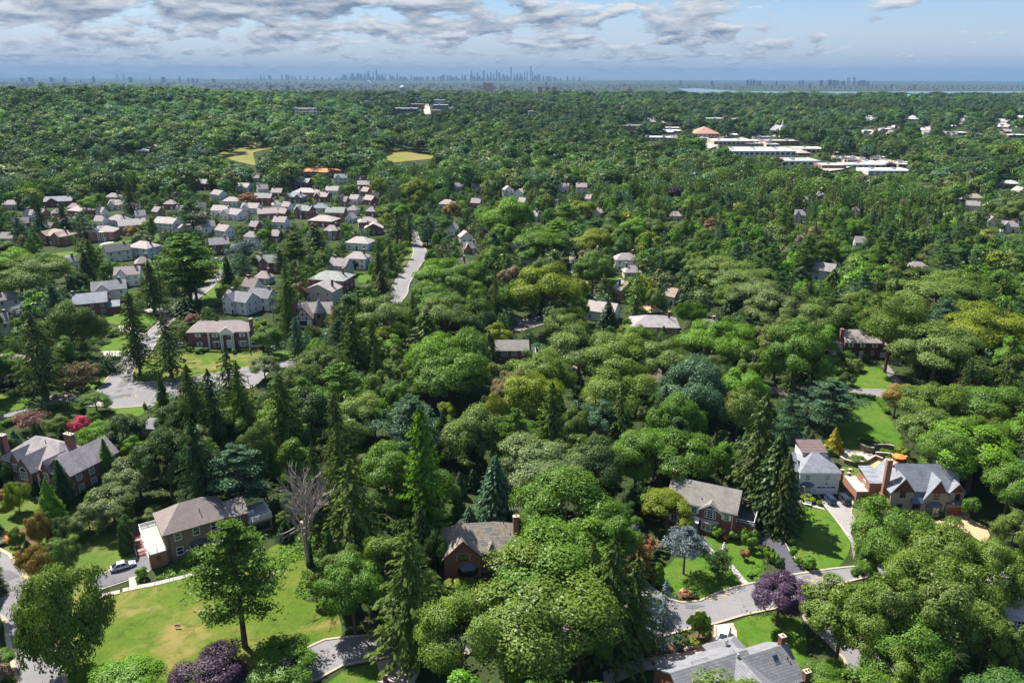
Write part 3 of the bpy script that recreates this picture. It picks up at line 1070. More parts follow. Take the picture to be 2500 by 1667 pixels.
class House:
 def __init__(self, name, label, x, y, yaw, short=None, group=None, cat='house', z=0.0):
  self.root = empty(name, (x, y, z), yaw, label, cat, group)
  self.x, self.y, self.yaw, self.z = x, y, yaw, z
  if short:
   LM.append((short, x, y))

 def g(self, lx, ly):
  return self.x + lx * math.cos(self.yaw) - ly * math.sin(self.yaw), self.y + lx * math.sin(self.yaw) + ly * math.cos(self.yaw)

 def mass(self, x0, x1, y0, y1, h, roof='hip', rise=3.0, wm=None, rm=None, ov=0.4, z0=0.0, trim=None, zb=-0.5, gable_m=None):
  wm, rm, r = wm or BRICK, rm or RF['slate'], self.root
  zb = z0 if z0 > 0 else zb
  mb = MB()
  mb.poly([(x0, y0, zb), (x1, y0, zb), (x1, y0, h), (x0, y0, h)])
  mb.poly([(x1, y0, zb), (x1, y1, zb), (x1, y1, h), (x1, y0, h)])
  mb.poly([(x1, y1, zb), (x0, y1, zb), (x0, y1, h), (x1, y1, h)])
  mb.poly([(x0, y1, zb), (x0, y0, zb), (x0, y0, h), (x0, y1, h)])
  if z0 > 0:
   mb.poly([(x0, y1, zb), (x1, y1, zb), (x1, y0, zb), (x0, y0, zb)])
  xm, ym = (x0 + x1) / 2, (y0 + y1) / 2
  gm = MB()
  gt = gm if gable_m else mb
  if roof == 'gx':
   gt.poly([(x0, y1, h), (x0, y0, h), (x0, ym, h + rise)])
   gt.poly([(x1, y0, h), (x1, y1, h), (x1, ym, h + rise)])
  elif roof == 'gy':
   gt.poly([(x0, y0, h), (x1, y0, h), (xm, y0, h + rise)])
   gt.poly([(x1, y1, h), (x0, y1, h), (xm, y1, h + rise)])
  mb.obj('wall', wm, r)
  if gable_m:
   gm.obj('gable', gable_m, r)
  rb = MB()
  T = 0.22
  if roof in ('gx', 'gy'):
   L = (y1 - y0) / 2 if roof == 'gx' else (x1 - x0) / 2
   s = rise / L
   e, oe = 0.02, ov
   prof = [(-L - oe, -s * oe), (0, rise), (L + oe, -s * oe), (L + oe, -s * oe + T), (0, rise + T * math.sqrt(1 + s * s)), (-L - oe, -s * oe + T)]
   if roof == 'gx':
    pts = [(x0 - ov * 0.7, ym + a, h + b + e) for a, b in prof]
    rb.prism(pts, (x1 - x0 + ov * 1.4, 0, 0))
   else:
    pts = [(xm + a, y0 - ov * 0.7, h + b + e) for a, b in prof]
    rb.prism(pts, (0, y1 - y0 + ov * 1.4, 0))
  elif roof == 'hip':
   a0, a1, b0, b1 = x0 - ov, x1 + ov, y0 - ov, y1 + ov
   zz = h - 0.02
   if (a1 - a0) >= (b1 - b0):
    k = (b1 - b0) / 2
    p, q = (a0 + k * 0.92, ym, h + rise), (a1 - k * 0.92, ym, h + rise)
    c = [(a0, b0, zz), (a1, b0, zz), (a1, b1, zz), (a0, b1, zz)]
    rb.poly([c[0], c[1], q, p])
    rb.poly([c[1], c[2], q])
    rb.poly([c[2], c[3], p, q])
    rb.poly([c[3], c[0], p])
   else:
    k = (a1 - a0) / 2
    p, q = (xm, b0 + k * 0.92, h + rise), (xm, b1 - k * 0.92, h + rise)
    c = [(a0, b0, zz), (a1, b0, zz), (a1, b1, zz), (a0, b1, zz)]
    rb.poly([c[0], c[1], p])
    rb.poly([c[1], c[2], q, p])
    rb.poly([c[2], c[3], q])
    rb.poly([c[3], c[0], p, q])
   d = [(v[0], v[1], zz - 0.2) for v in c]
   for i in range(4):
    j = (i + 1) % 4
    rb.poly([d[i], d[j], c[j], c[i]])
   rb.poly([d[3], d[2], d[1], d[0]])
  elif roof == 'flat':
   rb.box(x0 - ov, y0 - ov, h + 0.004, x1 + ov, y1 + ov, h + 0.26)
  elif roof == 'shed':          # low in front, high at the back
   rb.prism([(x0 - ov, y0 - ov, h - 0.05), (x0 - ov, y1, h + rise), (x0 - ov, y1, h + rise + T), (x0 - ov, y0 - ov, h - 0.05 + T)], (x1 - x0 + 2 * ov, 0, 0))
  ro = rb.obj('roof', rm, r)
  self.last = ro
  if trim and roof in ('gx', 'gy', 'hip'):
   tb = MB()
   z = h - 0.16
   o = ov + 0.03
   tb.box(x0 - o, y0 - o, z - 0.12, x1 + o, y0 - o + 0.12, z + 0.07)
   tb.obj('eaves_board', trim, r)
  return ro

 def chim(self, ro, x, y, z0, z1, w_=0.9, d=0.7, mat=None, pots=2):
  mb = MB()
  mb.box(x - w_ / 2, y - d / 2, z0, x + w_ / 2, y + d / 2, z1)
  mb.box(x - w_ / 2 - 0.08, y - d / 2 - 0.08, z1, x + w_ / 2 + 0.08, y + d / 2 + 0.08, z1 + 0.16, 1)
  for i in range(pots):
   px_ = x - w_ / 2 + w_ * (i + 0.5) / pots
   mb.tube([(px_, y, z1 + 0.16), (px_, y, z1 + 0.5)], [0.15, 0.12], 8, 2)
  return mb.obj('chimney', [mat or BRICK, CONC, TERRA], ro)

 def face(self, f):
  k, c = f
  return {'f': (lambda s: (s, c), 0.0), 'b': (lambda s: (s, c), math.pi), 'r': (lambda s: (c, s), math.pi / 2), 'l': (lambda s: (c, s), -math.pi / 2)}[k]

 def win(self, f, s, z, w_=1.1, h=1.5, nx=2, nz=4, fm=None, shut=None, glass=None, one=False, arch=False):
  fn, rz = self.face(f)
  x, y = fn(s)
  fm = fm or TRIM
  glass = glass or GLASS
  o = place('window', window_mesh(w_, h, nx, nz, fm, glass if one else None), self.root, (x, y, z), rz)
  if not one:
   me = simple_mesh(('pane', round(w_, 2), round(h, 2), glass.name), lambda mb: mb.box(-w_ / 2, -0.03, 0, w_ / 2, -0.01, h), glass, 'pane')
   place('pane', me, o)
  if arch:
   def fa(mb):
    pts = [(w_ / 2 * math.cos(math.pi * i / 8), -0.06, h + 0.1 + w_ / 2 * math.sin(math.pi * i / 8)) for i in range(9)]
    mb.prism(pts, (0, 0.05, 0), 1)
    for i in range(8):
     a, b = pts[i], pts[i + 1]
     mb.prism([a, b, (b[0] * 1.16, b[1], h + 0.1 + (b[2] - h - 0.1) * 1.16), (a[0] * 1.16, a[1], h + 0.1 + (a[2] - h - 0.1) * 1.16)], (0, -0.05, 0))
   place('arched_light', simple_mesh(('arch', w_, h, fm.name), fa, [fm, glass], 'arched_light'), o)
  if shut:
   sw = w_ * 0.46
   me = simple_mesh(('shut', round(sw, 2), round(h, 2), shut.name), lambda mb: (mb.box(-sw / 2, -0.07, 0, sw / 2, 0.01, h), mb.box(-sw / 2 + .07, -0.085, 0.08, sw / 2 - .07, -0.06, h * .46), mb.box(-sw / 2 + .07, -0.085, h * .54, sw / 2 - .07, -0.06, h - .08)), shut, 'shutter')
   for sg in (-1, 1):
    dx = sg * (w_ / 2 + 0.13 + sw / 2)
    place('shutter', me, self.root, (x + dx * math.cos(rz), y + dx * math.sin(rz), z), rz)
  return o

 def door(self, f, s, w_=1.0, h=2.1, mat=None, trim=None, z=0.0):
  fn, rz = self.face(f)
  x, y = fn(s)

  def fd(mb):
   mb.box(-w_ / 2, -0.06, 0, w_ / 2, 0.01, h)
   for i in (-1, 1):
    for a, b in ((0.12, 0.9), (1.02, 1.9)):
     mb.box(i * w_ / 4 - w_ * 0.17, -0.085, a, i * w_ / 4 + w_ * 0.17, -0.05, b)
  o = place('door', simple_mesh(('door', w_, (mat or TRIM).name), fd, mat or TRIM, 'door'), self.root, (x, y, z), rz)

  def ff(mb):
   mb.box(-w_ / 2 - 0.16, -0.1, 0, -w_ / 2, 0.01, h + 0.02)
   mb.box(w_ / 2, -0.1, 0, w_ / 2 + 0.16, 0.01, h + 0.02)
   mb.box(-w_ / 2 - 0.22, -0.12, h + 0.02, w_ / 2 + 0.22, 0.01, h + 0.26)
  place('door_frame', simple_mesh(('doorf', w_, (trim or TRIM).name), ff, trim or TRIM, 'door_frame'), o)
  place('handle', simple_mesh('handle', lambda mb: mb.ball((0.36, -0.12, 1.0), 0.05, 6, 4), BLACK, 'handle'), o)
  return o

 def garage(self, f, s, w_=4.9, h=2.3, mat=None, lights=True, z=0.0):
  fn, rz = self.face(f)
  x, y = fn(s)
  g = mat or TRIM
  o = place('garage_door', simple_mesh(('gar', w_, g.name), lambda mb: mb.box(-w_ / 2, -0.03, 0, w_ / 2, 0.01, h), g, 'garage_door'), self.root, (x, y, z), rz)
  n = 4
  for k in range(n):
   me = simple_mesh(('garp', w_, g.name), lambda mb: mb.box(-w_ / 2 + 0.03, -0.07, 0.02, w_ / 2 - 0.03, -0.031, h / n - 0.03), g, 'panel')
   place('panel', me, o, (0, 0, h / n * k))
  if lights:
   for k in range(4):
    me = simple_mesh(('garl', w_), lambda mb: mb.box(-w_ / 8 + 0.08, -0.1, 0.1, w_ / 8 - 0.08, -0.071, h / n - 0.1), GLASS, 'pane')
    place('pane', me, o, (-w_ / 2 + w_ * (k + 0.5) / 4, 0, h * 3 / n))
  return o

 def rail(self, pts, h=1.0, mat=None, n_mid=2, step=1.5):
  mat = mat or TRIM
  mb = MB()
  root = None
  for a, b in zip(pts[:-1], pts[1:]):
   a, b = Vector(a), Vector(b)
   d = b - a
   for z, r in [(h, 0.06)] + [(h * (i + 1) / (n_mid + 1), 0.035) for i in range(n_mid)]:
    mb.tube([a + Vector((0, 0, z)), b + Vector((0, 0, z))], r, 4)
  root = mb.obj('railing', mat, self.root)
  me = simple_mesh(('post', h, mat.name), lambda q: q.box(-0.06, -0.06, 0, 0.06, 0.06, h + 0.08), mat, 'post')
  for a, b in zip(pts[:-1], pts[1:]):
   a, b = Vector(a), Vector(b)
   k = max(1, int((b - a).length / step))
   for i in range(k + 1):
    if i == k and b != Vector(pts[-1]):
     continue
    place('post', me, root, tuple(a.lerp(b, i / k)))
  return root

 def bay(self, xc, yf, z0, w_, d, h, fm=None, rm=None, glass=None, nx=2, base=True, rise=0.8, wm=None):
  fm, rm, glass = fm or TRIM, rm or LEAD, glass or GLASS
  P = [(xc - w_ / 2, yf), (xc - w_ / 4 * 1.05, yf - d), (xc + w_ / 4 * 1.05, yf - d), (xc + w_ / 2, yf)]
  mb = MB()
  for (ax, ay), (bx, by) in zip(P[:-1], P[1:]):
   L = math.hypot(bx - ax, by - ay)
   ux, uy = (bx - ax) / L, (by - ay) / L
   nx_, ny_ = uy, -ux
   for s0, s1, za, zb in ((0, 0.14, z0, z0 + h), (L - 0.14, L, z0, z0 + h), (0.14, L - 0.14, z0, z0 + 0.14), (0.14, L - 0.14, z0 + h - 0.16, z0 + h)):
    mb.prism([(ax + ux * s0, ay + uy * s0, za), (ax + ux * s1, ay + uy * s1, za), (ax + ux * s1, ay + uy * s1, zb), (ax + ux * s0, ay + uy * s0, zb)], (-nx_ * 0.1, -ny_ * 0.1, 0))
   for i in range(1, nx):
    s0 = 0.14 + (L - 0.28) * i / nx
    mb.prism([(ax + ux * (s0 - .03), ay + uy * (s0 - .03), z0 + .14), (ax + ux * (s0 + .03), ay + uy * (s0 + .03), z0 + .14), (ax + ux * (s0 + .03), ay + uy * (s0 + .03), z0 + h - .16), (ax + ux * (s0 - .03), ay + uy * (s0 - .03), z0 + h - .16)], (-nx_ * 0.08, -ny_ * 0.08, 0))
  o = mb.obj('bay_window', fm, self.root)
  for (ax, ay), (bx, by) in zip(P[:-1], P[1:]):
   L = math.hypot(bx - ax, by - ay)
   ux, uy = (bx - ax) / L, (by - ay) / L
   nx_, ny_ = uy, -ux
   gb = MB()
   q = 0.06
   gb.poly([(ax + ux * .14 - nx_ * q, ay + uy * .14 - ny_ * q, z0 + .14), (bx - ux * .14 - nx_ * q, by - uy * .14 - ny_ * q, z0 + .14), (bx - ux * .14 - nx_ * q, by - uy * .14 - ny_ * q, z0 + h - .16), (ax + ux * .14 - nx_ * q, ay + uy * .14 - ny_ * q, z0 + h - .16)])
   gb.obj('pane', glass, o)
  rb = MB()
  e = 0.22
  Q = [(xc - w_ / 2 - e, yf), (xc - w_ / 4 * 1.05 - e * .5, yf - d - e), (xc + w_ / 4 * 1.05 + e * .5, yf - d - e), (xc + w_ / 2 + e, yf)]
  zt = z0 + h
  A, B = (xc - w_ / 5, yf, zt + rise), (xc + w_ / 5, yf, zt + rise)
  q = [(a, b, zt + 0.02) for a, b in Q]
  rb.poly([q[0], q[1], A])
  rb.poly([q[1], q[2], B, A])
  rb.poly([q[2], q[3], B])
  lo = [(a, b, zt - 0.1) for a, b in Q]
  for i in range(3):
   rb.poly([lo[i], lo[i + 1], q[i + 1], q[i]])
  rb.poly([lo[3], lo[2], lo[1], lo[0]])
  rb.obj('bay_roof', rm, o)
  if base:
   bb = MB()
   for (ax, ay), (bx, by) in zip(P[:-1], P[1:]):
    bb.poly([(ax, ay, -0.3), (bx, by, -0.3), (bx, by, z0), (ax, ay, z0)])
   bb.obj('bay_base', wm or BRICK, o)
  return o

 def column(self, x, y, h, r=0.24, mat=None):
  def fc(mb):
   mb.tube([(0, 0, 0.2), (0, 0, h - 0.25)], [r, r * 0.85], 12)
   mb.box(-r * 1.25, -r * 1.25, 0, r * 1.25, r * 1.25, 0.2)
   mb.box(-r * 1.2, -r * 1.2, h - 0.25, r * 1.2, r * 1.2, h)
  return place('column', simple_mesh(('col', h, r), fc, mat or TRIM, 'column'), self.root, (x, y, 0))

 def board(self, x0, y0, z0, x1, y1, z1, mat, name='board'):
  mb = MB()
  mb.box(x0, y0, z0, x1, y1, z1)
  return mb.obj(name, mat, self.root)

 def part(self, name, mat, fn, parent=None, smooth=False):
  mb = MB()
  fn(mb)
  return mb.obj(name, mat, parent or self.root, smooth=smooth)

 def skylight(self, ro, x, y, z, w_=0.9, slope=0.6, rz=0.0):
  me = simple_mesh(('sky', w_, slope), lambda mb: (mb.prism([(-w_ / 2, -.6, -.6 * slope + .12), (w_ / 2, -.6, -.6 * slope + .12), (w_ / 2, .6, .6 * slope + .12), (-w_ / 2, .6, .6 * slope + .12)], (0, 0, .16)),
               mb.prism([(-w_ / 2 + .1, -.5, -.5 * slope + .285), (w_ / 2 - .1, -.5, -.5 * slope + .285), (w_ / 2 - .1, .5, .5 * slope + .285), (-w_ / 2 + .1, .5, .5 * slope + .285)], (0, 0, .02), 1)), [METAL, GLASS], 'skylight')
  return place('skylight', me, ro, (x, y, z), rz)

 def vent(self, ro, x, y, z, big=False):
  if big:
   me = simple_mesh('vent_big', lambda mb: (mb.tube([(0, 0, -.3), (0, 0, .7)], .2, 8), mb.ball((0, 0, .8), (.34, .34, .26), 8, 5)), METAL, 'roof_vent')
  else:
   me = simple_mesh('vent', lambda mb: (mb.tube([(0, 0, -.3), (0, 0, .5)], .09, 6), mb.box(-.12, -.12, .5, .12, .12, .56)), BLACK, 'roof_vent')
  return place('roof_vent', me, ro, (x, y, z))


def frame(c, a, b, z):
 p, q = at(c, *a, z), at(c, *b, z)
 return p.x, p.y, math.atan2(q.y - p.y, q.x - p.x), math.hypot(q.x - p.x, q.y - p.y)


def build_near_houses():
 # --- brick mansion at the left edge
 x, y, yw, L = frame('Y1', (130, 650), (1000, 890), 6.2)
 h = House('brick_mansion', 'long brick mansion with grey slate roof, front gables and two broad chimneys', x, y, yw, 'brick mansion')
 r0 = h.mass(-2.6, 17, 0.3, 12.3, 6.2, 'hip', 4.4, BRICKP, RF['slate'], trim=TRIM)
 r1 = h.mass(13.2, 21, 0.6, 14.0, 6.2, 'gy', 3.4, BRICKP, RF['slate'], ov=0.35)
 for xc, w_, yp, e, ri in ((3.2, 3.0, -0.25, 6.7, 2.2), (8.6, 5.0, -1.9, 6.0, 3.2), (13.8, 2.6, -0.2, 6.6, 2.0)):
  h.mass(xc - w_ / 2, xc + w_ / 2, yp, 5.5, e, 'gy', ri, BRICKP, RF['slate'], ov=0.25)
 h.chim(r0, 13.4, 7.6, 7.5, 12.4, 2.6, 1.1, BRICKP, 3)
 h.chim(r0, -2.7, 1.8, 0, 11.6, 1.8, 1.2, BRICKP, 1)
 h.vent(r0, 7.5, 5.4, 10.1)
 h.vent(r1, 16.4, 9, 9.2)
 h.win(('f', -0.25), 3.2, 4.0, 1.9, 1.9, 4, 4)
 h.win(('f', -1.9), 8.4, 3.8, 2.1, 1.9, 4, 4, arch=True)
 h.win(('f', -0.2), 13.8, 3.9, 1.3, 1.8, 3, 4)
 h.bay(3.4, 0.3, 0.8, 3.6, 1.1, 1.9, TRIM, LEAD, nx=3, wm=BRICKP)
 h.bay(17.2, 0.6, 0.8, 3.4, 1.0, 1.9, TRIM, METAL, nx=3, wm=BRICKP)
 h.door(('f', -1.9), 7.4, 1.2, 2.3, WOODD)
 for s in (2.8, 6.2, 12.2):
  h.win(('r', 21), s, 4.1, 1.25, 1.7, 3, 4)
  h.win(('r', 21), s + 0.1, 0.9, 1.25, 1.8, 3, 4)
 h.part('front_steps', CONC, lambda mb: [mb.box(6.2, -2.6 - i * 0.5, -0.2, 8.8, -1.9 - i * 0.5, 0.45 - i * 0.15) for i in range(3)])
 # --- stone house with roof terraces
 x, y, yw, L = frame('Y2', (510, 785), (1620, 465), 6.7)
 h = House('stone_house', 'tan stone house with hip roof and white railed terraces at both ends', x, y, yw, 'tan stone house')
 r0 = h.mass(0.3, 13.3, 0.3, 9.9, 6.6, 'hip', 3.6, STONE, RF['weath'], trim=REDTRIM)
 h.vent(r0, 8.0, 2.5, 8.6)
 h.mass(-3.0, 0.3, -0.4, 11.2, 3.2, 'flat', 0, BRICKO, FLATR, ov=0.12)
 h.rail([(0.2, -0.4, 3.45), (-3.0, -0.4, 3.45), (-3.0, 11.1, 3.45), (0.2, 11.1, 3.45)], 0.95, n_mid=3)
 h.mass(13.3, 17.4, 1.6, 8.6, 5.4, 'gx', 2.0, BRICKP, RF['weath'], ov=0.3)
 h.mass(17.4, 22.2, 0.7, 8.0, 3.0, 'flat', 0, STONE, FLATR, ov=0.2)
 h.rail([(17.6, 0.8, 3.26), (22.2, 0.8, 3.26), (22.2, 8.0, 3.26), (17.6, 8.0, 3.26)], 1.0, n_mid=2)
 h.part('terrace_divider', TRIM, lambda mb: (mb.box(17.7, 4.1, 3.26, 19.4, 4.2, 4.3), mb.box(19.3, 4.1, 3.26, 19.4, 6, 4.3)))
 for s in (2.9, 6.5, 10.1):
  h.win(('f', 0.3), s, 4.5, 1.15, 1.55, 1, 2)
 h.win(('f', 0.3), 2.9, 1.1, 1.2, 1.6, 1, 2)
 h.bay(6.6, 0.3, 0.9, 3.6, 0.9, 1.75, TRIM, FLATD, nx=1, wm=STONE)
 h.door(('f', 0.3), 10.6, 1.1, 2.2, TRIM)
 h.win(('f', 0.3), 10.6, 2.5, 1.1, 0.2, 1, 1, arch=True)
 h.win(('f', 1.6), 15.2, 3.6, 1.1, 1.5, 1, 2)
 h.win(('f', 1.6), 15.4, 1.0, 1.1, 1.4, 1, 2)
 h.win(('f', 0.7), 19.8, 0.9, 3.6, 1.5, 3, 1, BLACK)
 h.win(('r', 22.2), 4.0, 0.9, 4.2, 1.5, 3, 1, BLACK)
 for s in (2.0, 5.6, 9.0):
  h.garage(('l', -3.0), s, 2.7, 2.2, TRIM, False)
 h.part('downpipe', REDTRIM, lambda mb: mb.tube([(1.0, 0.2, 0), (1.0, 0.2, 6.4)], 0.07, 6))

 def wreath(mb):
  for i in range(16):
   a, b = 2 * math.pi * i / 16, 2 * math.pi * (i + 1) / 16
   mb.tube([(-1.4 + .34 * math.cos(a), -.52, 2.2 + .34 * math.sin(a)), (-1.4 + .34 * math.cos(b), -.52, 2.2 + .34 * math.sin(b))], 0.08, 5)
 wb = MB()
 wreath(wb)
 o = wb.obj('wreath', BLACK, None, (h.x, h.y, 0), yw)
 tag(o, 'dark round wreath hung on the brick terrace wall above the silver car', 'wreath')
 # --- brick cottage with the front gable
 x, y, yw, L = frame('Y3', (200, 960), (1080, 900), 4.9)
 h = House('brick_cottage', 'red brick cottage with steep front gable, dark bay window and mossy slate roof', x, y, yw, 'gabled brick cottage')
 r0 = h.mass(0.2, 15.2, 1.4, 11.0, 4.8, 'hip', 4.0, BRICK, RF['moss'], ov=0.45)
 h.mass(0.2, 7.6, 0.2, 7.5, 4.8, 'gy', 3.6, BRICK, RF['moss'], ov=0.4, trim=None)
 h.part('barge_board', REDTRIM, lambda mb: [mb.prism([(3.9 + s * 4.3, -0.12, 4.45), (3.9, -0.12, 8.62), (3.9, -0.12, 8.35), (3.9 + s * 4.05, -0.12, 4.4)], (0, -0.08, 0)) for s in (-1, 1)])
 h.part('window_surround', STONEL, lambda mb: [mb.box(2.6, 0.12, 4.1, 2.95, 0.19, 5.6), mb.box(2.95, 0.12, 5.6, 5.05, 0.19, 5.8), mb.box(5.05, 0.12, 4.1, 5.4, 0.19, 5.6)])
 h.win(('f', 0.2), 4.0, 4.2, 1.9, 1.2, 2, 1, BLACK)
 h.bay(4.9, 0.2, 0.9, 4.0, 1.2, 1.8, BLACK, LEAD, nx=1, wm=BRICK)
 h.mass(9.2, 10.4, 0.9, 3.0, 5.6, 'hip', 1.3, BRICK, RF['moss'], ov=0.18, z0=4.0)
 h.win(('f', 0.9), 9.8, 4.4, 0.8, 1.1, 2, 3)
 h.win(('f', 1.4), 11.8, 1.0, 1.2, 1.5, 2, 3)
 h.chim(r0, 15.3, 6.2, 3, 9.6, 1.2, 0.8, BRICKO, 1)
 h.vent(r0, 12.9, 7.6, 7.2)
 h.vent(r0, 14.0, 5.0, 6.0)

 def aer(mb):
  mb.tube([(15.2, 6.2, 9.9), (15.2, 6.2, 11.8)], .03, 4)
  mb.tube([(13.8, 6.2, 11.5), (16.4, 6.0, 11.7)], .03, 4)
  for i in range(5):
   mb.tube([(14.0 + .5 * i, 5.5, 11.55), (14.0 + .5 * i, 6.8, 11.6)], .02, 4)
 h.part('aerial', METAL, aer)
 # --- brick colonial with the arched centre window
 x, y, yw, L = frame('Y4', (660, 685), (1635, 900), 6.2)
 h = House('brick_colonial_house', 'red brick colonial with arched centre window, white bow window and door awning', x, y, yw, 'arched window colonial')
 r0 = h.mass(-4.2, 10.9, 0.35, 9.4, 6.1, 'gx', 3.1, BRICK, RF['taupe'], ov=0.35, trim=TRIM)
 h.mass(3.2, 7.6, 0.05, 3.5, 5.7, 'gy', 1.5, BRICK, RF['taupe'], ov=0.3)
 h.part('gable_trim', TRIM, lambda mb: [mb.prism([(5.4 + s * 2.55, -0.18, 5.5), (5.4, -0.18, 7.28), (5.4, -0.18, 7.0), (5.4 + s * 2.55, -0.18, 5.22)], (0, -0.09, 0)) for s in (-1, 1)])
 h.win(('f', 0.05), 5.4, 3.9, 1.1, 1.5, 2, 3, arch=True)
 for s in (4.45, 6.35):
  h.win(('f', 0.05), s, 3.9, 0.4, 1.4, 1, 3)
 h.win(('f', 0.35), 1.9, 4.0, 0.95, 1.35, 2, 3, shut=TRIM)
 h.win(('f', 0.35), 8.9, 4.0, 0.95, 1.35, 2, 3, shut=TRIM)
 h.win(('f', 0.35), -2.4, 4.0, 0.95, 1.35, 2, 3, shut=TRIM)
 h.win(('f', 0.35), -2.4, 1.0, 1.2, 1.5, 2, 3, shut=TRIM)
 h.door(('f', 0.35), 1.9, 1.1, 2.2, TRIM)
 for s in (1.05, 2.75):
  h.win(('f', 0.35), s, 0.5, 0.35, 1.6, 1, 3)
 h.part('door_awning', TRIM, lambda mb: mb.prism([(0.6, 0.3, 3.3), (0.6, -1.3, 2.6), (0.6, -1.3, 2.45), (0.6, 0.3, 3.1)], (2.7, 0, 0)))
 h.part('entrance_steps', CONC, lambda mb: [mb.box(0.8, -0.9 - .4 * i, -.2, 3.1, 0.3 - .4 * i, .36 - .12 * i) for i in range(3)])
 bo = h.part('bow_window', TRIM, lambda mb: [mb.prism([(5.4 + 2.1 * math.sin(a), 0.6 - 1.5 * math.cos(a), z), (5.4 + 2.1 * math.sin(b), 0.6 - 1.5 * math.cos(b), z), (5.4 + 2.1 * math.sin(b), 0.6 - 1.5 * math.cos(b), z + dz), (5.4 + 2.1 * math.sin(a), 0.6 - 1.5 * math.cos(a), z + dz)], (0, .1, 0)) for a, b in [(-1.3 + .52 * i, -1.3 + .52 * (i + 1)) for i in range(5)] for z, dz in ((0.9, .2), (2.75, .25))] + [mb.tube([(5.4 + 2.12 * math.sin(-1.3 + .52 * i), .6 - 1.52 * math.cos(-1.3 + .52 * i), .9), (5.4 + 2.12 * math.sin(-1.3 + .52 * i), .6 - 1.52 * math.cos(-1.3 + .52 * i), 2.95)], .09, 6) for i in range(6)])
 for i in range(5):
  a, b = -1.3 + .52 * i, -1.3 + .52 * (i + 1)
  h.part('pane', CURT, lambda mb: mb.poly([(5.4 + 2.05 * math.sin(a), .6 - 1.45 * math.cos(a), 1.1), (5.4 + 2.05 * math.sin(b), .6 - 1.45 * math.cos(b), 1.1), (5.4 + 2.05 * math.sin(b), .6 - 1.45 * math.cos(b), 2.75), (5.4 + 2.05 * math.sin(a), .6 - 1.45 * math.cos(a), 2.75)]), bo)

 def bowb(mb):
  ps = [(5.4 + 2.0 * math.sin(-1.3 + .26 * i), .6 - 1.4 * math.cos(-1.3 + .26 * i)) for i in range(11)]
  for a, b in zip(ps[:-1], ps[1:]):
   mb.poly([(a[0], a[1], -.3), (b[0], b[1], -.3), (b[0], b[1], .9), (a[0], a[1], .9)])
 h.part('bow_base', BRICK, bowb, bo)

 def bowr(mb):
  ps = [(5.4 + 2.3 * math.sin(-1.35 + .27 * i), .6 - 1.7 * math.cos(-1.35 + .27 * i)) for i in range(11)]
  mb.poly([(a, b, 3.02) for a, b in reversed(ps)])
  for a, b in zip(ps[:-1], ps[1:]):
   mb.poly([(a[0], a[1], 3.02), (b[0], b[1], 3.02), (b[0] * .9 + .54, b[1] * .5 + .17, 3.35), (a[0] * .9 + .54, a[1] * .5 + .17, 3.35)])
  mb.poly([(a * .9 + .54, b * .5 + .17, 3.35) for a, b in ps])
 h.part('bow_roof', PAVEP, bowr, bo)
 for s in (8.6, 12.0):
  zz = 1.2
  yy = 0.28 if s < 10 else 1.14
  h.part('round_window', TRIM, lambda mb: [mb.tube([(s + .3 * math.cos(a), yy, zz + .3 * math.sin(a)), (s + .3 * math.cos(a + .7), yy, zz + .3 * math.sin(a + .7))], .06, 5) for a in [i * .63 for i in range(10)]])
 h.part('downpipe', TRIM, lambda mb: mb.tube([(10.2, .22, 0), (10.2, .22, 5.9)], .07, 6))
 h.mass(10.9, 14.6, 1.2, 10.2, 3.2, 'flat', 0, BRICK, FLATD, ov=0.1)
 h.rail([(11.0, 1.2, 3.46), (14.6, 1.2, 3.46), (14.6, 10.2, 3.46), (11.0, 10.2, 3.46)], 0.95, n_mid=1, step=2.4)
 h.mass(-8.6, -4.2, 2.0, 8.5, 3.2, 'flat', 0, BRICK, FLATR, ov=0.15)
 h.rail([(-4.4, 2.1, 3.46), (-8.5, 2.1, 3.46), (-8.5, 8.4, 3.46), (-4.4, 8.4, 3.46)], 0.9, BLACK, n_mid=2)
 h.garage(('r', 14.6), 4.5, 4.2, 2.2, TRIM, False)
 h.chim(r0, -3.9, 4.6, 6, 11.2, 1.0, 0.8, BRICKP, 1)
 h.vent(r0, 3.1, 1.6, 6.9)
 h.part('aerial', METAL, lambda mb: (mb.tube([(-3.9, 4.6, 11.3), (-3.9, 4.6, 13.2)], .03, 4), mb.tube([(-5.0, 4.6, 13.4), (-2.6, 4.6, 12.9)], .03, 4), mb.tube([(-4.5, 3.8, 13.2), (-4.2, 5.4, 13.2)], .025, 4)))
 # --- grey roofed house cut by the lower edge
 x, y, yw, L = frame('Y5', (310, 690), (1230, 410), 8.4)
 h = House('grey_roofed_house', 'large grey shingled house with skylights and a white car beside its wall', x, y, yw, 'lower edge grey house')
 r0 = h.mass(-1.0, 12.5, -5.0, 4.6, 5.4, 'gx', 3.0, BRICKO, RF['grey'], ov=0.5, trim=TRIM)
 r1 = h.mass(11.5, 20.0, -5.2, 3.2, 5.0, 'gx', 3.0, BRICKO, RF['grey'], ov=0.45, trim=TRIM)
 r2 = h.mass(7.0, 14.5, -9.5, 0.5, 5.4, 'gy', 2.9, BRICKO, RF['grey'], ov=0.45)
 r3 = h.mass(10.2, 16.0, 0.0, 6.8, 4.6, 'hip', 2.3, BRICKO, RF['grey'], ov=0.4)
 h.mass(3.4, 6.0, -3.0, 1.0, 7.2, 'shed', 0.9, CREAM, RF['grey'], ov=0.2, z0=5.0)
 h.win(('f', -3.0), 4.7, 6.1, 1.5, 0.9, 2, 1, BLACK)
 h.skylight(r2, 9.0, -4.5, 7.05, 1.0, 0.0)
 h.skylight(r1, 17.0, -2.4, 7.05, 1.1, 0.7)
 h.vent(r2, 10.6, -1.0, 8.2, True)
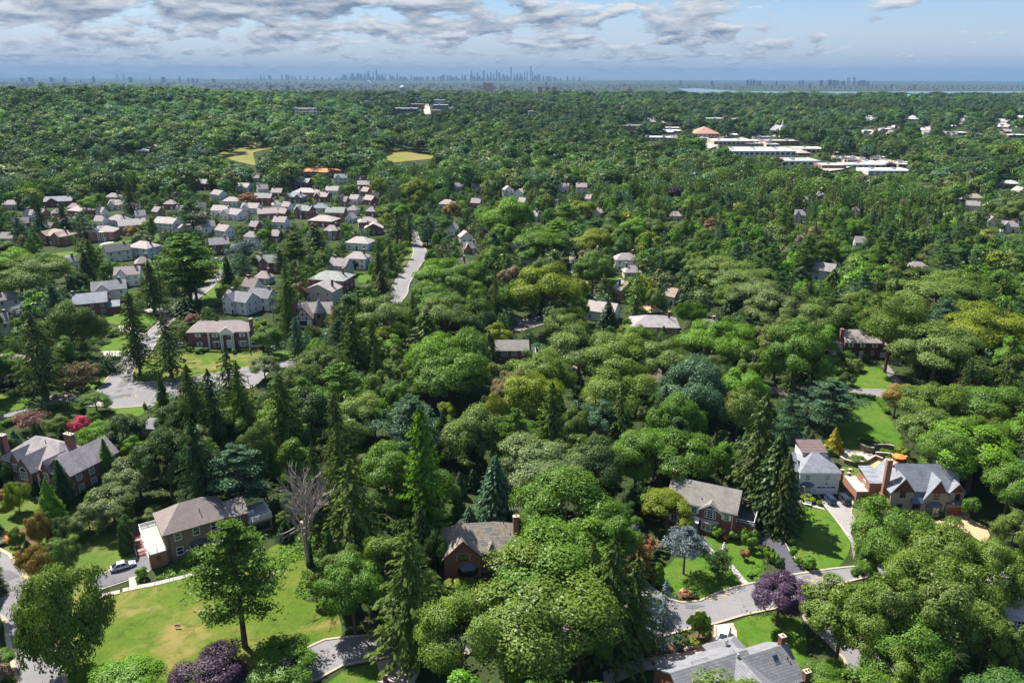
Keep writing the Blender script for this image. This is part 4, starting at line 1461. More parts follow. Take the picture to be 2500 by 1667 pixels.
 h.vent(r1, 18.9, -2.8, 6.9)
 h.vent(r3, 12.2, 4.0, 6.4, True)
 h.chim(r1, 19.4, -0.6, 5, 9.6, 0.9, 0.8, BRICK, 1)
 h.chim(r1, 20.5, -5.6, 3, 6.4, 1.0, 0.8, BRICK, 2)
 h.win(('r', 20.0), -1.5, 1.2, 1.4, 1.5, 2, 3)
 h.win(('b', 3.2), 17, 1.2, 1.4, 1.5, 2, 3)
 # --- white garage house
 x, y, yw, L = frame('Y6', (340, 660), (1150, 660), 6.0)
 h = House('white_garage_house', 'white sided house with double garage door and grey shingle roof', x, y, yw, 'double garage house')
 r0 = h.mass(0.3, 9.9, 0.4, 9.6, 5.9, 'hip', 3.0, WHITEW, RF['blue'], ov=0.3, trim=TRIM)
 h.mass(-4.8, 0.3, 1.6, 9.0, 5.6, 'gx', 2.9, WHITEW, RF['blue'], ov=0.3)
 h.mass(2.3, 8.2, 5.4, 10.4, 8.5, 'shed', 1.0, WHITEW, RF['brown'], ov=0.2, z0=5.5)
 h.win(('f', 0.4), 2.2, 3.9, 0.9, 1.2, 2, 2)
 h.win(('f', 0.4), 7.0, 3.9, 0.9, 1.2, 2, 2, glass=CURT)
 h.bay(2.2, 0.4, 0.7, 3.2, 1.0, 1.9, TRIM, LEAD, CURT, nx=2, wm=WHITEW)
 h.garage(('f', 0.4), 6.9, 4.6, 2.2)
 h.part('wall_lamp', BLACK, lambda mb: mb.box(6.8, .18, 2.75, 7.0, .38, 3.1))
 h.win(('f', 1.6), -2.4, 3.8, 1.0, 1.3, 2, 2)
 h.win(('f', 1.6), -2.4, 0.9, 1.4, 1.5, 2, 2)
 h.win(('r', 9.9), 5.0, 3.9, 1.0, 1.3, 2, 2)
 # --- half stone house with red gables
 x, y, yw, L = frame('Y7', (710, 675), (1140, 680), 5.6)
 h = House('stone_gabled_house', 'pale stone house with three dark red gables, orange brick chimney and blue-grey roof', x, y, yw, 'red gabled house')
 r1 = h.mass(2.6, 16.2, 1.2, 9.4, 5.5, 'gx', 4.4, STONEL, RF['blue'], ov=0.3)
 r0 = h.mass(0.2, 5.4, 0.3, 10.2, 5.5, 'gy', 3.3, STONEL, RF['blue'], ov=0.3, gable_m=REDTRIM)
 # the middle gable: red boarding above, stone below
 r2 = h.mass(7.2, 13.9, 0.0, 6.0, 3.2, 'gy', 5.3, STONEL, RF['blue'], ov=0.35)
 h.part('gable_boarding', REDTRIM, lambda mb: mb.prism([(8.72, -0.02, 5.6), (12.38, -0.02, 5.6), (10.55, -0.02, 8.49)], (0, -0.06, 0)))
 h.mass(13.6, 16.9, 0.5, 4.0, 5.5, 'gy', 1.9, STONEL, RF['blue'], ov=0.25, gable_m=REDTRIM)
 h.part('porch_roof', LEAD, lambda mb: mb.prism([(4.9, 0.9, 4.9), (4.9, -0.6, 3.2), (4.9, -0.6, 3.0), (4.9, 0.9, 4.7)], (2.6, 0, 0)))
 h.part('porch_post', TIMBER, lambda mb: mb.box(4.95, -.55, 0, 5.15, -.35, 3.05))
 h.win(('f', 0.3), 2.8, 4.3, 1.0, 1.2, 2, 2, BLACK)
 h.win(('f', 0.3), 2.5, 1.0, 1.1, 1.4, 2, 2, BLACK)
 h.win(('f', 0.0), 10.4, 4.1, 0.9, 1.4, 2, 2, BLACK)
 h.bay(10.2, 0.0, 0.7, 3.4, 1.1, 1.9, BLACK, LEAD, CURT, nx=2, wm=STONEL)
 h.door(('f', 1.2), 6.4, 1.2, 2.3, BLACK, TIMBER)
 h.win(('f', 0.5), 15.4, 3.7, 0.9, 1.4, 2, 3, BLACK)
 h.mass(12.9, 17.0, -0.4, 1.4, 2.9, 'shed', 0.8, STONEL, LEAD, ov=0.15)
 h.garage(('f', -0.4), 15.0, 3.7, 2.2, WOODD, False)
 h.chim(r0, 0.0, 3.2, -0.5, 12.2, 1.2, 0.9, BRICKO, 1)
 h.part('chimney_stack_base', BRICKO, lambda mb: mb.box(-0.9, 2.4, -0.5, 0.19, 4.6, 3.6))
 h.mass(-2.8, 0.2, 4.8, 11.5, 5.2, 'shed', 0.9, BRICKO, RF['blue'], ov=0.2)
 h.mass(-5.4, -2.8, 5.0, 12.5, 2.7, 'flat', 0, BRICKO, FLATR, ov=0.1)
 for px_, py_ in ((-5.2, 14.5), (-3.2, 14.8), (-4.3, 12.9)):
  h.part('brick_pillar', [BRICK, CONC], lambda mb: (mb.box(px_ - .3, py_ - .3, 0, px_ + .3, py_ + .3, 3.4), mb.box(px_ - .4, py_ - .4, 3.4, px_ + .4, py_ + .4, 3.6, 1)))
 h.skylight(r0, 1.3, 1.8, 6.95, 1.0, 0.0)
 h.win(('l', 0.2), 1.5, 3.6, 1.2, 1.4, 3, 3, BLACK)
 h.win(('l', -2.8), 7.5, 3.4, 1.2, 1.1, 2, 2)
 h.mass(12.0, 14.5, 7.0, 11.0, 5.6, 'gy', 3.4, STONEL, RF['blue'], ov=0.2)
 # --- house half hidden at the right edge
 p = at('A4', 1420, 1040, 6)
 h = House('pale_roofed_house', 'brick house with pale grey roof behind the trees at the right edge', p.x, p.y, R_(-6), 'right edge pale house')
 r0 = h.mass(-1.0, 13.0, -4, 4, 5.0, 'gx', 2.6, BRICK, RF['pale'], ov=0.4)
 h.mass(7.5, 15.5, -9, 1, 3.4, 'hip', 2.4, BRICK, RF['pale'], ov=0.4)
 h.mass(2.0, 6.5, -1, 6, 4.6, 'gy', 2.2, BRICK, RF['pale'], ov=0.3)
 for s in (1.5, 5.0):
  h.win(('f', -4), s, 3.2, 1.2, 1.4, 2, 2)
  h.win(('f', -4), s, 0.8, 1.2, 1.4, 2, 2)
 # --- white columned brick house
 x, y, yw, L = frame('Y0', (320, 505), (1840, 475), 6.5)
 h = House('columned_brick_house', 'wide brick colonial with tall white portico columns and mottled slate roof', x, y, yw, 'columned brick house')
 r0 = h.mass(0.3, 12.5, 0.7, 8.4, 6.4, 'hip', 3.0, BRICKP, RF['pink'], ov=0.35, trim=TRIM)
 r1 = h.mass(7.8, 22.4, 0.3, 8.0, 6.4, 'hip', 3.2, BRICKP, RF['pink'], ov=0.35, trim=TRIM)
 h.mass(12.3, 17.4, -1.4, 4.0, 6.3, 'gy', 1.9, BRICKP, RF['pink'], ov=0.25, z0=6.0, gable_m=TRIM)
 h.part('entablature', TRIM, lambda mb: mb.box(12.2, -1.5, 5.75, 17.5, -0.9, 6.25))
 for s in (12.6, 13.2, 16.5, 17.1):
  h.column(s, -1.1, 5.75, 0.24)
 for s in (7.9, 22.3):
  h.part('pilaster', TRIM, lambda mb: mb.box(s - .3, .1, 0, s + .3, .32, 6.3))
 for s, z, sh in ((4.0, 4.4, 1), (10.2, 4.4, 1), (20.0, 4.4, 1)):
  h.win(('f', 0.7 if s < 7.8 else 0.3), s, z, 0.95, 1.3, 2, 4, shut=TRIM)
 h.win(('f', 0.7), 4.3, 1.1, 0.95, 1.3, 2, 4, shut=TRIM)
 h.bay(10.7, 0.3, 0.7, 3.0, 0.55, 2.0, TRIM, TRIM, GLASS, nx=1, rise=0.15, wm=BRICKP)
 h.bay(20.0, 0.3, 0.7, 3.0, 0.55, 2.0, TRIM, TRIM, CURT, nx=1, rise=0.15, wm=BRICKP)
 h.door(('f', 0.3), 15.0, 1.4, 2.4, TRIM)
 h.part('door_pediment', TRIM, lambda mb: mb.prism([(13.9, .28, 2.7), (16.1, .28, 2.7), (15.6, .28, 3.2), (15, .28, 3.4), (14.4, .28, 3.2)], (0, -.25, 0)))
 h.part('round_window', TRIM, lambda mb: [mb.tube([(15 + .45 * math.cos(a), .22, 4.9 + .45 * math.sin(a)), (15 + .45 * math.cos(a + .6), .22, 4.9 + .45 * math.sin(a + .6))], .09, 5) for a in [i * .6 for i in range(11)]])
 h.chim(r1, 22.9, 3.2, -0.3, 10.3, 1.0, 1.6, BRICKP, 2)
 h.mass(22.4, 26.6, 0.6, 6.5, 2.9, 'flat', 0, WHITEW, WROOF, ov=0.2)
 h.win(('f', 0.6), 24.4, 0.9, 2.6, 1.1, 3, 1)
 h.part('wooden_deck', WOODD, lambda mb: mb.box(23.2, -1.6, -.2, 26.4, .58, .25))
 # --- maroon brick house on the right hill
 p = at('B4', 700, 735, 5.8)
 h = House('maroon_brick_house', 'dark maroon brick house with white shutters above the sloping lawn', p.x, p.y, R_(-3), 'maroon brick house')
 r0 = h.mass(0, 12.5, 0.3, 8.5, 5.8, 'gx', 3.2, BRICKM, RF['pale'], ov=0.35, trim=TRIM)
 for s in (2.0, 6.2, 10.4):
  h.win(('f', 0.3), s, 4.0, 0.9, 1.4, 2, 3, shut=TRIM)
 for s in (2.0, 10.0):
  h.win(('f', 0.3), s, 1.0, 0.9, 1.6, 2, 3, shut=None)
 h.door(('f', 0.3), 6.0, 1.2, 2.3, TRIM)
 h.chim(r0, -0.6, 3.5, -0.3, 9.6, 1.1, 1.4, BRICKO, 1)
 h.mass(-3.2, 0, 2.0, 8.0, 4.6, 'flat', 0, WHITEW, FLATR, ov=0.15)
 h.win(('f', 2.0), -1.6, 1.2, 1.2, 1.6, 2, 3)
 h.mass(12.5, 16.2, 0.8, 7.5, 4.8, 'gx', 2.0, BRICKM, RF['pale'], ov=0.25)
 h.win(('f', 0.8), 14.3, 3.0, 1.6, 1.2, 3, 2)
 h.garage(('f', 0.8), 14.3, 2.8, 2.1, TRIM, False)
 # --- tudor with the stone turret
 p = at('B2', 330, 540, 3.6)
 h = House('turret_house', 'half timbered house with round stone turret and cone roof', p.x, p.y, R_(4), 'house with the stone turret')
 r0 = h.mass(0, 14.5, 4.6, 12.0, 4.2, 'gx', 3.6, STUCCO, RF['pale'], ov=0.35)
 r1 = h.mass(0, 7.2, 0, 9.0, 3.6, 'gy', 4.6, STUCCO, RF['weath'], ov=0.35)

 def tim(mb):
  for x0, z0_, x1, z1 in ((0.1, 3.5, 7.1, 3.5), (1.9, 5.5, 5.3, 5.5), (3.6, 3.5, 3.6, 8.0), (1.9, 3.5, 1.9, 5.8), (5.3, 3.5, 5.3, 5.8), (2, 3.6, 3.5, 5.4), (5.2, 3.6, 3.7, 5.4), (.1, 0, .1, 3.5), (7.1, 0, 7.1, 3.5), (2.2, 0, 2.2, 3.5), (5.0, 0, 5.0, 3.5)):
   L = math.hypot(x1 - x0, z1 - z0_)
   nx_, nz_ = -(z1 - z0_) / L * .14, (x1 - x0) / L * .14
   mb.prism([(x0 - nx_, -.02, z0_ - nz_), (x1 - nx_, -.02, z1 - nz_), (x1 + nx_, -.02, z1 + nz_), (x0 + nx_, -.02, z0_ + nz_)], (0, -.07, 0))
  for s in (-1, 1):
   mb.prism([(3.6 + s * 3.9, -.16, 3.2), (3.6, -.16, 8.25), (3.6, -.16, 7.8), (3.6 + s * 3.6, -.16, 3.2)], (0, -.1, 0))
 h.part('timber_frame', REDTRIM, tim)
 h.win(('f', 0), 3.6, 0.9, 2.4, 1.7, 4, 2, BLACK)
 tw = h.part('turret', STONE, lambda mb: mb.tube([(9.6, 3.8, -.4), (9.6, 3.8, 5.4)], 2.3, 16))
 h.part('turret_roof', RF['slate'], lambda mb: mb.tube([(9.6, 3.8, 5.35), (9.6, 3.8, 5.5), (9.6, 3.8, 10.6)], [2.75, 2.7, 0.03], 16), tw)
 h.win(('f', 1.46), 9.6, 3.4, 0.9, 1.4, 2, 3, BLACK)
 h.chim(r1, -0.5, 4.5, -0.3, 8.8, 1.3, 1.3, BRICK, 2)
 h.win(('f', 4.6), 13.2, 1.6, 1.0, 1.3, 2, 2)
 # --- brick house with the columns at the left edge
 p, q = at('B1', 5, 960, 5.6), at('B1', 170, 940, 5.6)
 h = House('white_columned_house', 'brick house with white corner columns cut by the left edge', q.x, q.y, R_(8), 'left edge columned house')
 h.mass(-16, 0, 0, 9, 5.6, 'hip', 3.2, BRICKP, RF['pink'], ov=0.9, trim=TRIM)
 for s in (-8.2, -4.4, -0.4):
  h.column(s, -0.6, 5.5, 0.28)
 for s in (-6.2, -2.2):
  h.win(('f', 0), s, 3.6, 1.0, 1.4, 2, 3, shut=TRIM)
  h.win(('f', 0), s, 0.9, 1.0, 1.5, 2, 3, shut=TRIM)
 # --- brick house with the long flat grey roof
 p = at('B2', 2010, 805, 5.6)
 h = House('flat_grey_roofed_house', 'dark red brick house with plain grey roof among the oaks', p.x, p.y, R_(2), 'oak ringed brick house')
 r0 = h.mass(0, 11.5, 0, 8.0, 5.6, 'gx', 2.3, BRICKM, RF['taupe'], ov=0.35)
 h.mass(11.5, 14.2, 0.8, 6.0, 3.4, 'flat', 0, BRICKM, FLATD, ov=0.1)
 h.rail([(11.6, 0.9, 3.66), (14.1, 0.9, 3.66), (14.1, 6.0, 3.66), (11.6, 6.0, 3.66)], 0.95, n_mid=2)
 for s, w_ in ((3.2, 1.9), (6.5, 1.6), (9.4, 0.7)):
  h.win(('f', 0), s, 3.8, w_, 1.4, 3, 2)
 h.win(('f', 0), 5.8, 1.2, 1.3, 1.3, 3, 3)
 h.win(('f', 0), 9.4, 1.0, 1.1, 1.3, 2, 2)
 h.vent(r0, 6.5, 5.0, 7.8)
 # --- the small building half hidden by spruces
 p = at('B1', 1150, 1440, 2.9)
 h = House('garden_cottage', 'small dark brick cottage with white window frames behind the spruces', p.x, p.y, R_(-8), 'small cottage by the spruces')
 h.mass(0, 7, 0, 6, 2.8, 'hip', 1.8, BRICKM, RF['grey'], ov=0.4)
 for s in (1.5, 3.2):
  h.win(('f', 0), s, 0.6, 1.0, 1.5, 2, 2)


RECTS = []          # visible house fronts of the photograph, for keeping trees from standing before them


def mid_house(c, x0, y0, x1, y1, yaw, roof, rc, wm, st=2, label='', short=None, ratio=0.72, chim=True, rise=None, front=None, wy=None):
 """a house whose outline in the photograph is the box (x0,y0)-(x1,y1) of the crop"""
 e = {1: 3.0, 2: 5.6, 3: 7.5, 1.5: 4.0}[st]
 fx0, fy0 = fpx(c, x0, y0)
 fx1, fy1 = fpx(c, x1, y1)
 RECTS.append((fx0, fy0, fx1, fy1))
 if c in ('C1', 'C2'):
  yaw *= 1.5
 ya = R_(yaw)
 rs = rise or 2.9
 p = atf((fx0 + fx1) / 2, fy0, e + rs)
 dep = proj(p)[2]
 tot = (fx1 - fx0) * dep / F0
 W = tot / (abs(math.cos(ya)) + ratio * abs(math.sin(ya))) - 0.5
 W = max(5.0, min(W, 40.0))
 D = min(max(6.0, W * ratio), 13.0)
 rs = min(rs, D * 0.5)
 z = p.z - e - (rise or 2.9)
 cx, cy = p.x, p.y
 ox, oy = -W / 2, -D / 2
 h = House('house', label, cx + ox * math.cos(ya) - oy * math.sin(ya), cy + ox * math.sin(ya) + oy * math.cos(ya), ya, short, 'houses of the suburb', z=z)
 rm = RF[rc]
 if roof == 'cross':
  r0 = h.mass(0, W, 1.0, D, e, 'gx', rs, wm, rm)
  h.mass(W * 0.10, W * 0.52, -0.2, D * 0.7, e, 'gy', rs * 0.92, wm, rm, gable_m=front)
 elif roof == 'cross2':
  r0 = h.mass(0, W, 0.8, D, e, 'hip', rs, wm, rm)
  h.mass(W * 0.05, W * 0.40, -0.3, D * 0.7, e, 'gy', rs * 0.8, wm, rm, gable_m=front)
  h.mass(W * 0.62, W * 0.95, 0.0, D * 0.7, e, 'gy', rs * 0.75, wm, rm, gable_m=front)
 elif roof == 'portico':
  r0 = h.mass(0, W, 0, D, e, 'hip', rs, wm, rm)
  h.mass(W * 0.38, W * 0.62, -1.3, 1.5, e - 0.1, 'flat', 0, wm, WROOF, z0=e - 0.5, ov=0.1)
  for s in (0.39, 0.46, 0.54, 0.61):
   h.column(W * s, -1.1, e - 0.5, 0.2)
 elif roof == 'ell':
  r0 = h.mass(0, W, 0, D, e, 'gx', rs, wm, rm)
  h.mass(W * 0.98, W * 1.28, 0.8, D * 0.8, 3.0, 'gx', 1.5, wm, rm)
 else:
  r0 = h.mass(0, W, 0, D, e, roof, rs, wm, rm)
 if chim:
  s = 0.18 if _rt.random() < 0.5 else 0.82
  h.chim(r0, W * s, D * 0.55, e, e + rs + 1.3, 0.9, 0.7, BRICK if wm in (BRICK, BRICKP, STUCCO) else BRICKP, 0)
 n = max(2, int(W / 3.6))
 cream_shut = TRIM if wm in (BRICK, BRICKP, BRICKM) else None
 for k in range(n):
  s = W * (k + 0.5) / n
  if roof == 'portico' and abs(s / W - 0.5) < 0.1:
   continue
  yy = 0.0 if roof not in ('cross', 'cross2') else (-0.2 if roof == 'cross' and 0.1 < s / W < 0.52 else 1.0 if roof == 'cross' else 0.8)
  if roof == 'cross2':
   yy = -0.3 if 0.05 < s / W < 0.40 else 0.0 if 0.62 < s / W < 0.95 else 0.8
  if st >= 2:
   h.win(('f', yy), s, e - 1.9, 1.0, 1.3, 2, 2, one=True)
  if k == n // 2 and W < 22:
   h.door(('f', yy), s, 1.0, 2.1, TRIM if wm not in (WHITEW, STUCCO) else BLACK)
  else:
   h.win(('f', yy), s, 0.9, 1.1, 1.4, 2, 2, one=True)
 sf = ('r', W) if yaw < 0 else ('l', 0.0)
 if abs(yaw) > 6:
  for s in (0.32, 0.7):
   if st >= 2:
    h.win(sf, D * s, e - 1.9, 0.9, 1.3, 2, 2, one=True)
   h.win(sf, D * s, 0.9, 0.9, 1.3, 2, 2, one=True)
 return h
# ------------------------------------------------------------------ ground, streets, lawns
def ground():
 ys = [-700, -300, -100, 0, 100, 200, 300, 400, 500, 600] + list(range(625, 4600, 45)) + [5000, 6000, 7500, 9500, 12000, 16000, 22000, 28000, 35000]
 nx = 72
 v, f = [], []
 for y in ys:
  hw = 0.95 * max(y, 0) + 700 if y < 20000 else 0.95 * 20000 + 700 + (y - 20000)
  for i in range(nx + 1):
   x = hw * (2 * i / nx - 1)
   v.append((x, y, terrain(x, y) if y > 600 else 0.0))
 for j in range(len(ys) - 1):
  for i in range(nx):
   a = j * (nx + 1) + i
   f.append((a, a + 1, a + nx + 2, a + nx + 1))
 me = bpy.data.meshes.new('ground')
 me.from_pydata(v, [], f)
 me.materials.append(LAND)
 me.polygons.foreach_set('use_smooth', [True] * len(f))
 tag(place('ground', me), kind='structure')


def smooth(pts, step=2.0, closed=False):
 P = [Vector((p[0], p[1], 0)) for p in pts]
 out = []
 n = len(P)
 for i in range(n if closed else n - 1):
  p0, p1, p2, p3 = (P[(i - 1) % n], P[i], P[(i + 1) % n], P[(i + 2) % n]) if closed else (P[max(i - 1, 0)], P[i], P[i + 1], P[min(i + 2, n - 1)])
  k = max(1, int((p2 - p1).length / step))
  for j in range(k):
   t = j / k
   out.append(0.5 * ((2 * p1) + (p2 - p0) * t + (2 * p0 - 5 * p1 + 4 * p2 - p3) * t * t + (3 * p1 - p0 - 3 * p2 + p3) * t ** 3))
 if not closed:
  out.append(P[-1])
 return out


def G_(spec):
 """'A1 620,1030 760,1010 A2 ...' -> ground points"""
 out, c = [], None
 for tok in spec.split():
  if ',' in tok:
   x, y = tok.split(',')
   out.append(at(c, float(x), float(y)))
  else:
   c = tok
 return out


def FP(spec):
 out, c = [], None
 for tok in spec.split():
  if ',' in tok:
   x, y = tok.split(',')
   out.append(fpx(c, float(x), float(y)))
  else:
   c = tok
 return out


POLYS = []       # outlines (photo pixels) of open ground that trees must not hide


def sheet(name, pts, z, mat, kind='structure'):
 mb = MB()
 mb.poly([(p[0], p[1], z + (terrain(p[0], p[1]) if p[1] > 600 else 0)) for p in pts])
 me = mb.mesh(name, mat)
 import bmesh
 bm = bmesh.new()
 bm.from_mesh(me)
 bmesh.ops.triangulate(bm, faces=bm.faces[:])
 for fc in bm.faces:
  if fc.normal.z < 0:
   fc.normal_flip()
 bm.to_mesh(me)
 bm.free()
 o = place(name, me)
 return tag(o, kind=kind)


_zl = [0.02]


def lawn(name, spec, mat=None, keep=True, z=None, round_=True):
 pts = G_(spec)
 if round_:
  pts = smooth(pts, 3.0, True)
 if keep:
  POLYS.append(FP(spec))
 _zl[0] += 0.004
 return sheet(name, pts, z if z is not None else _zl[0], mat or LAWN)


def strip(name, line, w_, h, mat, z=0.0):
 """a low solid band along a line"""
 v, f = [], []
 n = len(line)
 for i, p in enumerate(line):
  d = line[min(i + 1, n - 1)] - line[max(i - 1, 0)]
  d.normalize()
  nr = Vector((-d.y, d.x, 0))
  a, b = p + nr * w_ / 2, p - nr * w_ / 2
  v += [(a.x, a.y, z - 0.1), (a.x, a.y, z + h), (b.x, b.y, z + h), (b.x, b.y, z - 0.1)]
 for i in range(n - 1):
  q = 4 * i
  f += [(q, q + 1, q + 5, q + 4), (q + 1, q + 2, q + 6, q + 5), (q + 2, q + 3, q + 7, q + 6)]
 f += [(3, 2, 1, 0), (4 * n - 4, 4 * n - 3, 4 * n - 2, 4 * n - 1)]
 me = bpy.data.meshes.new(name)
 me.from_pydata(v, [], f)
 me.materials.append(mat)
 return tag(place(name, me), kind='structure')


_zr = [0.10]


def street(name, left, right, mat=None, kerb=(1, 1), keep=True, kw=0.45):
 a, b = smooth(G_(left)), smooth(G_(right))
 if keep:
  POLYS.append(FP(left) + FP(right)[::-1])
 _zr[0] += 0.004
 sheet(name, [p for p in a] + [p for p in reversed(b)], _zr[0], mat or ASPH)
 for k, ln in zip(kerb, (a, b)):
  if k:
   strip('kerb', ln, kw, 0.24, KERBM)


def flat(name, spec, mat, z, keep=True, rnd=False):
 pts = G_(spec)
 if rnd:
  pts = smooth(pts, 2.0, True)
 if keep:
  POLYS.append(FP(spec))
 return sheet(name, pts, z, mat)


PAVEG = road_mat('grey_paving', (0.30, 0.275, 0.26), (0.35, 0.32, 0.30))


def setting():
 ground()
 # lawns and rough grass
 lawn('lawn', 'A1 240,1020 560,1000 620,1030 760,1000 1200,890 A2 60,790 220,690 370,800 380,860 300,1010 380,1065 540,1080 600,1285 490,1300 350,1372 0,1528 A1 1300,1660 420,1660')
 lawn('lawn', 'A1 0,490 60,330 300,400 480,470 700,300 830,480 850,780 690,870 550,920 640,980 240,1020 150,890 60,765 0,735', ROUGHG, keep=False)
 POLYS.append(FP('A1 540,900 520,780 690,650 760,660 740,790 690,860'))
 POLYS.append(FP('A1 0,510 180,560 230,620 150,600 0,560'))
 lawn('lawn', 'A2 1230,1000 1480,985 1640,1000 1500,1130 1400,1200 1150,1215', LAWNG, keep=False)
 POLYS.append(FP('A2 1235,1000 1430,990 1420,1060 1190,1200'))
 lawn('lawn', 'A2 460,1600 620,1482 810,1442 860,1600', LAWNG)
 lawn('lawn', 'A3 1250,690 1300,660 1560,660 1677,770 1677,925 1580,952 1420,995 1290,1055 1150,1045 1050,955 1000,900 1080,850', LAWNG)
 lawn('lawn', 'A4 225,490 460,500 600,680 520,852 330,876 230,700 180,600', LAWNG)
 lawn('lawn', 'A3 1500,1192 1600,1150 A4 290,1170 330,1280 300,1560 200,1350 A3 1677,1330 1560,1370', LAWNG)
 lawn('lawn', 'A4 540,225 680,240 660,310 600,320 540,330', LAWNG, keep=False)
 lawn('lawn', 'A4 615,480 720,510 800,560 640,650', ROUGHG, keep=False)
 lawn('lawn', 'A4 1240,625 1430,720 1400,825 1150,800', LAWNG, keep=False)
 lawn('lawn', 'A4 640,1010 800,1050 920,1430 700,1300 640,1230', LAWNG, keep=False)
 lawn('lawn', 'B4 720,1220 960,1215 1050,1340 1160,1600 700,1640 560,1540 690,1300', LAWNG)
 lawn('lawn', 'B4 480,850 640,830 900,900 1130,1128 700,1108 560,980', LAWNG)
 lawn('lawn', 'B1 1118,1030 1110,980 1180,900 1260,835 1540,820 2110,828 2180,800 B2 70,780 60,890 B1 2080,935 1650,1012 1270,1062')
 lawn('lawn', 'B1 0,1150 210,1190 225,1285 0,1336', LAWNG)
 lawn('lawn', 'B1 400,1050 740,1135 830,1100 950,950 760,930 430,960', LAWNG, keep=False)
 lawn('lawn', 'B1 820,802 1000,680 1180,680 1060,815', LAWNG)
 lawn('lawn', 'B1 900,500 1280,505 1260,600 1180,610 920,580', LAWNG)
 lawn('lawn', 'B1 1640,100 1880,90 1830,165 1640,260', LAWNG)
 lawn('lawn', 'B1 1690,345 1840,240 1850,400 1700,430', LAWNG)
 lawn('lawn', 'B1 905,1290 1200,1268 1200,1330 1110,1365', LAWNG)
 lawn('lawn', 'B2 150,830 330,800 352,888 170,905', LAWNG)
 lawn('lawn', 'B2 860,180 980,180 960,240 880,240', LAWNG)
 lawn('lawn', 'C2 1210,755 1420,775 1428,860 1400,960 1290,990 1250,900', ROUGHG, keep=False)
 lawn('lawn', 'C1 470,885 680,858 670,905 540,915', LAWNG)
 lawn('lawn', 'C1 900,805 1160,765 1180,815 920,838', LAWNG)
 lawn('lawn', 'C1 1370,690 1420,700 1430,780 1370,770', LAWNG)
 lawn('lawn', 'B3 840,190 960,200 940,260 830,250', LAWNG)
 lawn('lawn', 'B3 890,650 1010,560 1010,650 920,720', LAWNG, keep=False)
 for s in ('D1 1455,605 1500,575 1700,560 1735,500 1755,500 1750,548 1890,545 1850,572 1730,600 1750,690 1620,660', 'D1 440,580 520,590 600,615 560,620 460,600', 'D1 740,600 890,590 890,618 780,615',
    'D2 360,640 400,630 520,632 740,666 690,682 420,708'):
  lawn('field', s, FIELD if s[:2] == 'D2' or s.startswith('D1 1455') else LAWNG, z=0.5, round_=False)
 # streets
 street('road', 'A1 -260,700 0,742 60,775 150,895 240,1025 320,1220 385,1480 430,1640', 'A1 -330,1080 0,1155 50,1300 88,1480 110,1640', kw=0.8)
 street('road', 'A2 -300,1640 0,1518 200,1440 350,1368 490,1302 600,1287 880,1262 1150,1217 A3 300,1215 600,1170 800,1120', 'A2 -200,1720 250,1600 450,1545 600,1462 810,1422 970,1395 1200,1385 A3 300,1400 600,1385 850,1330')
 street('road', 'A3 880,850 930,910 990,975 1060,1030 1110,1052 1180,1070 1290,1060 1420,1002 1580,958 1660,942 A4 200,905 330,885 500,860 700,842 1000,830 1400,823 1560,835 1800,870',
   'A3 780,900 800,1000 800,1120 820,1230 850,1330 1000,1290 1090,1272 1200,1240 1390,1200 1560,1150 A4 120,1110 250,1075 330,1040 520,960 760,905 1000,895 1400,900 1560,915 1800,960', kerb=(1, 0))
 strip('kerb', smooth(G_('A3 850,1330 1000,1290 1090,1272 1200,1240 1390,1200 1560,1150 A4 120,1110 240,1080 290,1110')), 0.45, 0.24, KERBM)
 strip('kerb', smooth(G_('A4 470,1010 540,955 760,905 1000,895 1400,900 1560,915 1800,960')), 0.45, 0.24, KERBM)
 street('road', 'A4 430,985 560,1240 690,1305 820,1392 900,1440 1000,1520 1100,1640', 'A4 280,1090 330,1200 470,1330 560,1420 600,1520 620,1640')
 street('road', 'B1 1395,600 1350,650 1250,830 1180,890 1115,970 1102,1045 1160,1068 1280,1068 1650,1018 2080,940 B2 200,905 360,885 900,800 1200,760 1870,640 B3 100,560 300,520', 'B1 1290,600 1190,690 1050,830 960,950 835,1115 780,1180 830,1250 920,1287 1200,1268 1450,1250 1700,1190 2100,1110 B2 160,960 380,935 900,860 1300,800 1870,690 B3 100,640 300,585', keep=False)
 POLYS.append(FP('B1 1395,600 1250,830 1102,1045 1280,1068 1280,1260 920,1287 800,1170 960,950 1190,690 1290,600'))
 POLYS.append(FP('B1 2062,980 2182,950 2182,1190 2062,1090'))
 POLYS.append(FP('B3 40,520 280,500 200,600 60,640'))
 street('road', 'B1 800,1150 720,1182 600,1180 420,1190 330,1255 200,1292 0,1340 -260,1400', 'B1 930,1290 830,1270 720,1272 420,1285 200,1330 0,1372 -260,1440', kw=0.5)
 street('road', 'B1 1290,605 1380,500 1480,405 1640,295 1730,225 1790,170 1880,120', 'B1 1395,605 1500,500 1600,420 1690,345 1780,270 1850,205 1960,140')
 street('road', 'C2 1150,1340 1200,1250 1290,1090 1390,965 1430,870 1418,790 1420,740 1400,660', 'C2 1300,1340 1375,1240 1395,1150 1480,1010 1552,900 1550,860 1480,740 1470,660')
 street('road', 'C3 380,380 400,440 440,520 470,640 510,740 545,850 560,960 580,1110 B3 560,230 400,400 200,520', 'C3 470,380 470,440 490,520 560,640 580,740 590,850 620,960 650,1110 B3 660,240 560,420 330,560', keep=False)
 POLYS.append(FP('C3 545,850 590,850 650,1110 580,1110'))
 POLYS.append(FP('C3 400,440 440,430 480,500 440,520'))
 street('road', 'B4 -600,1090 70,1112 260,1122 440,1112 700,1122 1110,1138 1350,1178 1700,1230', 'B4 -600,1150 70,1160 200,1180 440,1155 700,1150 1050,1205 1350,1205 1700,1290', kw=0.35)
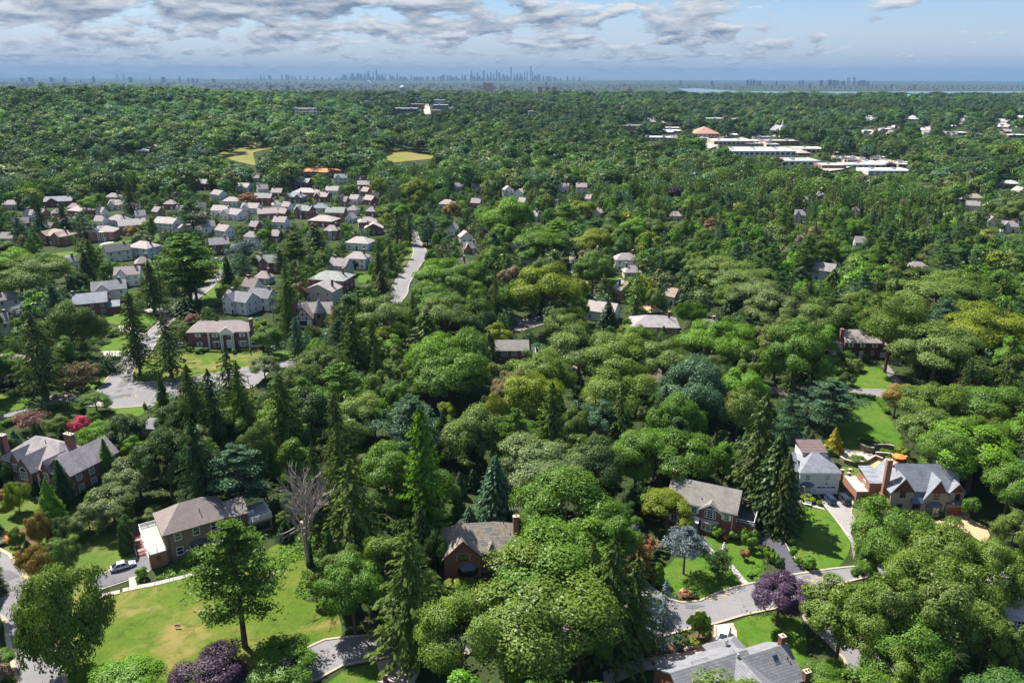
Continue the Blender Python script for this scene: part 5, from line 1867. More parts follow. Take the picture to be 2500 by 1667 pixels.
 # asphalt patches and worn marks
 for s in ('B1 1040,1100 1010,1112 970,1112 1030,1030 1120,905 1160,910 1100,985 1090,1060', 'B1 915,1190 1098,1162 1090,1185 930,1208', 'B1 970,1138 1018,1132 1012,1146 976,1152', 'B1 1058,1122 1108,1115 1112,1130 1066,1138',
    'A3 1200,1080 1330,1090 1250,1112 1205,1105', 'A4 300,908 345,900 355,918 312,926', 'A4 415,890 470,880 478,902 430,912', 'A1 -40,880 60,870 118,905 30,945 -40,950'):
  flat('asphalt_patch', s, ASPHM, 0.155, keep=False)
 rs = random.Random(5)
 for c, x, y in (('A3', 1340, 1050), ('A3', 1395, 1045), ('A3', 1445, 1022), ('A3', 1300, 1130), ('A4', 350, 935), ('A4', 410, 925), ('B1', 1040, 1055), ('B1', 1040, 1195), ('B1', 1140, 1185), ('B1', 1060, 1050), ('A1', 140, 910), ('A1', 180, 1010)):
  p = at(c, x, y)
  a = rs.uniform(0, 3)
  mb = MB()
  for k in range(3):
   dx, dy = rs.uniform(-.6, .6), rs.uniform(-.5, .5)
   mb.poly([(p.x + dx + r * math.cos(a + q), p.y + dy + r * 0.45 * math.sin(a + q), 0.162 + .004 * k) for q, r in ((0, .5), (1.6, .3), (3.1, .55), (4.7, .28))])
  tag(mb.obj('road_marking', YPAINT), kind='structure')
 # driveways, paths
 flat('driveway', 'A1 555,922 690,868 790,800 850,790 915,780 940,865 845,905 620,985', ASPHM, 0.095)
 strip('driveway_edge', smooth(G_('A1 555,922 690,868 760,815 850,792'), 1.5), 0.3, 0.16, CONC)
 strip('driveway_edge', smooth(G_('A1 628,988 800,930 930,872'), 1.5), 0.3, 0.16, CONC)
 flat('driveway', 'A4 0,555 40,590 150,640 215,740 330,883 195,900 185,830 150,770 95,725 20,690', ASPHD, 0.095)
 strip('driveway_edge', smooth(G_('A4 150,640 195,700 220,745 305,855 332,880'), 1.5), 0.25, 0.15, CONC)
 flat('driveway', 'A4 390,400 580,385 612,430 605,520 625,560 600,640 640,720 620,800 600,690 470,505 430,460', PAVEG, 0.095)
 flat('driveway', 'A4 388,398 420,400 600,385 610,410 560,420 440,425', ASPHD, 0.105, keep=False)
 strip('driveway_edge', smooth(G_('A4 585,385 615,425 605,520 625,555'), 1.5), 0.3, 0.2, CONC)
 strip('driveway_edge', smooth(G_('A4 440,470 470,505 590,660'), 1.5), 0.3, 0.2, CONC)
 flat('driveway', 'A4 1180,505 1330,510 1345,550 1440,600 1465,650 1440,712 1330,640 1240,625 1110,575 1190,548', PAVER, 0.095)
 flat('driveway', 'A3 1380,1210 1500,1195 1520,1300 1480,1350 1350,1420 1100,1480 940,1490 700,1600 690,1500 900,1420 1190,1385 1300,1350 1370,1300', PAVEP, 0.10)
 strip('driveway_edge', smooth(G_('A3 1385,1212 1385,1280 1365,1310 1300,1355 1190,1388 1000,1405'), 1.5), 0.35, 0.28, KERBM)
 strip('driveway_edge', smooth(G_('A3 1490,1200 1515,1250 1518,1310'), 1.5), 0.35, 0.2, KERBM)
 flat('driveway', 'A2 810,1440 970,1395 1060,1380 1080,1500 1010,1640 870,1640', PAVEP, 0.10)
 flat('driveway', 'B1 660,895 980,890 965,940 900,945 700,912', CONC, 0.095, keep=False)
 flat('driveway', 'B1 840,810 1020,808 1000,850 880,860', PAVEP, 0.095, keep=False)
 flat('driveway', 'B1 985,600 1080,600 1190,640 1230,630 1180,690 1000,640', PAVEP, 0.095)
 flat('driveway', 'B1 1190,455 1330,455 1400,470 1360,510 1210,490', PAVEP, 0.095)
 flat('driveway', 'B1 1370,530 1480,480 1600,500 1560,530 1400,560', ASPHD, 0.09, keep=False)
 flat('driveway', 'B2 2010,530 1870,640 B3 0,590 160,560 60,520', PAVEP, 0.09, keep=False)
 flat('driveway', 'B4 1000,930 1050,925 1110,1000 1160,1060 1230,1100 1120,1110 1040,1000', ASPH, 0.095)
 flat('driveway', 'B4 790,480 800,410 700,340 740,330 830,390 815,490', ASPH, 0.095)
 flat('path', 'A2 820,1560 880,1560 870,1600 830,1600', PAVEP, 0.2, keep=False)
 POLYS.append(FP('A2 830,1450 1000,1400 1040,1500 1000,1568 860,1568'))
 # paving slabs of the long concrete walk in front of the stone house
 wk = empty('path', (0, 0, 0))
 tag(wk, kind='structure')
 ln = smooth(G_('A1 1230,888 1100,920 960,955 850,975 760,995'), 1.25)
 ln2 = smooth(G_('A1 745,1003 620,1030'), 1.25)
 for L_ in (ln, ln2):
  for a, b in zip(L_[:-1], L_[1:]):
   d = (b - a).normalized()
   nr = Vector((-d.y, d.x, 0)) * 0.62
   a2, b2 = a + d * 0.03, b - d * 0.03
   mb = MB()
   mb.prism([tuple(a2 + nr), tuple(b2 + nr), tuple(b2 - nr), tuple(a2 - nr)], (0, 0, 0.13 + _rt.uniform(0, .02)))
   mb.obj('paving_slab', CONC, wk)
 flat('path', 'A1 798,918 835,908 850,965 805,978', CONC, 0.12, keep=False)
 POLYS.append(FP('A1 620,1020 760,985 1210,880 1220,900 760,1005 640,1040'))
 wk = empty('path', (0, 0, 0))
 tag(wk, kind='structure')
 for sp in ('A3 1275,655 1330,720 1375,768', 'A3 1480,838 1530,900 1580,955'):
  ln = smooth(G_(sp), 1.3)
  for a, b in zip(ln[:-1], ln[1:]):
   d = (b - a).normalized()
   nr = Vector((-d.y, d.x, 0)) * 0.65
   mb = MB()
   mb.prism([tuple(a + d * .03 + nr), tuple(b - d * .03 + nr), tuple(b - d * .03 - nr), tuple(a + d * .03 - nr)], (0, 0, 0.12 + _rt.uniform(0, .02)))
   mb.obj('paving_slab', PAVEP, wk)
 flat('path', 'A1 190,360 225,350 270,430 235,440', CONC, 0.1, keep=False)
 flat('path', 'A1 20,330 60,325 110,350 60,385 10,360', CONC, 0.1, keep=False)
 flat('path', 'C1 890,800 960,770 1020,775 1030,785 930,800 960,825 920,830', CONC, 0.1, keep=False)
 flat('path', 'A4 270,430 430,480 450,500 420,490 340,470 265,445', CONC, 0.1, keep=False)
 flat('path', 'A4 1000,525 1060,520 1110,560 1060,570', CONC, 0.12, keep=False)
 flat('patio', 'A4 545,110 640,130 740,150 720,200 640,200 560,195', PAVEP, 0.1, keep=False)
 flat('patio', 'A4 730,185 860,190 960,205 900,230 740,240 690,225', PAVER, 0.1)
 flat('patio', 'B3 1130,380 1240,440 1290,480 1180,490 1120,440', PAVER, 0.1)
 flat('garden_bed', 'A3 960,1300 1040,1330 1190,1290 1330,1230 1385,1240 1365,1310 1300,1352 1190,1385 1000,1400', SOIL, 0.11, rnd=True)
 flat('garden_bed', 'A3 1230,620 1340,620 1480,650 1600,700 1560,670 1300,665', SOIL, 0.13, keep=False)
 flat('garden_bed', 'A3 1140,1010 1200,985 1290,1020 1270,1050 1170,1045', SOIL, 0.13, keep=False)
 flat('garden_bed', 'A1 30,640 180,600 240,680 180,760 60,720', SOIL, 0.13, keep=False)
 flat('garden_bed', 'A3 1400,725 1440,710 1475,730 1450,748 1415,745', SOIL, 0.135, keep=False, rnd=True)
 flat('garden_bed', 'A4 270,415 330,400 420,430 430,465 350,450', SOIL, 0.135, keep=False)
 # far open ground: parking lots and streets of the town
 for s in ('D2 645,388 690,388 682,340 672,312 655,312 640,360', 'D3 1160,545 1400,530 1300,560 1220,570', 'D3 500,420 560,395 600,420 540,440', 'D3 2200,625 2352,622 2352,650 2210,645'):
  flat('parking_lot', s, CONC, 1.6)
 flat('water', 'D3 360,88 470,86 560,92 700,102 1100,106 1700,104 2900,101 2900,134 2350,134 1900,124 1500,122 1000,122 640,130 470,120', WATER, 2.0, keep=False)


HOUSES = [
 # crop, box, yaw, roof, roof colour, wall, storeys, label, short
 ('B1', 525, 330, 905, 575, 24, 'ell', 'blue', BRICK, 2, 'brick house with grey gable roof and white columned porch', 'porched brick house'),
 ('B1', 740, 228, 1062, 440, 24, 'cross', 'grey', WHITEW, 2, 'long white house with grey gables beside the porched brick house', 'long white gabled house'),
 ('B1', 940, 110, 1175, 300, 14, 'cross', 'pink', STUCCO, 2, 'white half timbered house with pinkish slate roof and dark beams', 'white half timbered house'),
 ('B1', 1832, 318, 2150, 520, -24, 'cross', 'grey', WHITEW, 2, 'large white sided house with grey roof behind the columned brick house', 'large white house'),
 ('B1', 2010, 205, 2182, 380, -24, 'gx', 'weath', WHITEW, 2, 'white house with rusty brown roof behind the large white house', None),
 ('B2', -60, 290, 186, 560, -16, 'ell', 'grey', WHITEW, 2, 'white house wing with grey roof and big garden windows', None),
 ('B1', -60, 310, 180, 500, 30, 'hip', 'slate', WHITEW, 2, 'white house with shaded grey hip roof at the left edge', 'left edge white house'),
 ('B1', -90, 500, 70, 640, 30, 'gx', 'slate', CREAM, 2, 'cream house cut by the left edge below the white house', None),
 ('B1', 272, 570, 420, 680, 30, 'hip', 'slate', BRICK, 1, 'low brick house with grey roof hidden behind the dark beech', None),
 ('B2', 422, 235, 722, 425, -14, 'gy', 'slate', GREYW, 2, 'grey sided house with gable end and pale grey roof', 'grey gabled house'),
 ('B2', 465, 140, 822, 320, -12, 'hip', 'green', BRICK, 2, 'brick house with pale green grey hip roof', 'green roofed brick house'),
 ('B2', 612, 38, 825, 215, -22, 'gx', 'slate', GREYW, 2, 'grey house with white dormer beside the street', None),
 ('B2', 758, -20, 962, 130, -10, 'hip', 'pale', WHITEW, 2, 'white house with pale pyramid roof', 'white pyramid roofed house'),
 ('B2', 14, 14, 218, 190, 8, 'cross', 'green', BRICK, 2, 'brick house with pale grey green cross gables', None),
 ('B2', 0, 140, 158, 275, -12, 'hip', 'pink', GREYW, 1, 'low house with mottled roof beside the utility pole', None),
 ('B3', 880, -10, 1082, 190, 4, 'hip', 'slate', STUCCO, 2, 'half timbered house with steep grey hip roof', 'steep hip roofed house'),
 ('B3', 955, 95, 1112, 190, 4, 'hip', 'pale', CREAM, 1, 'small hip roofed garage in front of the half timbered house', None),
 ('B3', 878, 230, 1065, 490, 28, 'gy', 'slate', BRICKO, 2, 'brick house with tall gable wall and slate roof beside the spruce', 'brick gable house'),
 ('B3', 640, 402, 950, 580, -26, 'gx', 'pale', WHITEW, 1.5, 'white house with brick end chimney between the trees', 'end chimney house'),
 ('B3', 1012, 508, 1425, 690, -4, 'hip', 'slate', BRICKO, 1, 'low house with wide grey hip roof and red chimney', 'low hip roofed house'),
 ('B3', 1305, 285, 1440, 440, -40, 'gx', 'tan', WHITEW, 1.5, 'white house with tan gable roof behind the patio', None),
 ('B3', 1600, 548, 1745, 640, 0, 'gx', 'pale', WHITEW, 1, 'pale roof glimpsed between the spruce and the bright oak', None),
 ('B4', 420, 78, 640, 215, -35, 'gx', 'slate', WHITEW, 2, 'white house with grey roof and dark garage down the lane', 'white lane house'),
 ('B4', 1190, 62, 1392, 180, 0, 'hip', 'slate', BRICKO, 1, 'house with grey hip roof and two tall orange chimneys', None),
 ('B3', 235, 915, 615, 1085, 8, 'hip', 'tan', WHITEW, 1, 'pale house almost hidden under the central oaks', None),
 ('B3', 1070, 960, 1275, 1115, 0, 'gx', 'tan', CREAM, 1, 'pale roof showing through the oaks right of centre', None),
 ('C1', 20, 398, 165, 500, 6, 'hip', 'pale', WHITEW, 1.5, 'white house with pale hip roof at the left edge below the wood', None),
 ('C1', 390, 368, 660, 455, 12, 'cross', 'blue', BRICK, 1.5, 'long brick house with blue grey roof and white front gable', None),
 ('C1', 612, 425, 715, 480, 0, 'hip', 'pale', WHITEW, 1, 'small white house behind the pinkish hip roof', None),
 ('C1', 605, 450, 840, 550, -16, 'hip', 'pink', BRICK, 1.5, 'brick house with wide pinkish hip roof', None),
 ('C1', 948, 335, 1085, 415, -8, 'hip', 'slate', GREYW, 1.5, 'grey house with steep hip roof below the wood', None),
 ('C1', 970, 400, 1125, 490, -5, 'cross', 'pale', WHITEW, 1.5, 'pale roofed white house with a front dormer', None),
 ('C1', 960, 530, 1165, 620, -16, 'hip', 'slate', WHITEW, 1.5, 'white house with grey hip roof behind the brick colonial pair', None),
 ('C1', 1030, 572, 1318, 720, 22, 'gx', 'slate', BRICKP, 2, 'long plum brick house with two chimneys right of the portico house', 'long plum brick house'),
 ('C1', 800, 628, 1045, 785, 6, 'portico', 'pale', BRICKO, 2, 'orange brick house with white two storey portico', 'portico house'),
 ('C1', 345, 660, 680, 865, -14, 'cross2', 'tan', BRICKO, 2, 'tudor brick house with two timbered gables and tan roof', 'twin gabled tudor house'),
 ('C1', 10, 690, 130, 770, 0, 'gx', 'pale', CREAM, 1, 'small cream house by the blue green pine', None),
 ('C1', 910, 795, 1172, 960, 26, 'gx', 'dark', CREAM, 2, 'cream house with near black gable roof', 'black roofed house'),
 ('C1', 1145, 765, 1425, 880, -14, 'hip', 'pale', WHITEW, 2, 'white house with pale hip roof behind the cream house', None),
 ('C1', 528, 893, 702, 1000, -20, 'hip', 'blue', WHITEW, 1.5, 'white house with blue grey roof behind the left oaks', None),
 ('C1', 590, 1003, 682, 1090, -30, 'gx', 'pale', WHITEW, 1.5, 'white gable end showing between the left oaks', None),
 ('C1', 1195, 905, 1350, 1030, 20, 'hip', 'pink', BRICK, 1.5, 'pale pink hip roof behind the tall pines', None),
 ('C1', 1380, 555, 1625, 665, -10, 'ell', 'pale', WHITEW, 2, 'white house behind the tall thin tree', None),
 ('C1', 1470, 395, 1585, 475, -6, 'hip', 'pink', BRICK, 1.5, 'brick house with pale flat topped roof in the upper rows', None),
 ('C1', 1555, 455, 1705, 560, -14, 'cross', 'pale', WHITEW, 1.5, 'pale gabled white house left of the dark pine', None),
 ('C1', 1740, 215, 1945, 325, -10, 'cross', 'slate', BRICKP, 2, 'plum brick house with steep slate roof at the wood edge', None),
 ('C1', 1880, 312, 2045, 395, -24, 'gx', 'slate', WHITEW, 1.5, 'white house with slanting grey gable in the upper rows', None),
 ('C1', 2000, 368, 2155, 455, -4, 'hip', 'pale', WHITEW, 1.5, 'white house with pale pyramid roof beside the rust coloured tree', None),
 ('C1', 1895, 448, 2070, 520, -8, 'gx', 'pale', STUCCO, 1.5, 'house with long pale roof behind the thin spruce', None),
 ('C1', 2160, 428, 2340, 510, -6, 'cross', 'pale', WHITEW, 1.5, 'white gabled house right of the rust coloured tree', None),
 ('C1', 1962, 478, 2225, 605, -18, 'cross', 'slate', STUCCO, 1.5, 'stucco house with many grey gables behind the spruces', None),
 ('C1', 1920, 622, 2105, 770, -22, 'gx', 'pink', WHITEW, 2, 'white house with pinkish gable roof left of the spruce', None),
 ('C1', 1858, 740, 2062, 930, 14, 'ell', 'slate', BRICK, 2, 'brick and white house with cars before its garage', 'house with cars'),
 ('C1', 2178, 678, 2335, 765, -14, 'hip', 'slate', STUCCO, 1.5, 'stucco house with grey hip roof above the silver tree', None),
 ('C1', 2230, 588, 2352, 665, -20, 'gx', 'slate', BRICK, 1.5, 'slanting grey roof among the crowded rows', None),
 ('C1', 1778, 503, 1875, 595, -14, 'gx', 'pink', BRICK, 1.5, 'pinkish roof right of the dark pine', None),
 ('C1', 2110, 248, 2265, 330, -12, 'gx', 'pale', WHITEW, 1.5, 'pale roof below the wood above the rust coloured tree', None),
 ('C2', 715, 168, 842, 250, 4, 'cross', 'blue', WHITEW, 2, 'white house with blue grey roof right of the terracotta school', None),
 ('C2', 322, 205, 525, 305, -8, 'cross', 'green', BRICKP, 2, 'large plum brick house with pale cross gables below the school', 'large plum brick house'),
 ('C2', 350, 290, 580, 375, -4, 'hip', 'pale', BRICKO, 1.5, 'orange brick house with long pale hip roof', None),
 ('C2', 272, 333, 465, 430, -8, 'cross2', 'blue', STONE, 1.5, 'stone house with several blue grey gables', None),
 ('C2', 530, 330, 695, 410, -14, 'cross', 'pink', BRICK, 1.5, 'brick gabled house right of the blue grey gables', None),
 ('C2', 5, 340, 165, 455, 0, 'gx', 'slate', BRICK, 2, 'brick house with dark slate roof at the start of the rows', None),
 ('C2', 520, 428, 668, 510, -4, 'hip', 'blue', CREAM, 1, 'low cream house with blue grey roof', None),
 ('C2', 645, 465, 825, 575, -2, 'gx', 'green', BRICK, 2, 'brick house with end chimney and grey green roof', None),
 ('C2', 350, 448, 548, 585, -14, 'cross', 'green', BRICK, 2, 'half timbered brick house with steep grey roof', 'steep half timbered house'),
 ('C2', 12, 473, 222, 555, 14, 'gx', 'pink', BRICKO, 1.5, 'long low brick house with pinkish roof', None),
 ('C2', 490, 533, 765, 640, -10, 'hip', 'pink', BRICK, 1.5, 'brick house with wide mottled hip roof in the middle rows', 'wide hip roofed house'),
 ('C2', 815, 520, 920, 590, -14, 'gy', 'slate', WHITEW, 1, 'small white gabled house with two chimneys behind', None),
 ('C2', 1002, 458, 1108, 555, -10, 'hip', 'slate', BRICK, 1.5, 'small brick house with slate hip roof left of the tall maple', None),
 ('C2', 920, 548, 1110, 645, 10, 'hip', 'pale', BRICK, 1.5, 'brick house with wide pale roof behind the brick gable', None),
 ('C2', 985, 603, 1162, 725, 4, 'gy', 'pale', BRICKP, 1.5, 'plum brick house with broad gable end and small windows', 'broad brick gable house'),
 ('C2', 628, 622, 765, 785, -4, 'portico', 'pale', BRICKO, 2, 'tan house with white pillared entrance among the trees', None),
 ('C2', 820, 725, 1082, 865, -10, 'hip', 'pale', STUCCO, 1.5, 'stucco house with very wide pale hip roof', 'very wide pale roof'),
 ('C2', 160, 668, 245, 765, -10, 'gx', 'pale', BRICKO, 1.5, 'brick house with pale roof behind the lime tree', None),
 ('C2', 928, 228, 1040, 290, 0, 'gx', 'pink', BRICK, 1, 'low brick house with pinkish roof behind the round trees', None),
 ('C2', 640, 278, 775, 335, -6, 'gx', 'pale', WHITEW, 1.5, 'pale roofed house by the school car park', None),
 ('C2', 1762, 244, 1875, 305, -4, 'hip', 'blue', WHITEW, 1.5, 'white house with blue grey hip roof in the woods', None),
 ('C2', 1950, 250, 2055, 295, 0, 'gx', 'pale', WHITEW, 1, 'white low house among the trees right of centre', None),
 ('C2', 1942, 385, 2050, 465, -10, 'gx', 'pale', BRICKO, 1.5, 'pale gabled house with brick chimney among round trees', None),
 ('C2', 2222, 275, 2335, 375, 12, 'gy', 'pale', WHITEW, 2, 'tall white gabled house right of centre', None),
 ('C2', 1655, 393, 1815, 480, -6, 'hip', 'pale', WHITEW, 1.5, 'white house with pale roof behind the dark maple', None),
 ('C2', 1825, 678, 1972, 810, 14, 'gy', 'pink', STUCCO, 1.5, 'house with pale gabled roof right of the street', None),
 ('C2', 1865, 778, 2005, 880, 8, 'cross', 'pink', BRICKO, 1, 'low house with small dark dormer below the pale gables', None),
 ('C2', 1790, 920, 1925, 1015, -24, 'gy', 'tan', STUCCO, 1, 'tan gable roof behind the bright oak row', None),
 ('C2', 1738, 612, 1832, 720, 40, 'gx', 'pink', STUCCO, 1.5, 'slanting pale gable hidden in the street trees', None),
 ('C2', 2305, 765, 2400, 855, 0, 'hip', 'slate', BRICK, 1, 'small brick garage with slate roof under the dark beech', None),
 ('C3', 608, 248, 715, 325, -4, 'gx', 'pale', WHITEW, 2, 'white two storey house below the far woods', None),
 ('C3', 436, 252, 555, 330, -8, 'cross', 'pink', WHITEW, 1.5, 'pinkish roofed house behind the olive tree', None),
 ('C3', 40, 300, 180, 400, -30, 'gy', 'pink', STUCCO, 1.5, 'pale gables stepping up the middle street', None),
 ('C3', 90, 378, 180, 460, -30, 'gx', 'pale', STUCCO, 1.5, 'pale roof beside the middle street', None),
 ('C3', 145, 498, 295, 610, -24, 'cross', 'pale', WHITEW, 1.5, 'white house with pale gables right of the dark beech', None),
 ('C3', 730, 470, 870, 585, -34, 'gy', 'pale', WHITEW, 1.5, 'white gabled house behind the broad olive tree', None),
 ('C3', 700, 350, 765, 420, -30, 'gx', 'pink', STUCCO, 1.5, 'narrow pale roof beside the tall bare trunk', None),
 ('C3', 1438, 498, 1570, 600, -10, 'hip', 'pink', WHITEW, 1.5, 'white house with pink roof under the purple beech', None),
 ('C3', 110, 850, 285, 960, -12, 'gx', 'blue', WHITEW, 2, 'white house behind the big round maple', None),
 ('C4', 288, 490, 405, 600, -20, 'cross', 'slate', WHITEW, 2, 'white house with grey gables among the right hand pines', None),
 ('C4', 830, 728, 950, 830, -10, 'gx', 'slate', WHITEW, 1.5, 'grey white house hidden between two pines', None),
 ('C4', 1822, 342, 1985, 425, -8, 'hip', 'tan', CREAM, 1, 'tan roofed house near the grey commercial building', None),
 ('C4', 1820, 408, 1965, 495, -24, 'gx', 'slate', CREAM, 1.5, 'cream house with slate gable in the right hand woods', None),
 ('C4', 2025, 548, 2115, 630, -20, 'gy', 'slate', CREAM, 1, 'small grey gabled house right of the rust brown trees', None),
 ('C4', 2150, 590, 2310, 700, -24, 'cross', 'slate', WHITEW, 1.5, 'white house with grey gables near the right edge', None),
 ('C4', 2295, 545, 2400, 610, 0, 'gx', 'tan', WHITEW, 1, 'tan roofed white house cut by the right edge', None),
 ('C4', 800, 455, 890, 505, 0, 'hip', 'pale', WHITEW, 1, 'tiny white roofs seen through the right hand pines', None),
 ('C2', 915, 180, 1030, 222, 0, 'hip', 'slate', GREYW, 1, 'grey hip roof at the edge of the far woods', None),
 ('C2', -10, 170, 70, 245, -10, 'gx', 'slate', GREYW, 1.5, 'grey roof in front of the dark woods left of the school', None),
 ('C2', 150, 295, 270, 355, -8, 'gx', 'pink', BRICK, 1, 'pinkish roof between the round dark trees', None),
 ('C2', -20, 590, 50, 690, -10, 'gx', 'slate', BRICK, 1, 'slate roof left of the lime green tree', None),
]


def near_rects():
 for c, *b in (('Y1', 0, 90, 1960, 1200), ('Y2', 140, 180, 1160, 1300), ('Y2', 1640, 220, 2230, 660), ('Y2', 1100, 180, 1600, 520), ('Y3', 110, 210, 1350, 1380), ('Y4', 660, 240, 1960, 1160), ('Y4', 380, 240, 700, 480), ('Y5', 140, 210, 2050, 860), ('Y6', 300, 140, 1150, 1080), ('Y7', 160, 110, 2050, 1040),
     ('Y0', 320, 210, 1900, 900), ('B1', 0, 790, 130, 1130), ('B2', 315, 395, 600, 590), ('B4', 720, 655, 1010, 870), ('B2', 2030, 690, 2182, 900), ('B3', 0, 690, 150, 830), ('B1', 1130, 1370, 1240, 1520), ('A4', 1400, 980, 1570, 1100),
     ('A4', 540, 100, 970, 240)):
  a = fpx(c, b[0], b[1])
  d = fpx(c, b[2], b[3])
  RECTS.append((*a, *d))
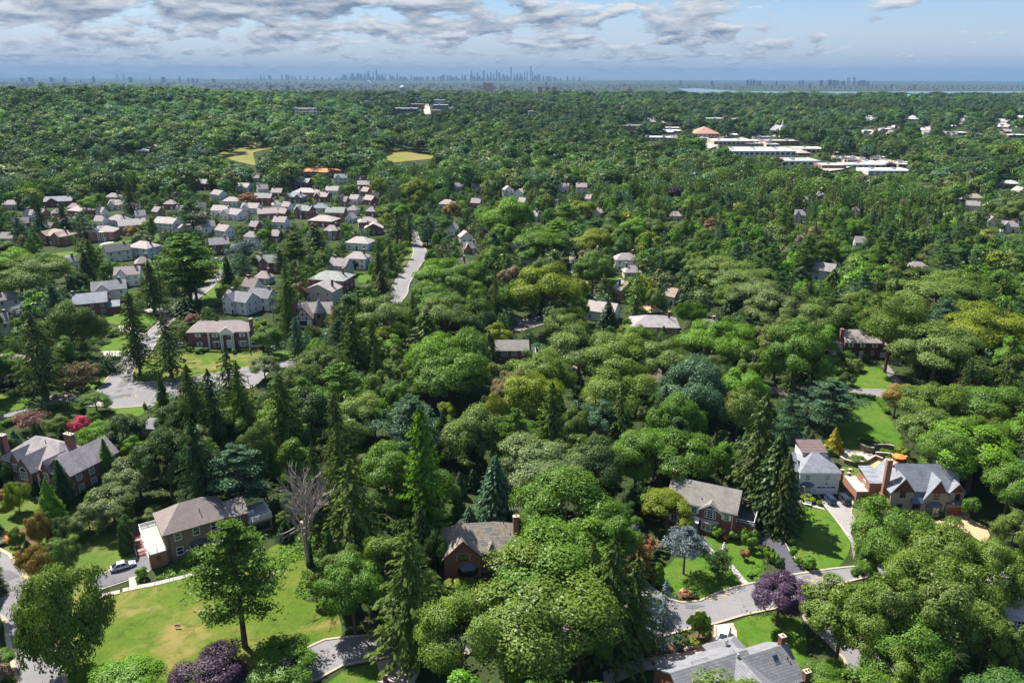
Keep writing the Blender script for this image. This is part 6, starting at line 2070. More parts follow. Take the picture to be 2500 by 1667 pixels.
# ------------------------------------------------------------------ trees the photograph shows one by one
# kind crop x top width (b=base y [x=base x] | h=height) colour | label
HAND = '''
yew A1 462 905 545 b=1475 olive | broad olive green yew spreading over the left street corner
pine A1 1420 570 500 b=1340 x=1520 green | multi stemmed white pine on the big front lawn
maple A1 1270 1390 380 h=9 purple | dark purple maple at the lower edge below the big lawn
shrub A1 510 1520 190 h=4 lime | yellow green bush at the lower edge left of the purple maple
maple A1 780 1482 380 h=8 bright | rounded green tree cut by the lower edge left of the purple maple
cone A1 332 293 185 b=565 bright | bright green cone shaped evergreen before the brick mansion
dense A1 410 190 165 b=465 deep | dark yew cone before the mansion wing
dense A1 683 60 135 b=310 green | slender green cypress at the corner of the mansion wing
shrub A1 125 338 150 b=510 gold | round olive shrub before the mansion entrance
cone A1 228 300 62 b=402 deep | small dark evergreen beside the flag pole
shrub A1 268 525 145 b=725 brown | bronze leaved shrub left of the dark round bush
shrub A1 410 555 180 b=700 dark | dark round bush behind the pale leaved dogwood
shrub A1 400 690 215 b=872 sage | pale leaved dogwood on the slope left of the driveway
shrub A1 240 745 215 b=935 brown | bronze green shrub by the left street kerb
maple A1 720 335 290 b=600 grey | grey green dogwood beside the dark slope
maple A1 880 140 300 b=440 grey | grey green maple right of the mansion wing
shrub A1 565 500 260 b=650 grey | grey green spreading bush below the dogwood
column A1 790 582 92 b=756 dark | dark clipped column beside the terrace steps
ball A1 880 853 74 b=918 bright | clipped round bush at the end of the driveway
ball A1 1190 785 80 b=828 lime | flat yellow green bush in the ivy bed of the stone house
pine A1 1450 95 330 h=15 blue | blue green pine behind the roof of the stone house
maple A1 845 35 150 b=215 bright | bright green rounded tree behind the mansion
maple A1 575 -10 190 h=10 lime | lime green tree behind the mansion chimney
maple A1 1000 -20 320 h=17 dark | dark dense maple behind the stone house
spruce A1 1180 -60 260 h=22 deep | dark spruce behind the stone house garden
maple A1 1250 80 260 h=14 deep | deep green tree at the back of the stone house
shrub A1 30 205 110 b=365 dark | dark bush at the left edge under the mansion
shrub A1 15 375 95 b=470 brown | brownish bush at the left edge
shrub A1 100 700 60 b=760 sage | small bush among the rocks by the orange flowers
shrub A1 60 610 130 b=680 orange h=1.2 | bed of orange lilies on the slope at the left edge
shrub A1 145 648 50 b=680 orange | smaller clump of orange lilies right of the lily bed
shrub A1 20 560 150 b=690 blue h=1.2 | spreading juniper around the orange lilies
bare A2 375 110 480 b=835 x=398 tan | bare dead tree with ivy covered trunk on the lawn edge
spruce A2 690 190 440 b=850 mossy | ragged brownish spruce right of the dead tree
maple A2 860 125 340 h=18 green | leafy green maple behind the ragged spruce
lime B2 1262 1285 440 b=2403 x=1421 lime | tall lime green redwood in the middle of the wood
dense A2 1550 165 290 b=570 blue | blue green fir left of the brick cottage ridge
shrub A2 1180 660 160 b=880 dark | dark bush against the cottage gable
maple A2 680 780 360 b=1262 green | dense rounded green tree left of the drooping spruce
spruce A2 1003 640 460 b=1440 x=1042 mossy | drooping olive spruce with bare trunk at the lower street
maple A2 240 1345 390 h=8 green | rounded bright green tree at the lower edge beside the street
shrub A2 1290 925 105 b=985 gold | golden green bush below the cottage bay window
shrub A2 1235 960 70 b=1000 green | small green bush left of the golden one
maple A2 70 20 190 h=15 green | green tree behind the flat roofed sunroom
maple A2 30 -40 200 h=17 moss | olive tree left of the dead tree crown
spruce A2 560 -30 260 h=22 moss | tall mossy spruce behind the dead tree
maple A2 1000 690 200 h=9 dark | dark bushy tree behind the drooping spruce
oak A3 285 925 740 b=1560 x=320 olive | huge olive green oak at the lower centre of the photo
oak A2 1330 1075 430 h=16 olive | olive oak leaning over the lower street left of the huge oak
maple A3 330 690 680 h=19 green | broad green maple behind the huge oak
dome A3 455 338 590 b=770 green | large dome shaped green maple above the brick cottage roof
oak A3 300 75 440 h=15 grey | grey green oak behind the dome shaped maple
maple A3 640 75 320 h=15 dark | dark green maple left of the tall thin trunk
maple A3 1000 -10 320 b=370 x=890 green | tall green tree with bare lower trunk behind the brick colonial
spruce A3 780 690 400 b=1450 x=720 moss | dark drooping hemlock right of the huge oak
spruce A3 880 800 330 b=1400 x=870 moss | ragged hemlock above the pale drive right of the huge oak
spruce A3 640 700 260 h=19 spruce | slimmer dark hemlock behind the huge oak
spruce A3 890 640 200 b=900 brown | brownish cedar left of the blue spruce
bluehead A3 1190 605 240 b=890 silver | silver blue spruce on the colonial front lawn
sparse A3 1080 935 260 b=1365 x=1055 ice | see through blue spruce beside the lower street
column A3 1030 826 84 b=948 bright | clipped green column by the street bend
maple A3 1085 385 280 b=650 gold | yellow green maple left of the brick colonial door
layered A3 930 360 220 b=540 deep | dark layered Japanese maple behind the yellow green maple
layered A3 1400 772 175 b=905 dark | dark spreading shrub in the colonial front lawn
shrub A3 955 645 120 b=790 rust | rust coloured shrub left of the silver blue spruce
shrub A3 1035 680 100 b=760 tan | tan bush beside the silver blue spruce
sparse A3 880 585 180 b=760 ice | pale blue conifer behind the rust coloured shrub
ball A3 1398 598 66 b=672 bright | round green bush below the bow window
shrub A3 1455 648 40 b=678 orange | small orange flowering bush by the brick colonial
shrub A3 1500 610 90 b=680 sage | dusty green bush beside the orange flowers
shrub A3 1595 608 120 b=735 green | leafy green bush at the corner of the brick colonial
shrub A3 1570 735 66 b=800 rust | small reddish bush on the colonial lawn
shrub A3 1645 835 130 b=910 bright h=1.2 | low green juniper on the colonial lawn
weeping A3 1285 1125 150 b=1290 green | small weeping tree in the roadside garden bed
shrub A3 1330 1215 80 b=1290 sage | white flowering bush in the roadside garden bed
shrub A3 1180 1270 110 b=1350 dark | dark bush in the roadside garden bed
shrub A3 1255 1290 80 b=1340 gold | golden bush in the roadside garden bed
shrub A3 1000 1310 90 b=1370 gold | yellow flowering bush at the start of the garden bed
ball A3 1205 1000 70 b=1040 rust | brown clipped bush beside the kerb boulders
ball A3 1257 1005 46 b=1040 dark | dark clipped bush beside the kerb boulders
maple A4 140 890 325 b=1210 plum | purple leaved maple at the street junction
spruce F 1871 965 130 h=25 spruce | tall spruce standing behind the twin spruce by the white house
dense F 1895 1062 150 b=1272 x=1882 dark | tall dense spruce at the left of the white garage house
dense F 1930 1110 90 h=17 spruce | slim spruce between the tall one and the white house
cone F 2033 1042 52 b=1105 yellow | yellow cone shaped evergreen behind the white house
maple A4 1420 -60 500 h=17 bright | big bright maple right of the stone gabled house
maple A4 1240 -10 300 h=15 green | green maple behind the stone gabled house
maple A4 1640 160 300 h=15 green | green tree at the right edge beyond the gabled house
shrub A4 1330 420 110 b=560 green | leafy bush right of the wooden garage door
ball A4 1180 466 48 b=515 dark | dark ball bush beside the wooden garage door
ball A4 855 462 80 b=520 gold | golden bush before the stone gable
ball A4 946 466 36 b=500 dark | small dark bush beside the porch of the gabled house
shrub A4 1590 540 250 b=740 sage | grey green dogwood at the right edge above the tan driveway
oak A4 900 505 380 h=16 green | green oak in front of the stone gabled house
oak A4 1180 590 430 h=17 olive | olive oak below the tan driveway
oak A4 1050 800 420 h=18 olive | olive oak over the side street
airy A4 1180 905 460 h=20 mossy | large loose olive tree above the lower right lawn
airy A4 900 960 330 h=19 mossy | loose olive tree left of the larger one at lower right
oak A4 1560 715 320 h=16 olive | olive tree at the right edge above the pale roof
airy A4 1490 1110 250 h=14 olive | small olive tree before the pale roofed house
airy A4 500 930 430 b=1490 olive | golden olive tree standing by the side street
sparse A4 650 505 140 b=880 gold | thin yellowish tree beside the gabled house hedge
tall A4 680 715 170 b=1085 x=655 green | pair of slender green trees by the street corner
maple A4 450 1435 250 h=7 green | green bushy tree right of the grey roof at the lower edge
airy A4 950 1380 300 h=14 olive | loose olive tree at the lower right edge
airy A4 1630 1180 200 h=14 mossy | loose dark olive tree at the lower right corner
maple A4 1560 1400 260 h=7 dark | dark bushy tree behind the teal canopy
ball A4 160 795 56 b=868 dark | dark clipped bush beside the black driveway
shrub A4 90 715 70 b=800 lime | lime green bushes along the upper side of the black driveway
shrub A4 130 760 60 b=830 lime | lime green bush nearest the dark clipped bush
ball A4 237 670 46 b=716 dark | dark ball bush between driveway and lawn
shrub A4 245 725 60 b=800 lime | lime green bush below the dark ball bush
shrub A4 275 780 56 b=845 lime | lime green bush at the foot of the black driveway
ball A4 340 778 90 b=856 bright | broad green clipped bush at the lawn corner
ball A4 610 318 54 b=368 gold | golden ball bush between the two houses
shrub A4 640 165 110 b=205 sage | grasses on the curved terrace bed
shrub A4 830 130 110 b=160 green | green shrubs on the upper terrace
shrub A4 700 30 90 b=70 lime | yellow green shrubs above the terraces
shrub A4 930 110 90 b=160 gold | golden shrubs on the slope above the patio
shrub A4 330 400 90 b=440 gold | low golden plants before the white bay window
ball A4 407 438 36 b=466 lime | small lime ball at the driveway edge of the white house
spruce B1 270 505 430 b=1215 x=395 spruce | tall ragged spruce at the left street corner
dome B1 620 465 470 b=890 moss | dark round beech behind the left street corner
layered B1 690 895 300 b=1165 tan | pale topped spreading tree at the left corner of the junction
spruce B1 1040 330 250 b=1000 x=1170 spruce | leaning spruce with bare trunk at the street junction
spruce B1 1375 495 300 b=1028 x=1432 spruce | spruce with bare trunk on the corner lawn
pine B1 1500 -160 430 b=400 x=1590 green | tallest white pine left of the large white house
pine B1 1640 -60 300 b=390 x=1640 forest | white pine right of the tallest one
spruce B1 1290 60 230 b=485 spruce | thin spruce with brown tips left of the white pines
dense B1 1560 360 320 b=500 deep | dark spreading yew under the white pines
dense B1 1910 25 150 b=305 deep | dark pointed spruce by the lane to the large white house
pine B1 2045 10 160 b=260 blue | blue green pine beside the dark pointed spruce
shrub B1 1880 270 140 b=420 sage | pale flowering shrub at the lane corner
spruce B1 1870 790 330 h=25 spruce | tall spruce before the right end of the columned house
spruce B1 1960 900 240 h=24 moss | second tall spruce right of the first before the columned house
spruce B1 1545 930 300 h=23 spruce | spruce below the corner lawn
dense B1 1320 985 170 h=18 moss | narrow dark hemlock at the street junction
spruce B1 1720 970 260 h=24 deep | dark spruce in the middle of the spruce stand
maple B1 1640 1130 300 h=17 moss | olive maple at the front of the spruce stand
maple B1 1900 1280 330 h=14 green | round green tree at the foot of the spruce stand
maple B1 1700 1400 320 h=12 grey | grey green maple below the spruce stand
maple B1 1440 1200 300 h=14 dark | dark tree left at the foot of the spruce stand
oak B1 290 50 430 h=18 sage | big sage green oak left of the white half timbered house
oak B1 110 -30 330 h=18 bright | bright oak at the left edge
oak B1 380 -10 260 h=15 green | smaller green oak right of the big sage oak
maple B1 262 385 210 b=590 silver | silvery leaved tree behind the left corner spruce
dense B1 740 -20 190 b=260 spruce | dark spruce behind the long white gabled house
maple B1 930 45 165 b=235 green | round green tree left of the half timbered house
maple B1 640 150 190 h=10 dark | dark tree with wires across it behind the porched house
barebush B1 565 1175 300 b=1375 tan | leafless grey shrub at the hedge by the left street
layered B1 270 1325 240 b=1470 smoke | pinkish smoke bush behind the brick mansion
shrub B1 500 1360 220 b=1500 sage | dusty green shrubs behind the brick mansion roof
maple B1 810 1160 225 b=1325 green | round green tree by the lower kerb of the junction
shrub B1 690 1368 170 b=1520 pink | bright pink crape myrtle behind the mansion chimney
maple B1 830 1385 270 h=9 lime | lime green tree right of the pink crape myrtle
maple B1 990 1330 310 h=11 dark | dark green tree between the lime tree and small cottage
maple B1 1085 1370 120 h=8 grey | grey leaved tree beside the small cottage roof
shrub B1 770 1320 170 b=1420 green | leafy bush above the pink crape myrtle
ball B1 940 612 110 b=680 gold | wide golden clipped bush by the left street drive
ball B1 1748 133 62 b=190 yellow | yellow ball bush at the lane lawn
shrub B1 1792 90 46 b=150 pink | small red flowering tree on the lane lawn
shrub B1 1180 585 90 b=640 green | green bush at the drive beside the left street
shrub B1 1605 505 130 b=580 smoke | pale pink bush behind the columned house
column B1 1572 738 52 b=800 dark | dark clipped column at the columned house corner
ball B1 1588 772 42 b=815 gold | small golden bush before the columned house
ball B1 1660 775 95 b=820 green | long green bush before the columned house
ball B1 1722 777 46 b=812 sage | pale green bush before the columned house
ball B1 1950 790 40 b=830 bright | bright green bush under the portico
maple B1 1470 545 80 b=600 green | small tree between street and columned house
dense B1 2085 800 10 h=2 dark | tiny evergreen by the wooden deck
dense B1 1080 385 60 b=470 dark | small cedar before the long white house
spruce B2 370 530 175 b=885 blue | dark blue spruce left of the turret house lawn
maple B2 120 580 220 b=840 green | rounded green tree right of the columned house
maple B2 95 845 220 b=1050 grey | grey green round tree at the corner below the columned house
weeping B2 500 590 140 b=770 sage | weeping tree before the turret house
sparse B2 680 440 140 b=775 brown | brown dying spruce right of the turret
spruce B2 800 470 270 h=21 moss | tall olive spruce right of the turret house
oak B2 1080 370 380 h=17 sage | sage green oak behind the olive spruce
oak B2 1560 60 350 h=17 bright | bright oak at the head of the oak row
oak B2 1500 250 330 h=17 green | green oak beside the centre street
oak B2 1760 85 330 h=17 green | green oak right of the bright oak
oak B2 1590 380 380 h=17 sage | sage oak in the middle of the oak row
oak B2 1830 400 300 h=16 dark | dark oak at the right end of the oak row
spruce B2 1430 470 340 h=18 moss | spreading olive hemlock under the oak row
spruce B2 1780 590 170 h=16 moss | small hemlock left of the flat grey roof
spruce B2 970 540 260 h=18 moss | olive hemlock left of the bright column tree
tall B2 1165 655 190 b=985 bright | bright column shaped tree left of the great beech
dome B2 1500 725 520 h=16 bright | left half of the great dark beech in the centre
dome B2 1760 705 480 h=16 green | right half of the great dark beech in the centre
dome B2 1620 860 620 h=14 green | front of the great dark beech in the centre
maple B2 560 760 360 h=13 moss | olive maple before the weeping tree
pine B2 700 920 420 h=19 green | bright green white pine left of the great beech
spruce B2 200 1010 400 h=24 moss | mossy spruce at the left of the central wood
maple B2 450 1140 360 h=19 dark | dark maple in the front of the central wood
spruce B2 660 1160 320 h=24 spruce | dark spruce in the front of the central wood beside the dark maple
maple B2 1040 930 220 h=14 sage | sage green tree under the bright column tree
pine B2 1290 1190 430 h=18 blue | blue green pine behind the lime green redwood
dome B2 1850 1330 520 h=14 sage | sage round crown below the great beech
dome B2 1995 1250 300 h=15 gold | golden topped crown below the great beech
maple B2 1900 1380 280 h=13 grey | grey green crown in front of the golden top
spruce B2 1955 640 200 b=940 spruce | thin spruce before the flat grey roofed house
maple B2 360 108 120 b=205 yellow | yellow leaved tree behind the green roofed house
maple B2 382 188 165 b=325 rust | rust orange tree beside the utility pole
shrub B2 842 62 76 b=125 purple | purple bush beside the white pyramid roof
dense B2 1060 150 180 b=352 spruce | spruce by the lawn at the street bend
dense B2 1030 -20 160 h=15 moss | olive spruce above the street bend
column B2 980 75 60 b=170 bright | bright clipped cone behind the purple bush
shrub B2 1155 140 60 b=195 sage | white flowering bush at the street bend
airy B2 2150 90 220 b=420 tan | grey half bare tree at the centre of the photo
maple B2 260 330 110 b=520 sage | pale green weeping willow behind the turret house
oak B3 325 120 440 b=645 gold | great yellow green maple at the stop sign
maple B3 700 -20 290 b=345 green | blue green rounded tree left of the steep hip roof
spruce B3 1060 160 190 b=505 green | spruce in front of the tall gable wall
spruce B3 790 165 160 b=425 moss | slim olive spruce left of the tall gable wall
dense B3 830 395 200 b=615 deep | dark bushy evergreen before the white chimney house
maple B3 600 335 165 h=11 lime | vivid green tree left of the white chimney house
oak B3 480 470 290 h=13 olive | small oak below the vivid green tree
maple B3 600 215 180 h=11 gold | golden green tree at the street side
spruce B3 1500 165 180 b=435 dark | dark cone spruce right of the tan roof
spruce B3 1825 365 200 b=610 dark | dark cone spruce under the right hand oaks
weeping B3 1520 395 280 b=625 green | weeping green tree behind the low hip roof
maple B3 1210 250 160 h=13 sage | soft green conifer above the round patio
dense B3 1290 600 120 b=720 dark | small dark spruce before the low hip roof
oak B3 1900 50 480 h=18 sage | sage oak crown at the right of the steep hip roof
oak B3 2090 220 420 h=18 grey | grey green oak crown right of the weeping tree
oak B3 1900 600 330 h=17 bright | bright oak right of the low hip roof
oak B3 1700 590 420 h=17 bright | bright spreading oak below the weeping tree
oak B3 600 630 460 h=17 sage | sage oak at the centre below the white chimney house
oak B3 960 710 460 h=17 olive | olive oak below the low hip roof
oak B3 1080 600 250 h=15 green | green oak touching the low hip roof
oak B3 250 830 480 h=17 olive | olive oak right of the flat grey roof
oak B3 180 1010 420 h=17 gold | golden olive oak below the flat grey roofed house
oak B3 900 1000 480 h=17 olive | olive oak in front of the pale hidden house
oak B3 1320 750 380 h=16 sage | sage oak right of the olive pair
dome B3 1560 935 570 h=16 blue | big blue green maple right of centre
maple B3 1700 840 260 h=15 grey | grey green crown behind the big blue green maple
maple B3 1960 900 380 h=17 bright | soft bright green tree right of the big blue green maple
spruce B3 370 1080 300 h=22 moss | olive spruce in the central wood right of the redwood
maple B3 790 1205 340 h=14 blue | blue green maple in the lower central wood
maple B3 1240 1430 340 h=13 bright | bright green maple above the dome shaped one
maple B3 560 1230 260 h=14 moss | moss green tree left of the blue green maple
spruce B3 950 1080 260 h=19 moss | olive spruce right of the pale hidden house
oak B4 160 535 360 h=19 sage | sage oak left of the maroon brick house
oak B4 500 400 330 h=17 sage | sage oak behind the maroon brick house
oak B4 120 320 380 h=18 grey | grey green oak above the sage pair
oak B4 1065 370 400 b=985 x=1020 olive | tall olive oak right of the maroon brick house
oak B4 1480 610 590 b=1160 x=1395 sage | wide sage oak over the right hand lane
oak B4 1910 465 520 h=19 gold | golden olive oak at the right edge
oak B4 1480 180 620 h=18 sage | long sage oak crown in the upper right wood
oak B4 270 590 440 b=1290 x=235 green | green oak with tall leaning trunk below the maroon house
pine B4 540 1050 400 b=1490 blue | large blue pine beside the right hand back lawn
maple B4 1150 1065 220 h=10 brown | brownish green tree at the end of the right hand lane
oak B4 1480 1100 420 h=15 olive | olive crown below the right hand lane
maple B4 1900 1080 460 h=16 green | green maple at the right edge below the lane
maple B4 1430 1280 420 h=14 sage | sage maple right of the back lawn
maple B4 1820 1310 540 h=15 green | broad green maple above the gabled house
shrub B4 700 815 150 b=890 green | rounded bush before the maroon house windows
shrub B4 760 880 160 b=970 sage | larger pale bush on the maroon house lawn
shrub B4 850 845 110 b=900 dark | dark bush at the maroon house door
ball B4 570 850 66 b=888 rust | brown domed bush on the maroon house lawn
ball B4 602 884 62 b=915 rust | second brown domed bush below the first
shrub B4 640 930 90 b=1010 green | bush in the maroon house lawn
shrub B4 700 1000 150 b=1100 dark | dark bush by the right hand lane
dense B4 570 130 230 b=365 moss | olive spruce by the lane of the white house
maple B4 960 55 300 h=16 green | green tree right of the lane
weeping B4 1280 100 160 b=200 sage | willow like tree before the two tall chimneys
layered B4 1720 1040 200 h=5 rust | reddish Japanese maple at the far end of the right lane
oak B4 1690 180 400 h=18 olive | olive oak in the upper right wood
maple C3 1500 262 180 h=17 purple | large purple beech in the right hand woods
maple C3 350 232 200 b=410 dark | dark cone shaped maple at the middle street
maple C3 650 378 250 b=600 gold | golden brown maple beside the middle street
maple C3 320 665 450 b=1015 green | big round maple at the end of the middle street
dome C3 755 695 390 h=13 gold | broad olive dome right of the middle street
maple C3 1310 570 230 h=15 sage | pale sage tree in the middle distance woods
maple A3 560 1000 380 h=15 green | green maple on the right flank of the huge oak
oak A3 90 1120 380 h=14 bright | bright oak on the left flank of the huge oak
maple A4 1000 1180 420 h=16 green | leafy green tree in the lower right clump
oak A4 740 1080 330 h=15 olive | olive oak at the left of the lower right clump
oak A4 1330 880 420 h=17 olive | olive oak at the top of the lower right clump
pine C3 520 430 240 h=15 green | white pine beside the middle street
pine C3 440 580 260 h=14 bright | bright pine over the middle street
pine C3 800 560 300 h=15 forest | spreading pine right of the middle street
dome C2 2280 425 440 b=770 bright | dark beech with bright top right of the centre street
pine C2 1560 535 200 b=810 blue | blue green pine at the centre street bend
maple C2 1460 192 250 h=22 gold | tall golden willow left of the centre street
spruce C2 1290 495 200 b=790 spruce | spruce with bare trunk left of the centre street
spruce C2 1400 520 120 b=800 moss | slim spruce beside the centre street
maple C2 1775 410 170 h=14 brown | bronze beech right of the centre street
dome C2 1120 210 190 h=15 gold | round golden tree left of the tall willow
maple C2 870 235 150 h=14 green | round green tree below the blue grey roof
maple C2 1230 400 260 h=15 green | dense green tree left of the centre street
spruce C2 560 600 240 b=880 spruce | dark spruce before the wide hip roof
pine C2 350 700 260 h=16 moss | dark pine behind the green roofed brick house
maple C2 100 655 130 b=790 lime | lime green round tree in the left rows
pine C1 770 495 210 b=760 green | feathery green pine left of the portico house
pine C1 190 540 190 b=800 blue | blue green pine at the left edge rows
pine C1 1740 400 240 b=700 forest | tall dark pine in the left rows
spruce C1 1190 230 170 b=560 spruce | tall dark spruce below the wood
maple C1 1190 630 150 b=770 brown | bronze tree beside the plum brick house
maple C1 2230 330 170 b=460 rust | rust coloured tree in the upper rows
layered C1 2210 750 290 b=950 ice | silver spreading tree above the lane
maple C1 1300 670 190 b=850 grey | grey green tree right of the bronze one
spruce C1 780 760 220 h=17 moss | dark olive spruce below the portico house
maple C1 240 95 330 h=20 moss | great dark beech at the left edge of the wood
spruce C1 330 420 150 h=20 deep | dark spruce below the great beech
spruce C1 540 430 180 h=20 deep | dark spruce in the left rows
'''


def parse_hand():
 for ln in HAND.strip().splitlines():
  spec, label = ln.split('|')
  t = spec.split()
  kind, c, x, yt, wpx = t[0], t[1], float(t[2]), float(t[3]), float(t[4])
  kv = dict(s.split('=') for s in t[5:] if '=' in s)
  col = [s for s in t[5:] if '=' not in s][0]
  yield kind, c, x, yt, wpx, kv, col, label.strip()


def hand_trees():
 for kind, c, x, yt, wpx, kv, col, label in parse_hand():
  s = CROPS[c][2]
  if 'b' in kv:
   g = at(c, float(kv.get('x', x)), float(kv['b']))
   lo, hi = 0.2, 60.0
   fy = fpx(c, x, yt)[1]
   for _ in range(40):
    mid = (lo + hi) / 2
    if proj((g.x, g.y, g.z + mid))[1] > fy:
     lo = mid
    else:
     hi = mid
   h = lo
   if 'h' in kv:
    h = float(kv['h'])
   h = max(h, 0.7)
   X, Y, Z = g
  else:
   h = float(kv['h'])
   if h >= 10:
    h *= 1.12
   p = at(c, x, yt, h)
   X, Y, Z = p.x, p.y, p.z - h
  dep = proj((X, Y, Z + h * 0.6))[2]
  w_ = wpx / s * dep / F0 * ((1.3 if kind == 'oak' else 1.18) if kind in ('oak', 'maple', 'airy', 'dome', 'pine') and wpx / s > 60 else 1.22 if kind == 'spruce' else 1.0)
  tree(kind, X, Y, h, w_, jit(G[col], 0.06), label, z=Z)


# ------------------------------------------------------------------ trees that fill the suburb between those
KEEP = np.zeros((334, 500), dtype=np.float32)      # ground distance of what must stay in view


def fill_poly(pts, val):
 xs = [p[0] / 5 for p in pts]
 ys = [p[1] / 5 for p in pts]
 y0, y1 = max(0, int(min(ys))), min(333, int(max(ys)) + 1)
 n = len(pts)
 for yy in range(y0, y1 + 1):
  yc = yy + 0.5
  cr = []
  for i in range(n):
   j = (i + 1) % n
   if (ys[i] > yc) != (ys[j] > yc):
    cr.append(xs[i] + (yc - ys[i]) * (xs[j] - xs[i]) / (ys[j] - ys[i]))
  cr.sort()
  for a, b in zip(cr[::2], cr[1::2]):
   a, b = max(0, int(round(a))), min(500, int(round(b)))
   if b > a:
    row = KEEP[yy, a:b]
    v = val if not callable(val) else val(yy)
    np.maximum(row, v, out=row)


def build_keep():
 def gy(row):
  return atf(1250, row * 5 + 2.5)[1] if row * 5 > 235 else 3000.0
 cache = {}

 def gyc(row):
  if row not in cache:
   cache[row] = gy(row)
  return cache[row]
 for P in POLYS:
  fill_poly(P, gyc)
 for x0, y0, x1, y1 in RECTS:
  m = (x1 - x0) * 0.05
  yb = atf((x0 + x1) / 2, min(1660, y1))[1]
  fill_poly([(x0 + m, y0 + 1), (x1 - m, y0 + 1), (x1 - m, y1), (x0 + m, y1)], yb)


KEEP2 = np.zeros((334, 500), dtype=np.float32)


def mark_trees():
 for x, y, z, r, h in MARK:
  ax, ay, d = proj((x, y, z + h * .97))
  by = proj((x, y, z + h * 0.38))[1]
  rp = r * F0 / d * 0.75
  x0, x1, y0, y1 = int((ax - rp) / 5), int((ax + rp) / 5) + 1, int(ay / 5), int(by / 5) + 1
  if x1 > 0 and y1 > 0:
   s = KEEP2[max(0, y0):max(0, y1), max(0, x0):max(0, x1)]
   np.maximum(s, y, out=s)


def hides(x, y, z, r, h, frac=0.06):
 ax, ay, d = proj((x, y, z + h))
 bx, by, _ = proj((x, y, z + h * 0.25))
 rp = r * F0 / d * 0.9
 x0, x1 = int((ax - rp) / 5), int((ax + rp) / 5) + 1
 y0, y1 = int(ay / 5), int(by / 5) + 1
 x0, x1, y0, y1 = max(0, x0), min(500, x1), max(0, y0), min(334, y1)
 if x1 <= x0 or y1 <= y0:
  return False
 sub = KEEP[y0:y1, x0:x1]
 if float((sub > y - 2.0).mean()) > frac:
  return True
 return float((KEEP2[y0:y1, x0:x1] > y + 3.0).mean()) > 0.38


def on_open(x, y, z):
 px_, py_, d = proj((x, y, z))
 i, j = int(py_ / 5), int(px_ / 5)
 if 0 <= i < 334 and 0 <= j < 500:
  k = KEEP[i, j]
  return k > 0 and abs(k - y) < max(14.0, y * 0.04)
 return False


FOOT = []          # house footprints


